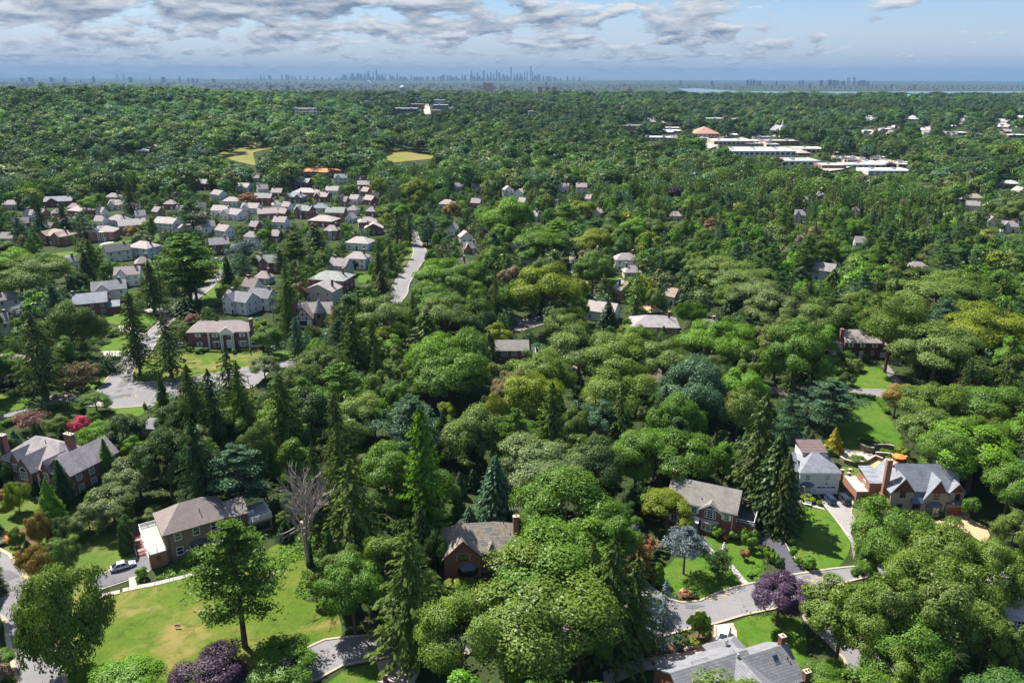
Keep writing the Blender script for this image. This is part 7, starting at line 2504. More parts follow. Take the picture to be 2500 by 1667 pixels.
def scatter():
 rs = random.Random(11)
 for o in SC.objects:
  if o.parent is None and o.get('category') == 'house':
   xs = []
   for ch in o.children:
    if ch.name.startswith('wall'):
     for v in ch.data.vertices:
      xs.append((v.co.x, v.co.y))
   if xs:
    FOOT.append((o.location.x, o.location.y, o.rotation_euler.z, min(a for a, b in xs), max(a for a, b in xs), min(b for a, b in xs), max(b for a, b in xs)))

 def in_house(x, y, r):
  for ox, oy, yw, a0, a1, b0, b1 in FOOT:
   dx, dy = x - ox, y - oy
   if dx * dx + dy * dy > 3600:
    continue
   u, v = dx * math.cos(yw) + dy * math.sin(yw), -dx * math.sin(yw) + dy * math.cos(yw)
   if a0 - r < u < a1 + r and b0 - r < v < b1 + r:
    return True
  return False
 cell = {}

 def near(x, y, r, k=0.62):
  ci, cj = int(x // 12), int(y // 12)
  for i in (-2, -1, 0, 1, 2):
   for j in (-2, -1, 0, 1, 2):
    for tx, ty, tr in cell.get((ci + i, cj + j), ()):
     if (tx - x) ** 2 + (ty - y) ** 2 < ((tr + r) * k) ** 2:
      return True
  return False

 def add(x, y, r):
  cell.setdefault((int(x // 12), int(y // 12)), []).append((x, y, r))
 for x, y, r, h, k in TREES:
  add(x, y, r)
 counts = {}
 for o in SC.objects:
  if o.parent is None and o.get('category') in ('tree', 'shrub', 'evergreen', 'bush'):
   b = o.name.split('.')[0]
   counts[b] = counts.get(b, 0) + 1
 cand = []
 for _ in range(60000):
  y = 82 + (rs.random() ** 0.62) * 640
  hw = 0.70 * y + 15
  cand.append((rs.uniform(-hw, hw), y))
 cand.sort(key=lambda p: p[1])
 KINDS = [('oak', .36), ('maple', .35), ('pine', .06), ('spruce', .03), ('dome', .08), ('airy', .05), ('tall', .03), ('dense', .02)]
 COLS = {'oak': ['olive', 'sage', 'green', 'olive', 'bright', 'sage', 'grey', 'moss'], 'maple': ['green', 'green', 'dark', 'grey', 'bright', 'moss', 'forest', 'gold', 'green', 'forest', 'olive', 'plum'],
   'pine': ['green', 'forest', 'blue', 'forest', 'green'], 'spruce': ['spruce', 'deep', 'moss', 'spruce', 'mossy'], 'dome': ['green', 'dark', 'sage', 'bright'], 'airy': ['olive', 'sage', 'mossy', 'tan'],
   'tall': ['green', 'bright', 'forest'], 'dense': ['dark', 'deep', 'spruce', 'blue']}
 SIZE = {'oak': (15, 21, 16, 23), 'maple': (12, 18, 11, 18), 'pine': (16, 24, 9, 13), 'spruce': (16, 25, 6, 9.5), 'dome': (10, 15, 11, 16), 'airy': (13, 19, 9, 13), 'tall': (14, 21, 7, 10), 'dense': (8, 15, 4, 7)}
 ADJ = {'olive': 'olive green', 'sage': 'sage green', 'green': 'mid green', 'bright': 'bright green', 'grey': 'grey green', 'moss': 'dark olive', 'dark': 'dark green', 'forest': 'deep green', 'gold': 'golden green',
   'blue': 'blue green', 'spruce': 'dull green', 'deep': 'very dark', 'mossy': 'brownish green', 'tan': 'half bare', 'plum': 'purple leaved'}
 lab, over = {}, []
 cap = {'oak': 290, 'maple': 290, 'pine': 150, 'spruce': 160, 'dome': 80, 'airy': 70, 'tall': 60, 'dense': 110}
 for x, y in cand:
  # species come in patches
  q = (math.sin(x * 0.021 + 1.3) + math.sin(y * 0.017 + x * 0.009)) * 0.10
  u = rs.random()
  acc = 0
  kind = 'oak'
  tot = sum(max(0.01, w_ + (q if k in ('oak',) else -q * .5 if k in ('pine', 'spruce') else 0)) for k, w_ in KINDS)
  for k, w_ in KINDS:
   acc += max(0.01, w_ + (q if k in ('oak',) else -q * .5 if k in ('pine', 'spruce') else 0)) / tot
   if u < acc:
    kind = k
    break
  h0, h1, w0, w1 = SIZE[kind]
  f = rs.random()
  k = 1.0 if y < 380 else 0.92
  h, w_ = (h0 + (h1 - h0) * f) * k, (w0 + (w1 - w0) * min(1, max(0, f + rs.uniform(-.3, .3)))) * k
  r = w_ / 2
  z = terrain(x, y)
  rows = -330 < x < -10 and 330 < y < 640
  if rows:
   h, w_, r = h * .8, w_ * .72, r * .72
   if rs.random() < .35:
    continue
  if near(x, y, r, 1.0 if rows else 0.60 if y > 260 else 0.66) or in_house(x, y, 1.5) or on_open(x, y, z) or hides(x, y, z, r, h):
   # a smaller tree may still fit
   if rs.random() < 0.5:
    continue
   kind = 'dense' if rs.random() < 0.5 else 'maple'
   h, w_ = rs.uniform(4.5, 8), rs.uniform(3.2, 6)
   r = w_ / 2
   if near(x, y, r, 0.85) or in_house(x, y, 0.8) or on_open(x, y, z) or hides(x, y, z, r, h, 0.03):
    continue
  add(x, y, r)
  col = rs.choice(COLS[kind])
  if (col in ('plum', 'tan') and rs.random() < .6) or (y < 200 and col in ('gold', 'plum')):
   col = 'green'
  nm = NAMES[kind]
  if y > 600 or counts.get(nm, 0) >= cap[kind]:
   over.append((x, y, z, h, w_, kind, jit(G[col])))
   continue
  counts[nm] = counts.get(nm, 0) + 1
  bx, by, bd = None, None, 1e9
  for s, lx, ly in LM:
   d = (lx - x) ** 2 + (ly - y) ** 2
   if d < bd:
    bx, by, bd, bs = lx, ly, d, s
  dx, dy = x - bx, y - by
  rel = ('behind' if dy > 0 else 'in front of') if abs(dy) > abs(dx) else ('right of' if dx > 0 else 'left of')
  size = ('tall' if h > (h0 + h1) / 2 * k else 'smaller') + (' broad' if w_ > (w0 + w1) / 2 * k else ' narrow')
  rel = ('close ' if bd < 500 else 'well ' if bd > 2500 else '') + rel
  word = {'oak': 'oak', 'maple': 'maple', 'pine': 'pine', 'spruce': 'spruce', 'dome': 'beech', 'airy': 'locust', 'tall': 'linden', 'dense': 'hemlock'}[kind]
  label = f"{size} {ADJ[col]} {word} {rel} the {bs}"
  if label in lab:          # say it by the two houses it stands between
   near3 = sorted(LM, key=lambda m: (m[1] - x) ** 2 + (m[2] - y) ** 2)[:7]
   for a in range(1, 7):
    l2 = f"{ADJ[col]} {word} between the {near3[0][0]} and the {near3[a][0]}"
    l3 = f"{size} {l2}"
    label = l3 if len(l3.split()) <= 15 else l2 if len(l2.split()) <= 16 else f"{word} between the {near3[0][0]} and the {near3[a][0]}"
    if label not in lab:
     break
  lab[label] = 1
  tree(kind, x, y, h, w_, jit(G[col]), label)
 return over, cell, near, add, in_house


def forest(over):
 """everything farther off reads as one wood"""
 rs = np.random.RandomState(21)
 protos = []
 vv, ff, at_var, pid = [], [], [], []
 base = 0
 defs = [('b', 1), ('b', 2), ('b', 3), ('d', 4), ('s', 5), ('p', 6), ('b', 7)]
 for i, (k, sd) in enumerate(defs):
  if k == 'b':
   C, N, L, v = crown_broad(200 + sd, 1.0, 0.78, 0.58, 46, 900, 0.042, lobe_r=(0.24, 0.40), flat=0.3, gap=0.06, inner=0.12)
  elif k == 'd':
   C, N, L, v = crown_broad(200 + sd, 1.0, 0.92, 0.50, 60, 950, 0.040, lobe_r=(0.20, 0.32), flat=0.4, inner=0.12)
  elif k == 's':
   C, N, L, v, U = crown_spruce(200 + sd, 1.0, 0.42, 18, 7, 7, 0.35, 0.1, 0.3, 0.9, 0.034)
  else:
   C, N, L, v, wood = crown_pine(200 + sd, 1.0, 0.56, 20, 3, 15, 0.030, 0.3)
  m_ = leaf_mesh('tmp', C, N, L, v, LEAFI)
  co = np.zeros(len(m_.vertices) * 3, dtype=np.float32)
  m_.vertices.foreach_get('co', co)
  co = co.reshape(-1, 3)
  vv.append(co)
  nq = len(co) // 4
  ff.append(np.arange(len(co)).reshape(-1, 4) + base)
  at_var.append(np.clip(v, 0, 1))
  pid.append(np.full(nq, i))
  base += len(co)
  bpy.data.meshes.remove(m_)
 pts, sc, tint, which, rot = [], [], [], [], []

 def put(x, y, z, h, w_, kind, col):
  i = {'oak': 0, 'maple': 1, 'dome': 3, 'airy': 2, 'tall': 6, 'spruce': 4, 'dense': 4, 'pine': 5}[kind]
  if i < 3:
   i = rs.randint(0, 3)
  ww = w_ / {4: 0.42, 5: 0.56}.get(i, 1.0)
  pts.append((x, y, z - 0.3))
  sc.append((ww, ww, h))
  tint.append(col)
  which.append(i)
  rot.append(rs.uniform(0, 6.28))
 for o in over:
  put(*o)
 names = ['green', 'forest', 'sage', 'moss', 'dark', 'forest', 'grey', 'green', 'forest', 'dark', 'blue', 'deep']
 n_far = 0
 y = 560.0
 while y < 5200:
  sp = 13.0 if y < 1000 else 15.0 if y < 2500 else 26.0
  hw = 0.72 * y + 40
  x = -hw
  while x < hw:
   X, Y = x + rs.uniform(-.42, .42) * sp, y + rs.uniform(-.42, .42) * sp
   x += sp
   if Y < 600 and rs.uniform() < 0.35:
    continue
   # gentle clearings
   big = sp > 20
   con = rs.uniform() < (0.05 if not big else 0.03)
   h = rs.uniform(11, 19) * (1.25 if big else 1.0)
   if con:
    h *= 1.12
   h *= rs.choice((.8, 1, 1, 1, 1.15, 1.3))
   w_ = (rs.uniform(0.8, 1.45) * h if not con else rs.uniform(.38, .5) * h) * (1.7 if big else 1.0)
   z = terrain(X, Y)
   if Y < 2600:
    if on_open(X, Y, z) or hides(X, Y, z, w_ / 2, h, 0.10):
     continue
   if Y < 640:
    ci, cj = int(X // 12), int(Y // 12)
    if any((tx - X) ** 2 + (ty - Y) ** 2 < ((tr + w_ / 2) * .6) ** 2 for i in (-1, 0, 1) for j in (-1, 0, 1) for tx, ty, tr in CELL.get((ci + i, cj + j), ())):
     continue
   c = G[names[rs.randint(len(names))] if Y < 1100 or rs.uniform() < .45 else ('forest', 'dark', 'blue', 'forest', 'deep')[rs.randint(5)]]  # farther off, mostly darker and bluer tints: haze put into the leaf colour
   b = rs.uniform(0.62, 1.25)
   # big drifts of lighter and darker wood
   dr = (1.5 if math.hypot((X + 760) / 520, (Y - 1350) / 480) < 1 else 1.0) + 0.16 * math.sin(X * 0.006 + Y * 0.003) + 0.12 * math.sin(Y * 0.011 - X * 0.004)
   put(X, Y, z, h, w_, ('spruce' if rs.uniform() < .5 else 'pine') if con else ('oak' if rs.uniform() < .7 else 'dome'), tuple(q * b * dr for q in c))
   n_far += 1
  y += sp * 0.92
 V = np.vstack(vv + [np.array(pts, dtype=np.float32)])
 F = np.vstack(ff)
 npt = len(pts)
 nv, nf = len(V), len(F)
 me = bpy.data.meshes.new('forest')
 me.vertices.add(nv)
 me.vertices.foreach_set('co', V.astype(np.float32).ravel())
 me.loops.add(nf * 4)
 me.loops.foreach_set('vertex_index', F.astype(np.int32).ravel())
 me.polygons.add(nf)
 me.polygons.foreach_set('loop_start', np.arange(0, nf * 4, 4, dtype=np.int32))
 me.polygons.foreach_set('loop_total', np.full(nf, 4, dtype=np.int32))
 me.update()
 a = me.attributes.new('vary', 'FLOAT', 'FACE')
 a.data.foreach_set('value', np.concatenate(at_var).astype(np.float32))
 a = me.attributes.new('proto_id', 'INT', 'FACE')
 a.data.foreach_set('value', np.concatenate(pid).astype(np.int32))
 nb = nv - npt

 def pt_attr(name, typ, arr, width, key):
  q = me.attributes.new(name, typ, 'POINT')
  full = np.zeros((nv, width), dtype=np.float32 if typ != 'INT' else np.int32)
  full[nb:] = np.array(arr).reshape(-1, width)
  q.data.foreach_set(key, full.ravel())
 pt_attr('size', 'FLOAT_VECTOR', sc, 3, 'vector')
 pt_attr('turn', 'FLOAT', rot, 1, 'value')
 which_full = np.full((nv, 1), -1, dtype=np.int32)
 which_full[nb:] = np.array(which).reshape(-1, 1)
 q = me.attributes.new('which', 'INT', 'POINT')
 q.data.foreach_set('value', which_full.ravel())
 pt_attr('tintp', 'FLOAT_VECTOR', tint, 3, 'vector')
 me.materials.append(LEAFI)
 ob = tag(place('forest', me), kind='stuff')
 ng = bpy.data.node_groups.new('forest_trees', 'GeometryNodeTree')
 ng.interface.new_socket('Geometry', in_out='INPUT', socket_type='NodeSocketGeometry')
 ng.interface.new_socket('Geometry', in_out='OUTPUT', socket_type='NodeSocketGeometry')
 N_ = ng.nodes
 gi, go = N_.new('NodeGroupInput'), N_.new('NodeGroupOutput')
 join = N_.new('GeometryNodeJoinGeometry')

 def named(name, typ):
  nd = N_.new('GeometryNodeInputNamedAttribute')
  nd.data_type = typ
  nd.inputs[0].default_value = name
  return nd.outputs[0]

 def eq(sock, val):
  c = N_.new('FunctionNodeCompare')
  c.data_type = 'INT'
  c.operation = 'EQUAL'
  ng.links.new(sock, c.inputs[2])
  c.inputs[3].default_value = val
  return c.outputs[0]
 m2p = N_.new('GeometryNodeMeshToPoints')
 gt = N_.new('FunctionNodeCompare')
 gt.data_type = 'INT'
 gt.operation = 'GREATER_EQUAL'
 ng.links.new(named('which', 'INT'), gt.inputs[2])
 gt.inputs[3].default_value = 0
 ng.links.new(gi.outputs[0], m2p.inputs[0])
 ng.links.new(gt.outputs[0], m2p.inputs[1])
 for i in range(len(defs)):
  sep = N_.new('GeometryNodeSeparateGeometry')
  sep.domain = 'FACE'
  ng.links.new(gi.outputs[0], sep.inputs[0])
  ng.links.new(eq(named('proto_id', 'INT'), i), sep.inputs[1])
  iop = N_.new('GeometryNodeInstanceOnPoints')
  ng.links.new(m2p.outputs[0], iop.inputs['Points'])
  ng.links.new(eq(named('which', 'INT'), i), iop.inputs['Selection'])
  ng.links.new(sep.outputs[0], iop.inputs['Instance'])
  ng.links.new(named('size', 'FLOAT_VECTOR'), iop.inputs['Scale'])
  cx = N_.new('ShaderNodeCombineXYZ')
  ng.links.new(named('turn', 'FLOAT'), cx.inputs[2])
  e2r = N_.new('FunctionNodeEulerToRotation')
  ng.links.new(cx.outputs[0], e2r.inputs[0])
  ng.links.new(e2r.outputs[0], iop.inputs['Rotation'])
  ng.links.new(iop.outputs[0], join.inputs[0])
 st = N_.new('GeometryNodeStoreNamedAttribute')
 st.data_type = 'FLOAT_VECTOR'
 st.domain = 'INSTANCE'
 st.inputs['Name'].default_value = 'tint'
 ng.links.new(join.outputs[0], st.inputs[0])
 ng.links.new(named('tintp', 'FLOAT_VECTOR'), st.inputs['Value'])
 ng.links.new(st.outputs[0], go.inputs[0])
 md = ob.modifiers.new('forest_trees', 'NODES')
 md.node_group = ng
 print('forest instances', npt)
# ------------------------------------------------------------------ hedges, ivy
def hedge(spec, w_, h, color, label, step=1.0, leaf=0.15):
 ln = smooth(G_(spec), step)
 rs = np.random.RandomState(len(label))
 C, N = [], []
 mb = MB()
 tot = 0
 for a, b in zip(ln[:-1], ln[1:]):
  L = (b - a).length
  d = (b - a).normalized()
  nr = Vector((-d.y, d.x, 0))
  n = int(L * (w_ + 2 * h) * 26 / (leaf / 0.15) ** 2)
  per = w_ + 2 * h
  for _ in range(n):
   t, u = rs.uniform(), rs.uniform(0, per)
   if u < h:
    o, z, nn = -w_ / 2, u, -nr
   elif u < h + w_:
    o, z, nn = u - h - w_ / 2, h, Vector((0, 0, 1))
   else:
    o, z, nn = w_ / 2, per - u, nr
   p = a + (b - a) * t + nr * (o + rs.uniform(-.13, .06)) + Vector((0, 0, z + rs.uniform(-.16, .08)))
   C.append(tuple(p))
   N.append((nn.x + rs.normal() * .5, nn.y + rs.normal() * .5, nn.z + rs.normal() * .5 + .2))
 C, N = np.array(C), np.array(N)
 o0 = C.mean(axis=0)
 o0[2] = 0
 me = leaf_mesh('hedge', C - o0, N, leaf * rs.uniform(.7, 1.4, len(C)), rs.uniform(0.1, 0.9, len(C)), LEAF)
 o = place('hedge', me, None, tuple(o0), 0, color)
 tag(o, label, 'hedge', 'hedges of the gardens')
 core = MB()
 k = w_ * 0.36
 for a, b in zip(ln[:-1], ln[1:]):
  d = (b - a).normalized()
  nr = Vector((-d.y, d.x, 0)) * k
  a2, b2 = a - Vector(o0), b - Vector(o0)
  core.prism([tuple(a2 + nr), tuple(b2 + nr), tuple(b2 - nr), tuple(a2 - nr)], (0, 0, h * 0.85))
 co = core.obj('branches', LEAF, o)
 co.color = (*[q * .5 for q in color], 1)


def ivy(spec, color, h=0.45, dens=22):
 pts = smooth(G_(spec), 2.0, True)
 rs = np.random.RandomState(len(pts))
 xs, ys = [p.x for p in pts], [p.y for p in pts]
 P = []
 area = (max(xs) - min(xs)) * (max(ys) - min(ys))
 q = rs.uniform(0, 1, (int(area * dens), 2)) * [max(xs) - min(xs), max(ys) - min(ys)] + [min(xs), min(ys)]
 inside = np.zeros(len(q), bool)
 n = len(pts)
 for i in range(n):
  a, b = pts[i], pts[(i + 1) % n]
  if a.y == b.y:
   continue
  c = (a.y > q[:, 1]) != (b.y > q[:, 1])
  xi = a.x + (q[:, 1] - a.y) * (b.x - a.x) / (b.y - a.y)
  inside ^= c & (q[:, 0] < xi)
 q = q[inside]
 C = np.column_stack([q, h * (0.55 + 0.3 * np.sin(q[:, 0] * 2.1) * np.sin(q[:, 1] * 1.7)) + rs.uniform(-.15, .15, len(q))])
 N = rs.normal(size=C.shape) * 0.55 + [0, 0, 1]
 me = leaf_mesh('ivy', C, N, 0.17 * rs.uniform(.7, 1.4, len(C)), rs.uniform(.1, .9, len(C)), LEAF)
 tag(place('ivy', me, color=color), kind='stuff')


# ------------------------------------------------------------------ vehicles
def car_paint(name, col, metal=0.0):
 m, t = new_mat(name)
 b = finish(t, t.mix(t.noise(objco(t), 3.0, 3), tuple(x * .92 for x in col), col), 0.28, 0.5, metal=metal)
 b.inputs['Coat Weight'].default_value = 0.6
 b.inputs['Coat Roughness'].default_value = 0.08
 return m


TYRE = plain('tyre_rubber', (0.02, 0.02, 0.021), 0.85, 0.2, 0.1)
ALLOY = plain('alloy_rim', (0.5, 0.5, 0.52), 0.3, 0.5, 0.05, metal=0.9)
HEADL = plain('headlamp_lens', (0.75, 0.77, 0.8), 0.12, 0.6, 0.03)
TAILL = plain('tail_lamp_lens', (0.42, 0.02, 0.018), 0.2, 0.6, 0.1)


def car_meshes(key, L, Wd, Hh, kind):
 """shell, glasshouse and roof lofted from cross sections, nose towards +x"""
 hb = Hh * (0.56 if kind == 'sedan' else 0.58)
 st = [(-L / 2, .45, hb * .78, .80), (-L / 2 + .12, .30, hb * .93, .93), (-L * .36, .24, hb * .99, 1.0), (-L * .1, .22, hb, 1.0), (L * .16, .22, hb * .98, 1.0), (L * .30, .24, hb * .93, .98), (L * .42, .28, hb * .82, .93), (L / 2 - .08, .34, hb * .66, .84), (L / 2, .45, hb * .52, .70)]
 w2 = Wd / 2
 mb = MB()
 rings = []
 for x, zl, zt, k in st:
  w = w2 * k
  rings.append([(x, -w * .90, zl), (x, -w, zl + .18), (x, -w, zt - .16), (x, -w * .86, zt), (x, w * .86, zt), (x, w, zt - .16), (x, w, zl + .18), (x, w * .90, zl)])
 for a, b in zip(rings[:-1], rings[1:]):
  for i in range(8):
   j = (i + 1) % 8
   mb.poly([a[i], a[j], b[j], b[i]])
 mb.poly(rings[0][::-1])
 mb.poly(rings[-1])
 body = mb.mesh('body', [])
 if kind == 'sedan':
  base = (-L * .42, L * .24)
  top = (-L * .20, L * .06)
 else:
  base = (-L * .485, L * .26)
  top = (-L * .42, L * .09)
 g = MB()
 z0, z1 = hb - .03, Hh - .05
 wb, wt = w2 * .86, w2 * .68
 xm = (base[0] + base[1]) / 2
 lower = [(base[0], -wb, z0), (base[1], -wb, z0 - .04), (base[1], wb, z0 - .04), (base[0], wb, z0)]
 upper = [(top[0], -wt, z1), (top[1], -wt, z1), (top[1], wt, z1), (top[0], wt, z1)]
 for i in range(4):
  j = (i + 1) % 4
  g.poly([lower[i], lower[j], upper[j], upper[i]])
 glass = g.mesh('glasshouse', [])
 r = MB()
 rp = [(top[0] - .12, -wt * 1.02), (top[1] + .10, -wt * 1.02), (top[1] + .10, wt * 1.02), (top[0] - .12, wt * 1.02)]
 r.prism([(x, y, z1 - .02) for x, y in rp][::-1], (0, 0, .05))
 ri = [(top[0] + .1, -wt * .8), (top[1] - .1, -wt * .8), (top[1] - .1, wt * .8), (top[0] + .1, wt * .8)]
 r.prism([(x, y, z1 + .025) for x, y in ri][::-1], (0, 0, .035))
 for sg in (-1, 1):          # pillars
  for (bx, bw), (tx, tw) in (((base[0], wb), (top[0], wt)), ((base[1], wb), (top[1], wt)), ((xm, wb), ((top[0] + top[1]) / 2, wt))):
   r.tube([(bx, sg * (bw + .012), z0 - .02), (tx, sg * (tw + .012), z1)], .045, 4)
 roof = r.mesh('car_roof', [])
 return body, glass, roof


def car(c, x, y, yaw, L, Wd, Hh, kind, paint, label, z=0.12):
 p = at(c, x, y)
 key = (L, Hh, kind)
 if key not in WCACHE:
  WCACHE[key] = car_meshes(key, L, Wd, Hh, kind)
 body, glass, roof = [q.copy() for q in WCACHE[key]]
 body.materials.append(paint)
 glass.materials.append(GLASS)
 roof.materials.append(paint)
 o = empty('parked_car', (p.x, p.y, z), R_(yaw), label, 'car', 'cars parked in the suburb')
 place('body', body, o)
 place('glasshouse', glass, o)
 place('car_roof', roof, o)
 rw = 0.33 if kind == 'sedan' else 0.36

 def wh(mb):
  mb.tube([(0, -.11, 0), (0, .11, 0)], rw, 14)

 def rim(mb):
  mb.tube([(0, -.125, 0), (0, .125, 0)], rw * .62, 10)
 wm = simple_mesh(('wheel', rw), wh, TYRE, 'wheel')
 rm = simple_mesh(('rim', rw), rim, ALLOY, 'rim')
 for fx in (-.30, .31):
  for sg in (-1, 1):
   q = place('wheel', wm, o, (L * fx, sg * (Wd / 2 - .10), rw))
   place('rim', rm, q)
 hb = Hh * .56
 for sg in (-1, 1):
  place('headlight', simple_mesh(('hl', L), lambda mb: mb.box(-.14, -.20, -.07, .06, .20, .08), HEADL, 'headlight'), o, (L / 2 - .06, sg * Wd * .29, hb * .62))
  place('taillight', simple_mesh(('tl', L), lambda mb: mb.box(-.05, -.16, -.1, .1, .16, .12), TAILL, 'taillight'), o, (-L / 2 - .005, sg * Wd * .31, hb * .80))
  place('wing_mirror', simple_mesh('mir', lambda mb: mb.box(-.08, -.09, -.06, .08, .09, .07), BLACK, 'wing_mirror'), o, (L * .19, sg * (Wd / 2 + .06), hb + .05))
 place('number_plate', simple_mesh('plate', lambda mb: mb.box(-.01, -.16, -.08, .01, .16, .08), TRIM, 'number_plate'), o, (-L / 2 - .02, 0, hb * .6))
 place('bumper', simple_mesh(('bump', L), lambda mb: (mb.box(L / 2 - .08, -Wd * .36, .34, L / 2 + .03, Wd * .36, .52), mb.box(-L / 2 - .03, -Wd * .38, .38, -L / 2 + .08, Wd * .38, .56)), BLACK, 'bumper'), o)
 return o


def props():
 silver = car_paint('silver_paint', (0.55, 0.56, 0.58), 0.5)
 white = car_paint('white_paint', (0.78, 0.78, 0.78))
 black = car_paint('black_paint', (0.018, 0.019, 0.024))
 navy = car_paint('navy_paint', (0.03, 0.045, 0.09), 0.3)
 red = car_paint('red_paint', (0.30, 0.02, 0.02))
 car('A1', 765, 855, 33, 4.75, 1.82, 1.45, 'sedan', silver, 'silver sedan parked on the driveway below the stone terrace')
 car('A4', 462, 440, 98, 4.7, 1.9, 1.68, 'suv', navy, 'dark blue estate car nearer the garage door of the white house')
 car('A4', 552, 440, 97, 4.9, 1.95, 1.72, 'suv', black, 'black estate car right of the dark blue one')
 car('A3', 1440, 1300, -116, 4.7, 1.88, 1.62, 'suv', white, 'white car on the pale drive beside the grey roof')
 car('A2', 1225, 1322, 20, 4.6, 1.82, 1.5, 'sedan', navy, 'dark car half hidden by the huge oak on the lower street')
 car('C2', 1527, 818, 88, 4.6, 1.85, 1.6, 'suv', black, 'black car on the centre street under the pine')
 car('C1', 1948, 944, 20, 4.6, 1.82, 1.5, 'sedan', white, 'white car before the garage on the left rows', 0.05)
 car('C1', 2000, 940, 60, 4.6, 1.82, 1.5, 'sedan', silver, 'grey car beside the white one in the left rows', 0.05)
 car('B4', 690, 345, -60, 4.6, 1.85, 1.6, 'suv', navy, 'dark blue car in front of the dark garage on the lane')
 car('B4', 1092, 918, -40, 4.7, 1.9, 1.6, 'suv', black, 'black car beside the maroon brick house')
 car('B1', 1515, 770, 10, 4.6, 1.82, 1.5, 'sedan', white, 'white car left of the columned brick house', 0.05)
 car('B2', 352, 1172, 15, 4.5, 1.8, 1.5, 'sedan', red, 'red car glimpsed through the central spruces')
 car('B1', 620, 905, 10, 4.7, 1.85, 1.75, 'suv', navy, 'blue van under the dark beech by the left street')
 car('A4', 1270, 898, 3, 4.7, 1.85, 1.5, 'sedan', white, 'white car on the side street behind the olive oaks')
 car('B3', 848, 160, 70, 4.5, 1.8, 1.45, 'sedan', navy, 'blue car beside the steep hip roofed house', 0.05)
 # hedges
 hedge('A1 520,415 600,360 690,310', 1.6, 1.2, G['dark'], 'dark clipped hedge along the mansion wing')
 hedge('A4 630,360 660,420 700,480 760,545', 1.7, 1.6, G['bright'], 'bright clipped hedge between the white house and gabled house')
 hedge('A4 185,600 215,660 235,710', 1.5, 1.0, G['bright'], 'green hedge between the black driveway and the lawn')
 hedge('B4 700,1195 800,1200 945,1218', 1.5, 1.6, G['dark'], 'dark hedge between the right lane and the back lawn')
 hedge('B4 955,1215 1000,1270 1045,1335', 1.5, 1.3, G['bright'], 'bright hedge down the side of the back lawn')
 hedge('B1 0,1450 130,1400 280,1340 420,1300 560,1280 700,1330', 2.2, 1.8, G['green'], 'long hedge behind the mansion along the left street')
 hedge('B1 750,612 830,600 895,612', 2.0, 1.6, G['dark'], 'dark hedge before the porched brick house')
 hedge('B1 905,488 980,480 1060,478', 1.5, 1.3, G['green'], 'low hedge across the lawn of the porched house')
 hedge('B1 1440,630 1500,628 1560,640', 2.0, 1.4, G['gold'], 'upper tier of the hedge beside the columned house')
 hedge('B1 1440,720 1500,710 1555,705', 2.2, 2.0, G['bright'], 'lower tier of the hedge beside the columned house')
 hedge('B1 1740,815 1800,818 1840,820', 1.2, 0.7, G['gold'], 'low clipped hedge left of the portico')
 hedge('B1 1985,805 2040,802 2095,805', 1.2, 0.7, G['gold'], 'low clipped hedge right of the portico')
 hedge('B1 2110,600 2160,620 2190,640', 1.6, 1.6, G['gold'], 'golden hedge behind the columned house chimney')
 hedge('A2 1330,955 1400,950 1480,945', 1.2, 0.7, G['bright'], 'low hedge before the cottage bay window')
 hedge('A4 1070,530 1130,525 1180,530', 1.3, 0.9, G['green'], 'clipped hedge before the dark bay of the gabled house')
 hedge('A4 890,515 930,515 970,520', 1.2, 0.8, G['green'], 'low clipped hedge left of the gabled house porch')
 hedge('B2 855,172 910,174', 1.2, 1.0, G['bright'], 'short hedge above the small bend lawn')
 hedge('B2 0,590 50,600 90,580', 1.6, 1.6, G['bright'], 'green hedge behind the garden toys')
 hedge('C1 1040,690 1085,700', 1.5, 2.2, G['bright'], 'tall green hedge between portico house and plum house')
 # ivy and ground cover
 ivy('A2 300,1010 335,940 378,862 530,925 560,960 545,1075 420,1058 310,1042', G['bright'])
 ivy('A2 415,640 480,660 560,700 540,800 520,870 430,830 410,740', G['bright'])
 ivy('A2 215,690 360,665 368,800 300,812 220,832', G['bright'])
 ivy('A1 940,935 1010,900 1060,830 1130,795 1250,770 1270,860 1100,905 950,930', G['lime'])
 ivy('A2 90,970 150,900 200,910 200,960 170,990', G['green'])
 ivy('A3 1585,860 1640,830 1700,850 1690,900 1610,905', G['bright'], 0.5)
 # climbing ivy on the dead tree
 g = at('A2', 398, 835)
 rs = np.random.RandomState(8)
 a, z = rs.uniform(0, 6.28, 1300), rs.uniform(0, 1, 1300) ** 1.3 * 5.5
 C = np.column_stack([np.cos(a) * (.75 - z * .05), np.sin(a) * (.75 - z * .05), z])
 N = np.column_stack([np.cos(a), np.sin(a), np.full(1300, .4)]) + rs.normal(size=(1300, 3)) * .4
 tr = [o for o in SC.objects if o.get('label', '').startswith('bare dead tree')][0]
 me = leaf_mesh('ivy_sleeve', C, N, 0.2 * rs.uniform(.7, 1.3, 1300), rs.uniform(.1, .8, 1300), LEAF)
 q = place('ivy_sleeve', me, tr, color=G['dark'])
 q.scale = (1 / tr.scale[0], 1 / tr.scale[1], 1 / tr.scale[2])
 # flag pole
 g = at('Y1', 805, 1330)
 fo = empty('flagpole', g, R_(-20), 'white flag pole with a striped flag hanging before the mansion', 'flagpole')
 mb = MB()
 mb.tube([(0, 0, 0), (0, 0, 7.2)], [.07, .045], 8)
 mb.ball((0, 0, 7.3), .12)
 mb.obj('pole', TRIM, fo)
 fb = plain('flag_blue', (0.03, 0.04, 0.17), 0.8)
 fr = plain('flag_red', (0.42, 0.03, 0.05), 0.8)
 mb = MB()
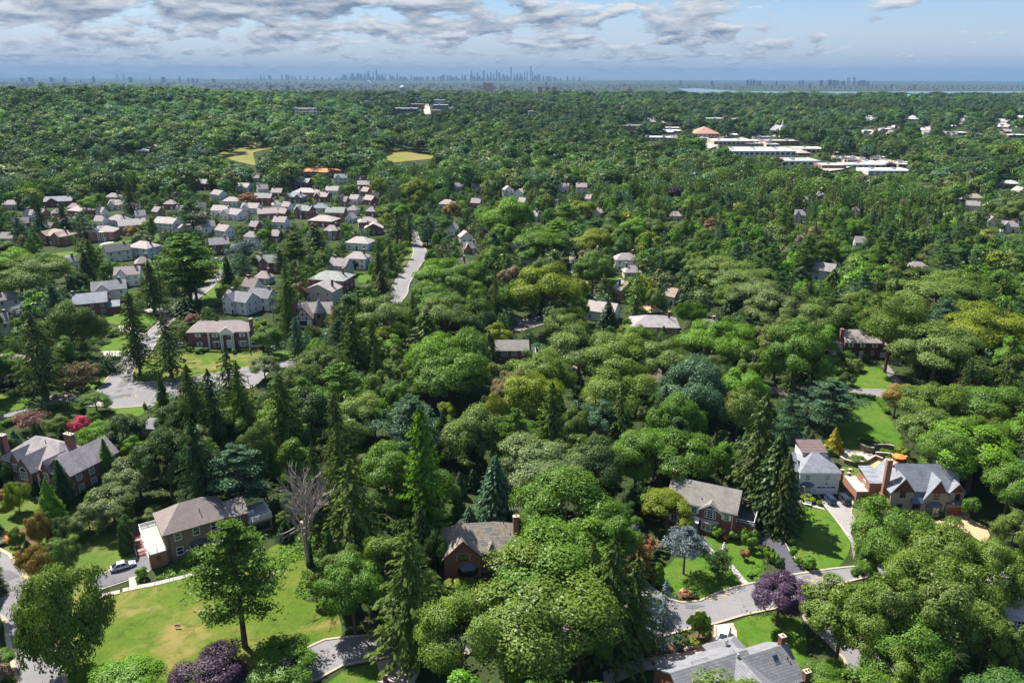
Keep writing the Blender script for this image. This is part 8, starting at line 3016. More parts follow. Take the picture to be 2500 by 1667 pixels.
 for i in range(13):          # hanging folds: stripes slant down with the cloth
  x0, x1 = .08, .62
  zt = 6.6 - i * .17
  mb.prism([(x0, .02 * math.sin(i), zt), (x1, .10 * math.sin(i * .8 + 1), zt - .55), (x1, .10 * math.sin(i * .8 + 1.4), zt - .72), (x0, .02 * math.sin(i + .5), zt - .17)], (0, .015, 0), i % 2)
 fl = mb.obj('flag', [fr, TRIM], fo)
 mb = MB()
 mb.prism([(.06, -.02, 6.62), (.40, -.06, 6.27), (.40, -.06, 5.3), (.06, -.02, 5.65)], (0, .13, 0))
 mb.obj('canton', fb, fl)
 # yard sign on the big lawn
 g = at('A1', 1103, 1228)
 so = empty('yard_sign', g, R_(4), 'small red and white yard sign on two stakes in the big lawn', 'sign')
 mb = MB()
 mb.box(-.5, -.03, .3, .5, .03, .6)
 pn = mb.obj('sign_board', TRIM, so)
 mb = MB()
 mb.box(-.5, -.032, .604, .5, .032, .85)
 mb.obj('red_band', red, pn)
 for s in (-.4, .4):
  mb = MB()
  mb.tube([(s, 0, -.2), (s, 0, .3)], .02, 5)
  mb.obj('stake', METAL, so)
 # statue in the round bed
 g = at('A3', 1440, 738)
 so = empty('garden_statue', (g.x, g.y, .1), 0.4, 'white seated garden statue in the round bed before the colonial', 'statue')
 mb = MB()
 mb.tube([(0, 0, 0), (0, 0, .15), (0, 0, .5), (0, 0, .6)], [.42, .36, .26, .38], 10)
 mb.obj('pedestal', TRIM, so)
 mb = MB()
 mb.tube([(0, 0, .6), (0, 0, .85), (0, 0, 1.2), (0, 0, 1.38)], [.34, .30, .22, .10], 10)
 mb.ball((0, -.02, 1.52), .15, 10, 7)
 for s in (-1, 1):
  mb.tube([(s * .2, 0, 1.2), (s * .28, -.15, .95), (s * .08, -.3, .85)], [.07, .06, .05], 6)
  mb.tube([(s * .12, -.05, .8), (s * .16, -.42, .8), (s * .15, -.45, .58)], [.11, .09, .07], 6)
 mb.obj('figure', TRIM, so, smooth=True)
 # parasol on the patio
 def parasol(c, x, y, r, h, mat, label):
  g = at(c, x, y)
  po = empty('patio_parasol', (g.x, g.y, .12), 0, label, 'parasol')
  mb = MB()
  n = 8
  for i in range(n):
   a, b = 2 * math.pi * i / n, 2 * math.pi * (i + 1) / n
   mb.poly([(r * math.cos(a), r * math.sin(a), h - .55), (r * math.cos(b), r * math.sin(b), h - .55), (0, 0, h)])
   mb.poly([(r * math.cos(a), r * math.sin(a), h - .75), (r * math.cos(b), r * math.sin(b), h - .75), (r * math.cos(b), r * math.sin(b), h - .55), (r * math.cos(a), r * math.sin(a), h - .55)])
  mb.obj('canopy', mat, po)
  mb = MB()
  mb.tube([(0, 0, 0), (0, 0, h - .02)], .04, 6)
  mb.obj('pole', METAL, po)
  tb = empty('patio_table', (g.x, g.y, .12), 0, 'round brown table under the ' + label.split()[0] + ' parasol', 'table')
  mb = MB()
  mb.tube([(0, 0, .68), (0, 0, .74)], .7, 12)
  mb.obj('tabletop', WOODD, tb)
  for i in range(4):
   a = math.pi / 4 + i * math.pi / 2
   mb = MB()
   mb.tube([(.5 * math.cos(a), .5 * math.sin(a), 0), (.45 * math.cos(a), .45 * math.sin(a), .68)], .035, 5)
   mb.obj('leg', BLACK, tb)
 parasol('YG', 1740, 1010, 1.75, 2.6, plain('orange_canvas', (0.78, 0.20, 0.035), 0.8), 'orange parasol open on the tan patio behind the gabled house')
 parasol('B3', 1195, 440, 1.7, 2.5, plain('cream_canvas', (0.75, 0.70, 0.62), 0.8), 'cream parasol open on the round patio in the trees')
 # terrace retaining walls
 def rwall(spec, h, label, z=0.0):
  ln = smooth(G_(spec), 1.5)
  o0 = ln[0].copy()
  mb, cb = MB(), MB()
  for a, b in zip(ln[:-1], ln[1:]):
   d = (b - a).normalized()
   nr = Vector((-d.y, d.x, 0)) * .2
   a2, b2 = a - o0, b - o0
   mb.prism([tuple(a2 + nr), tuple(b2 + nr), tuple(b2 - nr), tuple(a2 - nr)], (0, 0, h))
   nr = nr * 1.3
   cb.prism([tuple(a2 + nr + Vector((0, 0, h + .002))), tuple(b2 + nr + Vector((0, 0, h + .002))), tuple(b2 - nr + Vector((0, 0, h + .002))), tuple(a2 - nr + Vector((0, 0, h + .002)))], (0, 0, .12))
  o = empty('retaining_wall', (o0.x, o0.y, z), 0, label, 'retaining wall', 'curved terrace walls')
  mb.obj('wall', STONE, o)
  cb.obj('coping', CONC, o)
 rwall('YG 460,930 560,1000 700,1040 850,1050 980,1040 1090,990 1230,910 1390,975', 1.1, 'lowest curved terrace wall with a bed behind the white house')
 rwall('YG 900,690 1000,740 1110,770 1200,775', 1.6, 'middle terrace wall left of the steps behind the white house')
 rwall('YG 1205,690 1330,680 1500,680 1640,715', 1.3, 'upper terrace wall below the sunny slope')
 rwall('YG 1230,870 1420,880 1560,900 1700,960 1930,960', 1.5, 'long terrace wall beside the orange parasol')
 o = rwall('A3 1190,1385 1230,1360 1300,1352', 0.7, 'short brick garden wall by the pale drive')
 # boulders
 rs = random.Random(4)
 for c, x, y, s, lb in (('A3', 1190, 1008, .8, 'tan boulder at the kerb left of the brown clipped bush'), ('A3', 1228, 1020, .7, 'tan boulder at the kerb between the two clipped bushes'), ('A3', 1268, 1035, .5, 'smallest tan boulder at the kerb'), ('A1', 138, 748, .9, 'pale boulder in the rock garden at the left edge'), ('A3', 1293, 1345, .45, 'pale stone at the end of the brick garden wall')):
  g = at(c, x, y)
  mb = MB()
  mb.ball((0, 0, .35 * s), (s, s * .8, s * .75), 9, 6)
  mb.v = [(a * (1 + rs.uniform(-.16, .16)), b * (1 + rs.uniform(-.16, .16)), max(-.1, q * (1 + rs.uniform(-.16, .16)))) for a, b, q in mb.v]
  tag(mb.obj('boulder', PAVER, None, (g.x, g.y, .1)), lb, 'boulder')
 # utility poles with wires
 POLE = plain('weathered_pole', (0.20, 0.165, 0.14), 0.9, 0.1, 0.2)
 tops = []
 for c, x, yb, yt, lb in (('B1', 1712, 560, 478, 'wooden utility pole behind the columned brick house'), ('B2', 293, 245, 160, 'utility pole with transformer beside the rust orange tree'), ('B2', 230, 420, 285, 'utility pole in the gardens behind the grey gabled house'), ('B2', 165, 560, 440, 'utility pole behind the garden toys'), ('B1', 2068, 1080, 1010, 'plain leaning pole at the street by the columned house')):
  g = at(c, x, yb)
  fy = fpx(c, x, yt)[1]
  hh = next(z / 4 for z in range(12, 72) if proj((g.x, g.y, z / 4))[1] < fy)
  o = empty('utility_pole', g, 0.6, lb, 'pole', 'wooden utility poles')
  mb = MB()
  mb.tube([(0, 0, -.3), (0, 0, hh)], [.17, .12], 7)
  mb.obj('pole', POLE, o)
  mb = MB()
  mb.box(-1.1, -.06, hh - .5, 1.1, .06, hh - .36)
  mb.obj('crossarm', POLE, o)
  tops.append(Vector((g.x, g.y, hh - .35)))
 tops = [at('B1', 980, 590, 8), tops[0], tops[2], tops[1]]
 for k in range(3):
  a, b = tops[k], tops[k + 1]
  for off in (-.9, .9):
   pts = [a.lerp(b, i / 10) + Vector((off * .6, off * .4, -1.2 * (1 - (2 * i / 10 - 1) ** 2))) for i in range(11)]
   mb = MB()
   mb.tube([p - a for p in pts], .022, 3, cap=False)
   tag(mb.obj('overhead_wire', BLACK, None, tuple(a)), 'thin overhead wires strung between the wooden utility poles', 'wire', 'overhead wires')
 # stop sign
 g = at('B3', 200, 625)
 so = empty('stop_sign', g, R_(-20), 'red stop sign at the end of the middle street', 'sign')
 mb = MB()
 mb.tube([(0, 0, 0), (0, 0, 2.2)], .04, 5)
 mb.obj('post', METAL, so)
 mb = MB()
 mb.prism([(.38 * math.cos(math.pi / 8 + i * math.pi / 4), -.04, 2.4 + .38 * math.sin(math.pi / 8 + i * math.pi / 4)) for i in range(8)], (0, -.03, 0))
 pl = mb.obj('plate', red, so)
 cu = bpy.data.curves.new('lettering', 'FONT')
 cu.body = 'STOP'
 cu.size = 0.27
 cu.align_x, cu.align_y = 'CENTER', 'CENTER'
 cu.materials.append(TRIM)
 tmp = bpy.data.objects.new('lettering', cu)
 COL.objects.link(tmp)
 bpy.context.view_layer.update()
 me = bpy.data.meshes.new_from_object(tmp.evaluated_get(bpy.context.evaluated_depsgraph_get()))
 bpy.data.objects.remove(tmp)
 lo = bpy.data.objects.new('lettering', me)
 lo.location = (0, -.08, 2.4)
 lo.rotation_euler = (R_(90), 0, 0)
 lo.parent = pl
 COL.objects.link(lo)
 # gate pillars and small posts
 for c, x, y, lb in (('B1', 882, 935, 'brick gate pillar with flowers at the left street drive'), ('B1', 1208, 1285, 'brick pillar at the cottage drive by the junction')):
  g = at(c, x, y)
  mb = MB()
  mb.box(-.4, -.4, -.2, .4, .4, 1.6)
  mb.box(-.5, -.5, 1.6, .5, .5, 1.75, 1)
  mb.ball((0, 0, 2.0), .3, 8, 5, 2)
  tag(mb.obj('brick_pillar', [BRICK, CONC, TERRA], None, tuple(g)), lb, 'pillar', 'brick gate pillars')
 g = at('A2', 866, 1555)
 mb = MB()
 mb.box(-.35, -.35, -.2, .35, .35, 1.5)
 mb.box(-.45, -.45, 1.5, .45, .45, 1.62, 1)
 tag(mb.obj('brick_pillar', [BRICK, CONC], None, tuple(g)), 'brick post at the paved drive on the lower edge', 'pillar', 'brick gate pillars')
 # terrace steps beside the stone house
 a, b = at('Y2', 80, 780), at('Y2', 175, 1110)
 so = empty('garden_steps', b, math.atan2(a.y - b.y, a.x - b.x), 'plum brick garden steps beside the railed terrace', 'steps')
 L = (a - b).length
 for i in range(7):
  mb = MB()
  mb.box(L * i / 7, -1.3, -.2, L * (i + 1) / 7 - .04, .7, .12 + i * .14)
  mb.obj('step', BRICKP, so)
 mb = MB()
 mb.tube([(0, .95, .9), (L * .55, .95, 1.5)], .05, 5)
 mb.tube([(0, .95, -.1), (0, .95, .9)], .05, 5)
 mb.tube([(L * .55, .95, .3), (L * .55, .95, 1.5)], .05, 5)
 mb.obj('handrail', TRIM, so)
 # play tower with the teal canopy
 g = at('A4', 1470, 1560)
 so = empty('play_tower', g, .2, 'dark wooden play tower with teal canopy at the lower right', 'play tower')
 teal = plain('teal_canvas', (0.02, 0.19, 0.19), 0.7)
 for sx_ in (-1.1, 1.1):
  for sy in (-1.1, 1.1):
   mb = MB()
   mb.box(sx_ - .08, sy - .08, -.2, sx_ + .08, sy + .08, 2.9)
   mb.obj('post', TIMBER, so)
 for k in range(9):
  mb = MB()
  mb.box(-1.2 + k * .27, -1.2, 1.1, -1.2 + k * .27 + .24, 1.2, 1.2)
  mb.obj('plank', TIMBER, so)
 for k in range(3):
  mb = MB()
  mb.box(-1.15, -1.25, 1.35 + k * .28, 1.15, -1.2, 1.58 + k * .28)
  mb.obj('plank', TIMBER, so)
 mb = MB()
 n = 10
 for i in range(n):
  t0, t1 = math.pi * i / n, math.pi * (i + 1) / n
  mb.poly([(-1.5 * math.cos(t0), -1.4, 2.8 + 1.1 * math.sin(t0)), (-1.5 * math.cos(t1), -1.4, 2.8 + 1.1 * math.sin(t1)), (-1.5 * math.cos(t1), 1.4, 2.8 + 1.1 * math.sin(t1)), (-1.5 * math.cos(t0), 1.4, 2.8 + 1.1 * math.sin(t0))])
 mb.poly([(-1.5 * math.cos(math.pi * i / n), -1.4, 2.8 + 1.1 * math.sin(math.pi * i / n)) for i in range(n + 1)])
 mb.obj('canopy', teal, so)
 # garden toys behind the columned house
 for c, x, y, col, lb in (('Y0', 2030, 215, (0.03, 0.28, 0.35), 'teal plastic garden table behind the columned house'), ('Y0', 2210, 250, (0.5, 0.06, 0.05), 'red plastic play car behind the columned house')):
  g = at(c, x, y)
  mb = MB()
  mb.box(-.6, -.5, .35, .6, .5, .55)
  mb.ball((0, 0, .7), (.5, .4, .35), 8, 5)
  for sx_ in (-.45, .45):
   for sy in (-.4, .4):
    mb.tube([(sx_, sy, 0), (sx_, sy, .4)], .1, 6)
  tag(mb.obj('garden_toy', plain('plastic_' + lb.split()[0], col, .4), None, tuple(g)), lb, 'toy')
 # boat-like white bench by the corner lawn
 g = at('B1', 1455, 888)
 mb = MB()
 mb.box(-1.0, -.25, .4, 1.0, .25, .48)
 mb.box(-1.0, .2, .48, 1.0, .27, .95)
 for s in (-.85, .85):
  mb.box(s - .06, -.2, 0, s + .06, .2, .4)
 tag(mb.obj('garden_bench', TRIM, None, tuple(g), .3), 'white garden bench on the corner lawn behind the second spruce', 'bench')
 # benches on the cottage walk
 g = at('A4', 335, 468)
 mb = MB()
 mb.box(-.8, -.25, .4, .8, .25, .48)
 mb.box(-.8, .2, .48, .8, .27, .95)
 for s in (-.65, .65):
  mb.box(s - .06, -.2, 0, s + .06, .2, .4)
 tag(mb.obj('garden_bench', TRIM, None, tuple(g), -.4), 'white garden bench on the walk before the white garage house', 'bench')


# ------------------------------------------------------------------ the town and the far skyline
def block(c, x0, yt, x1, yb, depth, wm, rm, label, cat='building', name='commercial_building', rows=1, roof='flat', yaw=0.0, group=None, rise=3.0, win=True):
 g = at(c, (x0 + x1) / 2, yb)
 dep = proj(g)[2]
 s = CROPS[c][2]
 W = (x1 - x0) / s * dep / F0
 Hh = max(3.0, (yb - yt) / s * dep / F0 * (0.62 if c == 'D3' and roof == 'flat' else 1))
 h = House(name, label, g.x - W / 2 * math.cos(yaw), g.y - W / 2 * math.sin(yaw), yaw, None, group, cat, z=g.z)
 a, b = fpx(c, x0, yt), fpx(c, x1, yb)
 RECTS.append((a[0], a[1] - 3, b[0], a[1] + (b[1] - a[1]) * .6))
 if roof == 'flat':
  h.mass(0, W, 0, depth, Hh, 'flat', 0, wm, rm, ov=-0.3, zb=-8)
  h.part('parapet', wm, lambda mb: (mb.box(0, -.05, Hh, W, .3, Hh + .7), mb.box(0, .3, Hh, .3, depth, Hh + .7), mb.box(W - .3, .3, Hh, W, depth, Hh + .7)))
  for k in range(max(1, int(W / 22))):
   h.part('roof_unit', METAL, lambda mb: mb.box(W * (k + .4) / max(1, int(W / 22)) - 2, depth * .4, Hh + .27, W * (k + .4) / max(1, int(W / 22)) + 2, depth * .6, Hh + 2.2))
 else:
  h.mass(0, W, 0, depth, Hh, roof, rise, wm, rm, ov=1.0, zb=-8)
 if win:
  for r in range(rows):
   n = min(14, max(3, int(W / 6)))
   me = simple_mesh(('bw', round(W / n, 1), rows), lambda mb: mb.box(-W / n * .32, -.12, 0, W / n * .32, .02, Hh / rows * .5), GLASS, 'window')
   for k in range(n):
    place('window', me, h.root, (W * (k + .5) / n, 0, Hh / rows * (r + .28)))
 return h


def far_town():
 WH, TAN = plain('white_render', (0.58, 0.57, 0.56), .8, .2, .05), plain('tan_render', (0.45, 0.36, 0.27), .85, .2, .1)
 PINK = plain('brown_brick_far', (0.30, 0.17, 0.13), .9, .2, .1)
 B = [('D3', 655, 432, 1040, 474, 60, WH, WROOF, 'long white supermarket building with blank walls in the shopping street', 1),
   ('D3', 570, 374, 800, 414, 40, TAN, WROOF, 'tan flat roofed store behind the white supermarket', 1),
   ('D3', 165, 366, 352, 382, 40, WH, WROOF, 'low white building at the left end of the shopping street', 1),
   ('D3', 285, 322, 388, 345, 30, TAN, WROOF, 'tan office block left of the orange roofed hall', 2),
   ('D3', 805, 358, 905, 382, 24, WH, RF['blue'], 'white building with blue grey roof behind the stores', 2),
   ('D3', 872, 376, 1062, 412, 30, PINK, FLATR, 'brown brick row at the right of the tan store', 2),
   ('D3', 1045, 420, 1212, 458, 34, TAN, WROOF, 'tan store with flat roof at the bend of the shopping street', 1),
   ('D3', 965, 490, 1180, 530, 40, WH, FLATR, 'near strip of shops with flat pale roof', 1),
   ('D3', 1190, 515, 1330, 552, 24, PINK, WROOF, 'brown shop row at the end of the strip', 1),
   ('D3', 1330, 528, 1560, 542, 26, WH, WROOF, 'long low white roof joining the white office', 1),
   ('D3', 1455, 545, 1712, 588, 30, WH, WROOF, 'white office building with two rows of dark windows', 2),
   ('D3', 485, 252, 625, 272, 30, WH, WROOF, 'distant long white roof left of the brown chimney block', 1),
   ('D3', 626, 238, 655, 268, 14, PINK, FLATR, 'distant brown block beside the long white roof', 3),
   ('D3', 690, 256, 748, 270, 24, WH, WROOF, 'distant small white roof right of the brown block', 1),
   ('D3', 1435, 256, 1510, 268, 30, WH, WROOF, 'distant white roof in the right hand woods', 1),
   ('D3', 1650, 260, 1762, 272, 30, WH, WROOF, 'distant long white roof further right in the woods', 1),
   ('D3', 1430, 322, 1502, 346, 24, CREAM, WROOF, 'cream building at the left of the right hand town', 2),
   ('D3', 1530, 312, 1602, 336, 26, PINK, WROOF, 'brown building with pale roof in the right hand town', 2),
   ('D3', 1725, 318, 1800, 344, 26, TAN, WROOF, 'tan three storey building in the right hand town', 3),
   ('D3', 1622, 332, 1664, 350, 20, WH, WROOF, 'small white building between the brown and tan ones', 1),
   ('D3', 1950, 332, 2042, 358, 28, PINK, WROOF, 'brown building in the right hand town near the edge', 2),
   ('D3', 2070, 346, 2152, 362, 24, TAN, WROOF, 'low tan building in the right hand town near the edge', 1),
   ('D3', 2262, 348, 2400, 368, 26, PINK, WROOF, 'low brown building at the right edge of the town', 1),
   ('D3', 40, 300, 160, 325, 26, PINK, FLATR, 'grey brown long building left of the shopping street', 2),
   ('C4', 2100, 262, 2400, 305, 30, plain('grey_panel', (0.2, 0.21, 0.24), .7), FLATR, 'dark grey flat building at the right edge', 1),
   ('D1', 1972, 298, 2165, 318, 24, WH, WROOF, 'long white building in the woods left of the water tower', 2),
   ('D1', 1972, 320, 2190, 332, 14, WH, FLATR, 'lower white wing of the long building left of the water tower', 1),
   ('D1', 870, 212, 962, 228, 22, TAN, TERRA, 'distant tan clubhouse in the left woods', 1),
   ('D1', 522, 246, 562, 258, 18, WH, RF['blue'], 'distant small blue grey roof in the left woods', 1),
   ('D1', 940, 588, 1022, 604, 12, WH, WROOF, 'low white annex left of the gabled pavilion', 1),
   ('D2', 440, 346, 600, 388, 30, plain('glass_front', (0.12, 0.15, 0.2), .3, .5), WROOF, 'long dark glazed building below the water tower', 2),
   ('D2', 545, 316, 640, 346, 26, PINK, WROOF, 'brown shop row left of the main street', 2),
   ('D2', 560, 276, 626, 292, 20, TAN, WROOF, 'tan building at the top of the main street', 2),
   ('D2', 690, 288, 782, 318, 30, WH, WROOF, 'white building right of the main street', 2),
   ('D2', 700, 322, 805, 356, 30, plain('blue_glass', (0.12, 0.16, 0.24), .3, .5), WROOF, 'blue grey office right of the main street', 3),
   ('D2', 695, 358, 760, 388, 22, PINK, WROOF, 'brown shops at the foot of the main street', 1),
   ('D2', 225, 296, 300, 318, 20, WH, WROOF, 'distant white houses left of the glazed building', 1),
   ('D2', 1340, 364, 1395, 396, 20, WH, TERRA, 'distant white house with red roof in the centre woods', 2),
   ('D2', 1965, 460, 2100, 490, 24, PINK, FLATR, 'brown building at the edge of the centre woods', 2),
   ('D2', 2245, 474, 2352, 492, 24, WH, WROOF, 'pale roof right of the brown building', 1),
   ('D2', 1690, 470, 1735, 490, 16, WH, TERRA, 'distant white cottage in the centre woods', 1)]
 for c, x0, yt, x1, yb, d, wm, rm, lb, rows in B:
  block(c, x0, yt, x1, yb, d, wm, rm, lb, rows=rows, group='buildings of the distant town')
 block('C2', 395, 150, 745, 185, 22, CREAM, TERRA, 'cream school with terracotta roof above the left rows', 'school', 'school', 2, 'hip', rise=2.6)
 block('C2', 540, 118, 640, 140, 14, CREAM, WROOF, 'white upper block behind the terracotta roof', 'building', 'upper_block', 1, win=False)
 block('D3', 460, 346, 600, 378, 40, TAN, plain('salmon_tile', (0.40, 0.21, 0.15), .8), 'hall with orange hipped roof in the shopping street', 'building', 'market_hall', 2, 'hip', rise=9)
 block('D1', 1022, 575, 1102, 604, 16, BRICK, WROOF, 'white gabled pavilion in the left meadow', 'pavilion', 'pavilion', 1, 'gy', rise=5)
 block('D2', 640, 560, 702, 574, 14, WH, WROOF, 'white house alone in the centre woods', 'house', 'house', 1, 'gx', rise=4)
 rs = random.Random(17)
 # small houses scattered through the distant woods
 for k in range(130):
  if k < 75:
   c, x, y = 'D3', rs.uniform(1290, 2400), 255 + 105 * rs.random()
   lb = 'tiny pale roofed house among the trees of the right hand town'
  elif k < 100:
   c, x, y = 'D2', rs.uniform(0, 2352), rs.uniform(285, 560)
   lb = 'tiny house roof showing through the centre woods'
  else:
   c, x, y = 'C4', rs.uniform(0, 2352), rs.uniform(180, 520)
   lb = 'small roof showing through the right hand woods'
  s = CROPS[c][2] * rs.uniform(.8, 1.2)
  w_ = rs.uniform(7, 15) * s * (1.5 if c == 'C4' else 1)
  h = block(c, x, y - w_ * .34, x + w_, y, rs.uniform(8, 12), *(lambda q, r: (q[0], r[0], lb.replace('tiny', 'tiny ' + q[1]).replace('small roof', 'small ' + r[1] + ' roof').replace('pale roofed house', r[1] + ' roofed house') + (', upper' if y < (310 if c != 'C4' else 350) else ', lower') + (' left side' if x < 800 else ' middle' if x < 1750 else ' right side')))(rs.choice(((WH, 'white'), (WH, 'white'), (CREAM, 'cream'), (PINK, 'brown'))), rs.choice(((RF['pale'], 'pale'), (RF['slate'], 'slate'), (RF['pink'], 'pinkish'), (WROOF, 'white')))), 'house', 'house', 1, rs.choice(('gx', 'hip', 'gx', 'gy')), rs.uniform(-.5, .5), 'small far houses', 3.2, win=False)
 for k in range(30):
  q = rs.random()
  x, y, w_ = 380 + q * 1250 + rs.uniform(-40, 40), 352 + q * 195 + rs.uniform(-26, 20), rs.uniform(34, 95)
  m_ = rs.choice(((TAN, 'tan'), (PINK, 'brown'), (WH, 'white'), (CREAM, 'cream')))
  r_ = rs.choice(((WROOF, 'white'), (FLATR, 'grey'), (WROOF, 'white'), (RF['pink'], 'pinkish')))
  block('D3', x, y - 13, x + w_, y, rs.uniform(14, 34), m_[0], r_[0], f"{m_[1]} shop with {r_[1]} roof, {('far', 'middle', 'near')[min(2, int(q * 3))]} part of the distant shopping street", rows=1, yaw=rs.uniform(-.35, .1), group='shops of the distant shopping street', roof='flat' if r_[1] != 'pinkish' else 'hip')
 # white steeple
 g = at('D3', 958, 365)
 o = empty('church_steeple', g, 0, 'white church steeple in the shopping street', 'steeple')
 mb = MB()
 mb.box(-4, -4, -6, 4, 4, 16)
 mb.obj('tower', WH, o)
 mb = MB()
 mb.tube([(0, 0, 16), (0, 0, 18), (0, 0, 27)], [3.2, 2.2, .1], 8)
 mb.obj('spire', WH, o)
 mb = MB()
 mb.box(-8, 4.1, -6, 8, 34, 9)
 mb.prism([(-9, 4, 9), (9, 4, 9), (0, 4, 17)], (0, 31, 0), 1)
 mb.obj('nave', [WH, RF['blue']], o)
 # water towers
 def ray_at(fx, fy, y):
  d = ray(fx, fy)
  return Vector((d[0] * y / d[1], y, CAM_H + d[2] * y / d[1]))
 TW = plain('pale_green_steel', (0.42, 0.56, 0.55), .5, .4, .05)
 TQ = plain('turquoise_steel', (0.12, 0.50, 0.55), .5, .4, .05)
 for (c, x, yt, wpx), yy, mt, lb in ((('D2', 500, 190, 37), 2420, TW, 'pale water tower standing above the wooded ridge'), (('D3', 1692, 120, 24), 2500, TQ, 'turquoise water tower peeping over the wooded ridge')):
  fx, fy = fpx(c, x, yt)
  p = ray_at(fx, fy, yy)
  zb = terrain(p.x, yy)
  r = wpx / CROPS[c][2] / F0 * yy / 2
  top = p.z - zb
  o = empty('water_tower', (p.x, yy, zb), 0, lb, 'water tower')
  mb = MB()
  hb = r * 1.5
  mb.tube([(0, 0, top - hb), (0, 0, top - hb * .9), (0, 0, top - hb * .35), (0, 0, top - hb * .12), (0, 0, top)], [r * .55, r * .98, r, r * .8, r * .1], 20)
  mb.obj('tank', mt, o, smooth=True)
  mb = MB()
  mb.tube([(0, 0, 0), (0, 0, top - hb)], r * .16, 10)
  mb.obj('riser', mt, o)
  for i in range(8):
   a = i * math.pi / 4
   mb = MB()
   mb.tube([(r * .95 * math.cos(a), r * .95 * math.sin(a), -2), (r * .88 * math.cos(a), r * .88 * math.sin(a), top - hb * .8)], .5, 6)
   mb.obj('leg', mt, o)
 # power line poles at right
 PO = plain('rusty_pole', (0.22, 0.12, 0.09), .9, .1)
 prev = None
 for x, yb, yt in ((1420, 130, 25), (1712, 145, 65), (1930, 175, 95)):
  g = at('C4', x, yb)
  hh = next(z for z in range(8, 90) if proj((g.x, g.y, g.z + z))[1] < fpx('C4', x, yt)[1])
  o = empty('power_pole', g, 0.3, 'tall rusty power line poles beyond the white office at right', 'pole', 'power line poles')
  mb = MB()
  mb.tube([(0, 0, -2), (0, 0, hh)], [.6, .4], 6)
  mb.obj('pole', PO, o)
  mb = MB()
  for q in (1, 4, 7):
   mb.box(-3, -.2, hh - q - .3, 3, .2, hh - q)
  mb.obj('crossarm', PO, o)
  t = Vector((g.x, g.y, g.z + hh - 1))
  if prev is not None:
   for dz in (0, -3, -6):
    mb = MB()
    mb.tube([prev.lerp(t, i / 12) - prev + Vector((0, 0, dz - 5 * (1 - (i / 6 - 1) ** 2))) for i in range(13)], .10, 3, cap=False)
    tag(mb.obj('power_line', BLACK, None, tuple(prev)), 'power lines sagging between the tall rusty poles at right', 'wire', 'power lines')
  prev = t
 # skyline
 GL = [plain('tower_grey_' + 'abc'[i], c, .5, .4, .06) for i, c in enumerate(((0.10, 0.11, 0.13), (0.14, 0.14, 0.15), (0.075, 0.085, 0.11)))]
 D = 24500.0
 rs = random.Random(9)

 def tower(c, x, yt, w_, label=None, kind=0, dist=None, grp='skyscrapers of the distant skyline', cat='skyscraper', mat=None):
  dist = dist or D + rs.uniform(-1500, 1500)
  fx, fy = fpx(c, x, yt)
  p = ray_at(fx, fy, dist)
  zb = -25.0
  Hh = max(20.0, p.z - zb)
  W = w_ / CROPS[c][2] / F0 * dist
  Dp = min(W, 60) * rs.uniform(.8, 1.1)
  mb = MB()
  if kind == 1:        # stepped with a spire
   mb.box(-W / 2, -Dp / 2, 0, W / 2, Dp / 2, Hh * .55)
   mb.box(-W * .36, -Dp * .36, Hh * .55, W * .36, Dp * .36, Hh * .74)
   mb.box(-W * .18, -Dp * .18, Hh * .74, W * .18, Dp * .18, Hh * .84)
   mb.tube([(0, 0, Hh * .84), (0, 0, Hh)], [W * .09, W * .02], 6)
  elif kind == 2:      # tapered shaft with a mast
   mb.tube([(0, 0, 0), (0, 0, Hh * .12), (0, 0, Hh * .78)], [W * .62, W * .62, W * .42], 8)
   mb.tube([(0, 0, Hh * .78), (0, 0, Hh)], [W * .08, W * .02], 6)
  elif kind == 3:      # slab with a roof house
   mb.box(-W / 2, -Dp / 2, 0, W / 2, Dp / 2, Hh * .95)
   mb.box(-W * .25, -Dp * .25, Hh * .95, W * .25, Dp * .25, Hh)
  elif kind == 4:      # setback
   mb.box(-W / 2, -Dp / 2, 0, W / 2, Dp / 2, Hh * .7)
   mb.box(-W * .33, -Dp * .33, Hh * .7, W * .33, Dp * .33, Hh)
  elif kind == 5:      # sloping crown
   mb.box(-W / 2, -Dp / 2, 0, W / 2, Dp / 2, Hh * .88)
   mb.prism([(-W / 2, -Dp / 2, Hh * .88), (W / 2, -Dp / 2, Hh * .88), (W / 2, -Dp / 2, Hh)], (0, Dp, 0))
  else:
   mb.box(-W / 2, -Dp / 2, 0, W / 2, Dp / 2, Hh)
  o = mb.obj('skyscraper', mat or rs.choice(GL), None, (p.x, dist, zb))
  if not label:
   sh = {0: 'flat topped', 1: 'spired', 2: 'tapered', 3: 'roof housed', 4: 'stepped', 5: 'slant topped'}[kind]
   hc = 'low' if Hh < 120 else 'middling' if Hh < 190 else 'tall'
   zone = 'right part of the right skyline cluster' if fx > 1255 else 'right skyline cluster' if fx > 1150 else 'left part of the right skyline cluster' if fx > 1070 else 'gap between the two skyline clusters' if fx > 965 else 'left skyline cluster' if fx > 825 else 'small skyline left of the clusters' if fx > 560 else 'far left horizon'
   if c == 'D1':
    zone = 'small skyline left of the clusters' if fx > 560 else 'far left horizon'
   if c == 'D3':
    zone = 'right hand horizon'
   label = f"hazy {hc} {sh} {'broad' if W > 120 else 'slim'} block in the {zone}"
  tag(o, label, cat, grp)

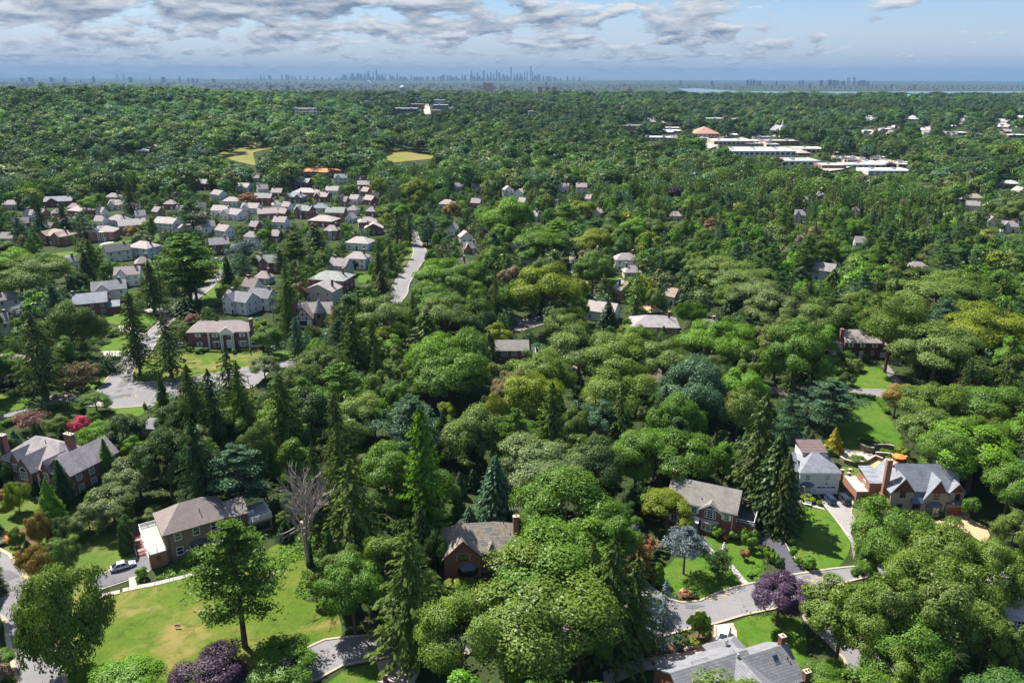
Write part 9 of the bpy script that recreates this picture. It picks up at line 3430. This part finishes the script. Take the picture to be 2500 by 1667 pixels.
 for x, yt, w_, k, lb in ((55, 88, 22, 3, None), (108, 80, 16, 3, None), (145, 80, 18, 4, None), (165, 86, 14, 0, None), (190, 78, 10, 4, None), (212, 67, 20, 4, 'broad stepped tower left of the spired tower in the left skyline cluster'), (245, 74, 7, 0, None),
        (265, 35, 11, 2, 'tallest spired tower of the left skyline cluster'), (285, 90, 14, 3, None), (305, 84, 14, 4, None), (325, 82, 7, 0, None), (355, 86, 9, 0, None), (372, 98, 20, 3, None), (402, 80, 9, 4, None), (425, 100, 20, 0, None),
        (455, 104, 16, 0, None), (492, 92, 9, 4, None), (520, 102, 20, 0, None), (560, 104, 24, 3, None), (600, 100, 20, 0, None), (640, 102, 20, 3, None), (672, 100, 14, 0, None), (705, 86, 20, 5, None), (733, 92, 11, 0, None), (755, 88, 9, 4, None),
        (790, 98, 16, 0, None), (828, 80, 7, 1, None), (850, 94, 12, 0, None), (890, 50, 15, 1, 'stepped tower with needle spire at the left of the right skyline cluster'), (908, 92, 10, 0, None), (928, 74, 11, 4, None), (945, 94, 10, 0, None),
        (970, 58, 11, 5, 'slab tower with sloping crown in the right skyline cluster'), (995, 84, 12, 3, None), (1017, 72, 11, 4, None), (1035, 84, 10, 0, None), (1055, 58, 10, 4, 'setback tower in the middle of the right skyline cluster'), (1072, 72, 13, 3, None), (1100, 84, 14, 0, None), (1125, 90, 10, 3, None),
        (1150, 40, 8, 0, 'flat topped slender tower of the right skyline cluster'), (1170, 66, 6, 1, None), (1190, 84, 11, 3, None), (1212, 82, 13, 4, None), (1240, 45, 5, 2, 'needle thin tower left of the tallest one'), (1256, 68, 6, 0, None), (1280, 32, 7, 0, 'tallest slender tower at the right of the skyline'),
        (1291, 70, 6, 0, None), (1306, 92, 12, 3, None), (1325, 84, 9, 0, None), (1338, 84, 9, 0, None), (1362, 96, 12, 3, None), (1385, 100, 14, 0, None), (1410, 98, 10, 4, None), (1435, 104, 14, 0, None), (1520, 98, 12, 3, None), (1560, 103, 10, 0, None), (1600, 104, 14, 3, None)):
  tower('YS', x, yt, w_, lb, k)
 for _ in range(95):
  x = rs.uniform(30, 1480)
  tower('YS', x, rs.uniform(96, 114) if 690 < x < 1420 or 40 < x < 340 else rs.uniform(104, 116), rs.uniform(6, 20), None, rs.choice((0, 0, 3, 4)))
 for x, yt, w_, k in ((1685, 82, 5, 0), (1782, 70, 8, 4), (1805, 78, 6, 0), (1843, 66, 18, 3), (1925, 62, 10, 4), (1955, 58, 10, 4), (1970, 64, 8, 0), (1995, 72, 10, 0), (2020, 76, 8, 3), (2050, 73, 10, 0), (2100, 74, 9, 4), (2150, 78, 10, 0), (2345, 62, 9, 4), (2200, 82, 12, 0), (2250, 82, 10, 0), (2300, 84, 14, 0)):
  tower('D1', x, yt, w_, None, k, 25500, 'towers of the left hand skyline')
 for x, yt, w_, k, lb in ((635, 66, 15, 1, 'domed block standing alone on the far left horizon'), (1115, 80, 24, 3, 'broad dark block on the left horizon'), (1227, 75, 9, 4, 'slim block right of the broad dark one on the left horizon'), (1287, 86, 9, 0, None), (1317, 86, 13, 3, None), (1345, 90, 9, 0, None), (205, 80, 24, 3, None), (350, 82, 18, 0, None), (440, 80, 16, 4, None), (1025, 80, 6, 0, None), (1460, 92, 20, 0, None), (890, 80, 20, 3, None), (150, 86, 20, 0, None)):
  tower('D1', x, yt, w_, lb, k, 15000, 'towers of the left hand skyline')
 for x, w_ in ((793, 4), (803, 4), (838, 4), (848, 4)):
  tower('D1', x, 58, w_, 'thin pale chimneys on the left horizon', 0, 17000, 'chimneys on the left horizon', 'chimney', TW)
 for x, yt, w_, k in ((765, 36, 14, 3), (785, 35, 9, 0), (802, 36, 12, 3), (822, 42, 8, 0), (836, 40, 10, 4), (1065, 40, 8, 0), (1082, 38, 10, 0), (1187, 38, 16, 3), (1237, 36, 20, 3), (1262, 38, 14, 0), (1282, 40, 12, 0), (1312, 43, 18, 3), (1400, 44, 10, 0), (1415, 38, 8, 0), (1432, 38, 16, 3), (1455, 44, 12, 0), (1130, 62, 16, 4), (560, 42, 10, 0), (930, 46, 10, 0)):
  tower('D3', x, yt, w_, None, k, 12500, 'blocks on the right hand horizon')
 # bridge towers over the sound
 for x, yt in ((1345, 24), (1379, 24), (380, 38)):
  fx, fy = fpx('D3', x, yt)
  p = ray_at(fx, fy, 11500)
  o = empty('bridge_tower', (p.x, 11500, -25), 0, 'tall portal towers of a suspension bridge on the right horizon', 'bridge tower', 'suspension bridge towers')
  Hh = p.z + 25
  mb = MB()
  for s in (-10, 10):
   mb.box(s - 3.5, -5, 0, s + 3.5, 5, Hh)
  mb.obj('leg', GL[0], o)
  mb = MB()
  mb.box(-6.4, -4, Hh * .9, 6.4, 4, Hh * .97)
  mb.box(-6.4, -4, Hh * .45, 6.4, 4, Hh * .5)
  mb.obj('crossbeam', GL[0], o)
 # nearer apartment towers
 for x, yt, w_, yb, lb in ((975, 137, 20, 182, 'left of two pink brick apartment towers'), (1008, 140, 48, 182, 'right and wider of two pink brick apartment towers')):
  fx, fy = fpx('YS', x, yt)
  tower('YS', x, yt, w_, lb, 3, 6200, 'pink brick apartment towers', 'apartment tower', plain('pink_brick_' + str(int(x)), (0.42, 0.25, 0.19), .9, .1))
 for x, w_ in ((1418, 28), (1465, 26), (1512, 34)):
  tower('D2', x, 196, w_, 'pink apartment slabs in the hazy plain', 3, 5600, 'pink apartment slabs', 'apartment tower', PINK)
 # white arched roof far away
 fx, fy = fpx('YS', 205, 128)
 p = ray_at(fx, fy, 9000)
 mb = MB()
 n = 12
 W, Hh = 46 / 2.688 / F0 * 9000, p.z + 25
 mb.prism([(-W / 2 * math.cos(math.pi * i / n), 0, Hh * .4 + Hh * .6 * math.sin(math.pi * i / n)) for i in range(n + 1)] + [(W / 2, 0, 0), (-W / 2, 0, 0)], (0, 60, 0))
 tag(mb.obj('arched_hall', TRIM, None, (p.x, 9000, -25)), 'white arched hall roof below the left skyline', 'hall')
 # far low town: countless houses and flats seen as specks
 mb = MB()
 rs2 = random.Random(31)
 for _ in range(3600):
  y = 4300 + 9500 * rs2.random() ** 1.3
  x = rs2.uniform(-.72, .74) * y
  if 0.15 * y < x and 4500 < y < 8600:
   continue
  w_, h_, d_ = rs2.uniform(8, 34), rs2.uniform(5, 13), rs2.uniform(8, 20)
  if rs2.random() < .04:
   h_ = rs2.uniform(18, 45)
  mb.box(x - w_ / 2, y, -26, x + w_ / 2, y + d_, -25 + h_ + 3, rs2.choice((0, 0, 1, 2)), bottom=False)
 tag(mb.obj('distant_town', [PINK, plain('dim_render', (0.33, 0.31, 0.3), .9, .1), PINK]), kind='stuff')


def haze():
 m = bpy.data.materials.new('haze_air')
 m.use_nodes = True
 t = NT(m.node_tree)
 pv = t.n('ShaderNodeVolumePrincipled')
 pv.inputs['Color'].default_value = (*HAZE_COL, 1)
 pv.inputs['Density'].default_value = HAZE_D
 pv.inputs['Anisotropy'].default_value = 0.0
 o = t.n('ShaderNodeOutputMaterial')
 t.l(pv.outputs[0], o.inputs['Volume'])
 mb = MB()
 mb.box(-40000, -2500, -60, 40000, 36000, 430)
 tag(mb.obj('haze', m), kind='stuff')


def undergrowth():
 """ivy, ferns and seedlings on the shaded floor of the near wood"""
 rs = np.random.RandomState(77)
 C = []
 n = 0
 while n < 9000:
  y = 84 + 330 * rs.uniform() ** 0.8
  x = rs.uniform(-.7, .7) * y
  if math.sin(x * .13 + 2) + math.sin(y * .11 + x * .05) < -.5:
   continue
  if on_open(x, y, 0) or IN_HOUSE(x, y, 1.0):
   continue
  n += 1
  k = 11
  r = rs.uniform(.4, 1.3)
  q = rs.normal(size=(k, 3)) * [r * .6, r * .6, .22] + [x, y, rs.uniform(.1, .55)]
  C.append(q)
 C = np.vstack(C)
 N = rs.normal(size=C.shape) * .6 + [0, 0, .8]
 me = leaf_mesh('undergrowth', C, N, .24 * rs.uniform(.6, 1.5, len(C)), rs.uniform(0, .8, len(C)), LEAF)
 tag(place('undergrowth', me, color=G['moss']), kind='stuff')


HAZE_COL, HAZE_D = (0.195, 0.325, 0.53), 4.8e-5

setting()
build_near_houses()
near_rects()
for hs in HOUSES:
 c, x0, y0, x1, y1, yaw, rf, rc, wm, st, lb, sh = hs
 mid_house(c, x0, y0, x1, y1, yaw, rf, rc, wm, st, lb, sh)
rs_ = random.Random(41)
n_ = 0
for _ in range(900):
 c = rs_.choice(('C1', 'C2'))
 x0, y0 = (rs_.uniform(10, 2300), rs_.uniform(400, 640)) if c == 'C1' else (rs_.uniform(0, 1080), rs_.uniform(250, 600))
 if c == 'C1' and x0 < 700 and y0 < 470:
  continue
 w_ = rs_.uniform(95, 150) * (0.62 + y0 / 1000)
 a, b = fpx(c, x0, y0), fpx(c, x0 + w_, y0 + w_ * .62)
 if any(a[0] < q[2] - 5 and b[0] > q[0] + 5 and a[1] < q[3] - 4 and b[1] > q[1] + 4 for q in RECTS):
  continue
 fx, fy = (a[0] + b[0]) / 2, (a[1] + b[1]) / 2
 if any(min(p[0] for p in P) < fx < max(p[0] for p in P) and min(p[1] for p in P) < fy < max(p[1] for p in P) and len(P) < 30 for P in POLYS if max(p[0] for p in P) - min(p[0] for p in P) < 260):
  continue
 rf, wm, nm = rs_.choice((('pale', WHITEW, 'white house with pale roof'), ('pink', BRICK, 'brick house with pinkish roof'), ('slate', BRICKO, 'orange brick house with grey roof'), ('pale', STUCCO, 'stucco house with pale roof'), ('slate', WHITEW, 'white house with grey roof')))
 g = atf(fx, fy)
 s, lx, ly = min(LM, key=lambda m: (m[1] - g.x) ** 2 + (m[2] - g.y) ** 2)
 rel = ('just behind' if g.y > ly else 'just before') if abs(g.y - ly) > abs(g.x - lx) else ('right of' if g.x > lx else 'left of')
 mid_house(c, x0, y0, x0 + w_, y0 + w_ * .62, rs_.choice((-24, -18, -10, 14, 20)), rs_.choice(('hip', 'gx', 'cross', 'gx')), rf, wm, 1.5, f'{nm} {rel} the {s}')
 n_ += 1
 if n_ > 34:
  break
print('filled houses', n_)
far_town()
hand_trees()
build_keep()
mark_trees()
MARK = None
OVER, CELL, NEAR, ADD, IN_HOUSE = scatter()
forest(OVER)
undergrowth()
props()
haze()
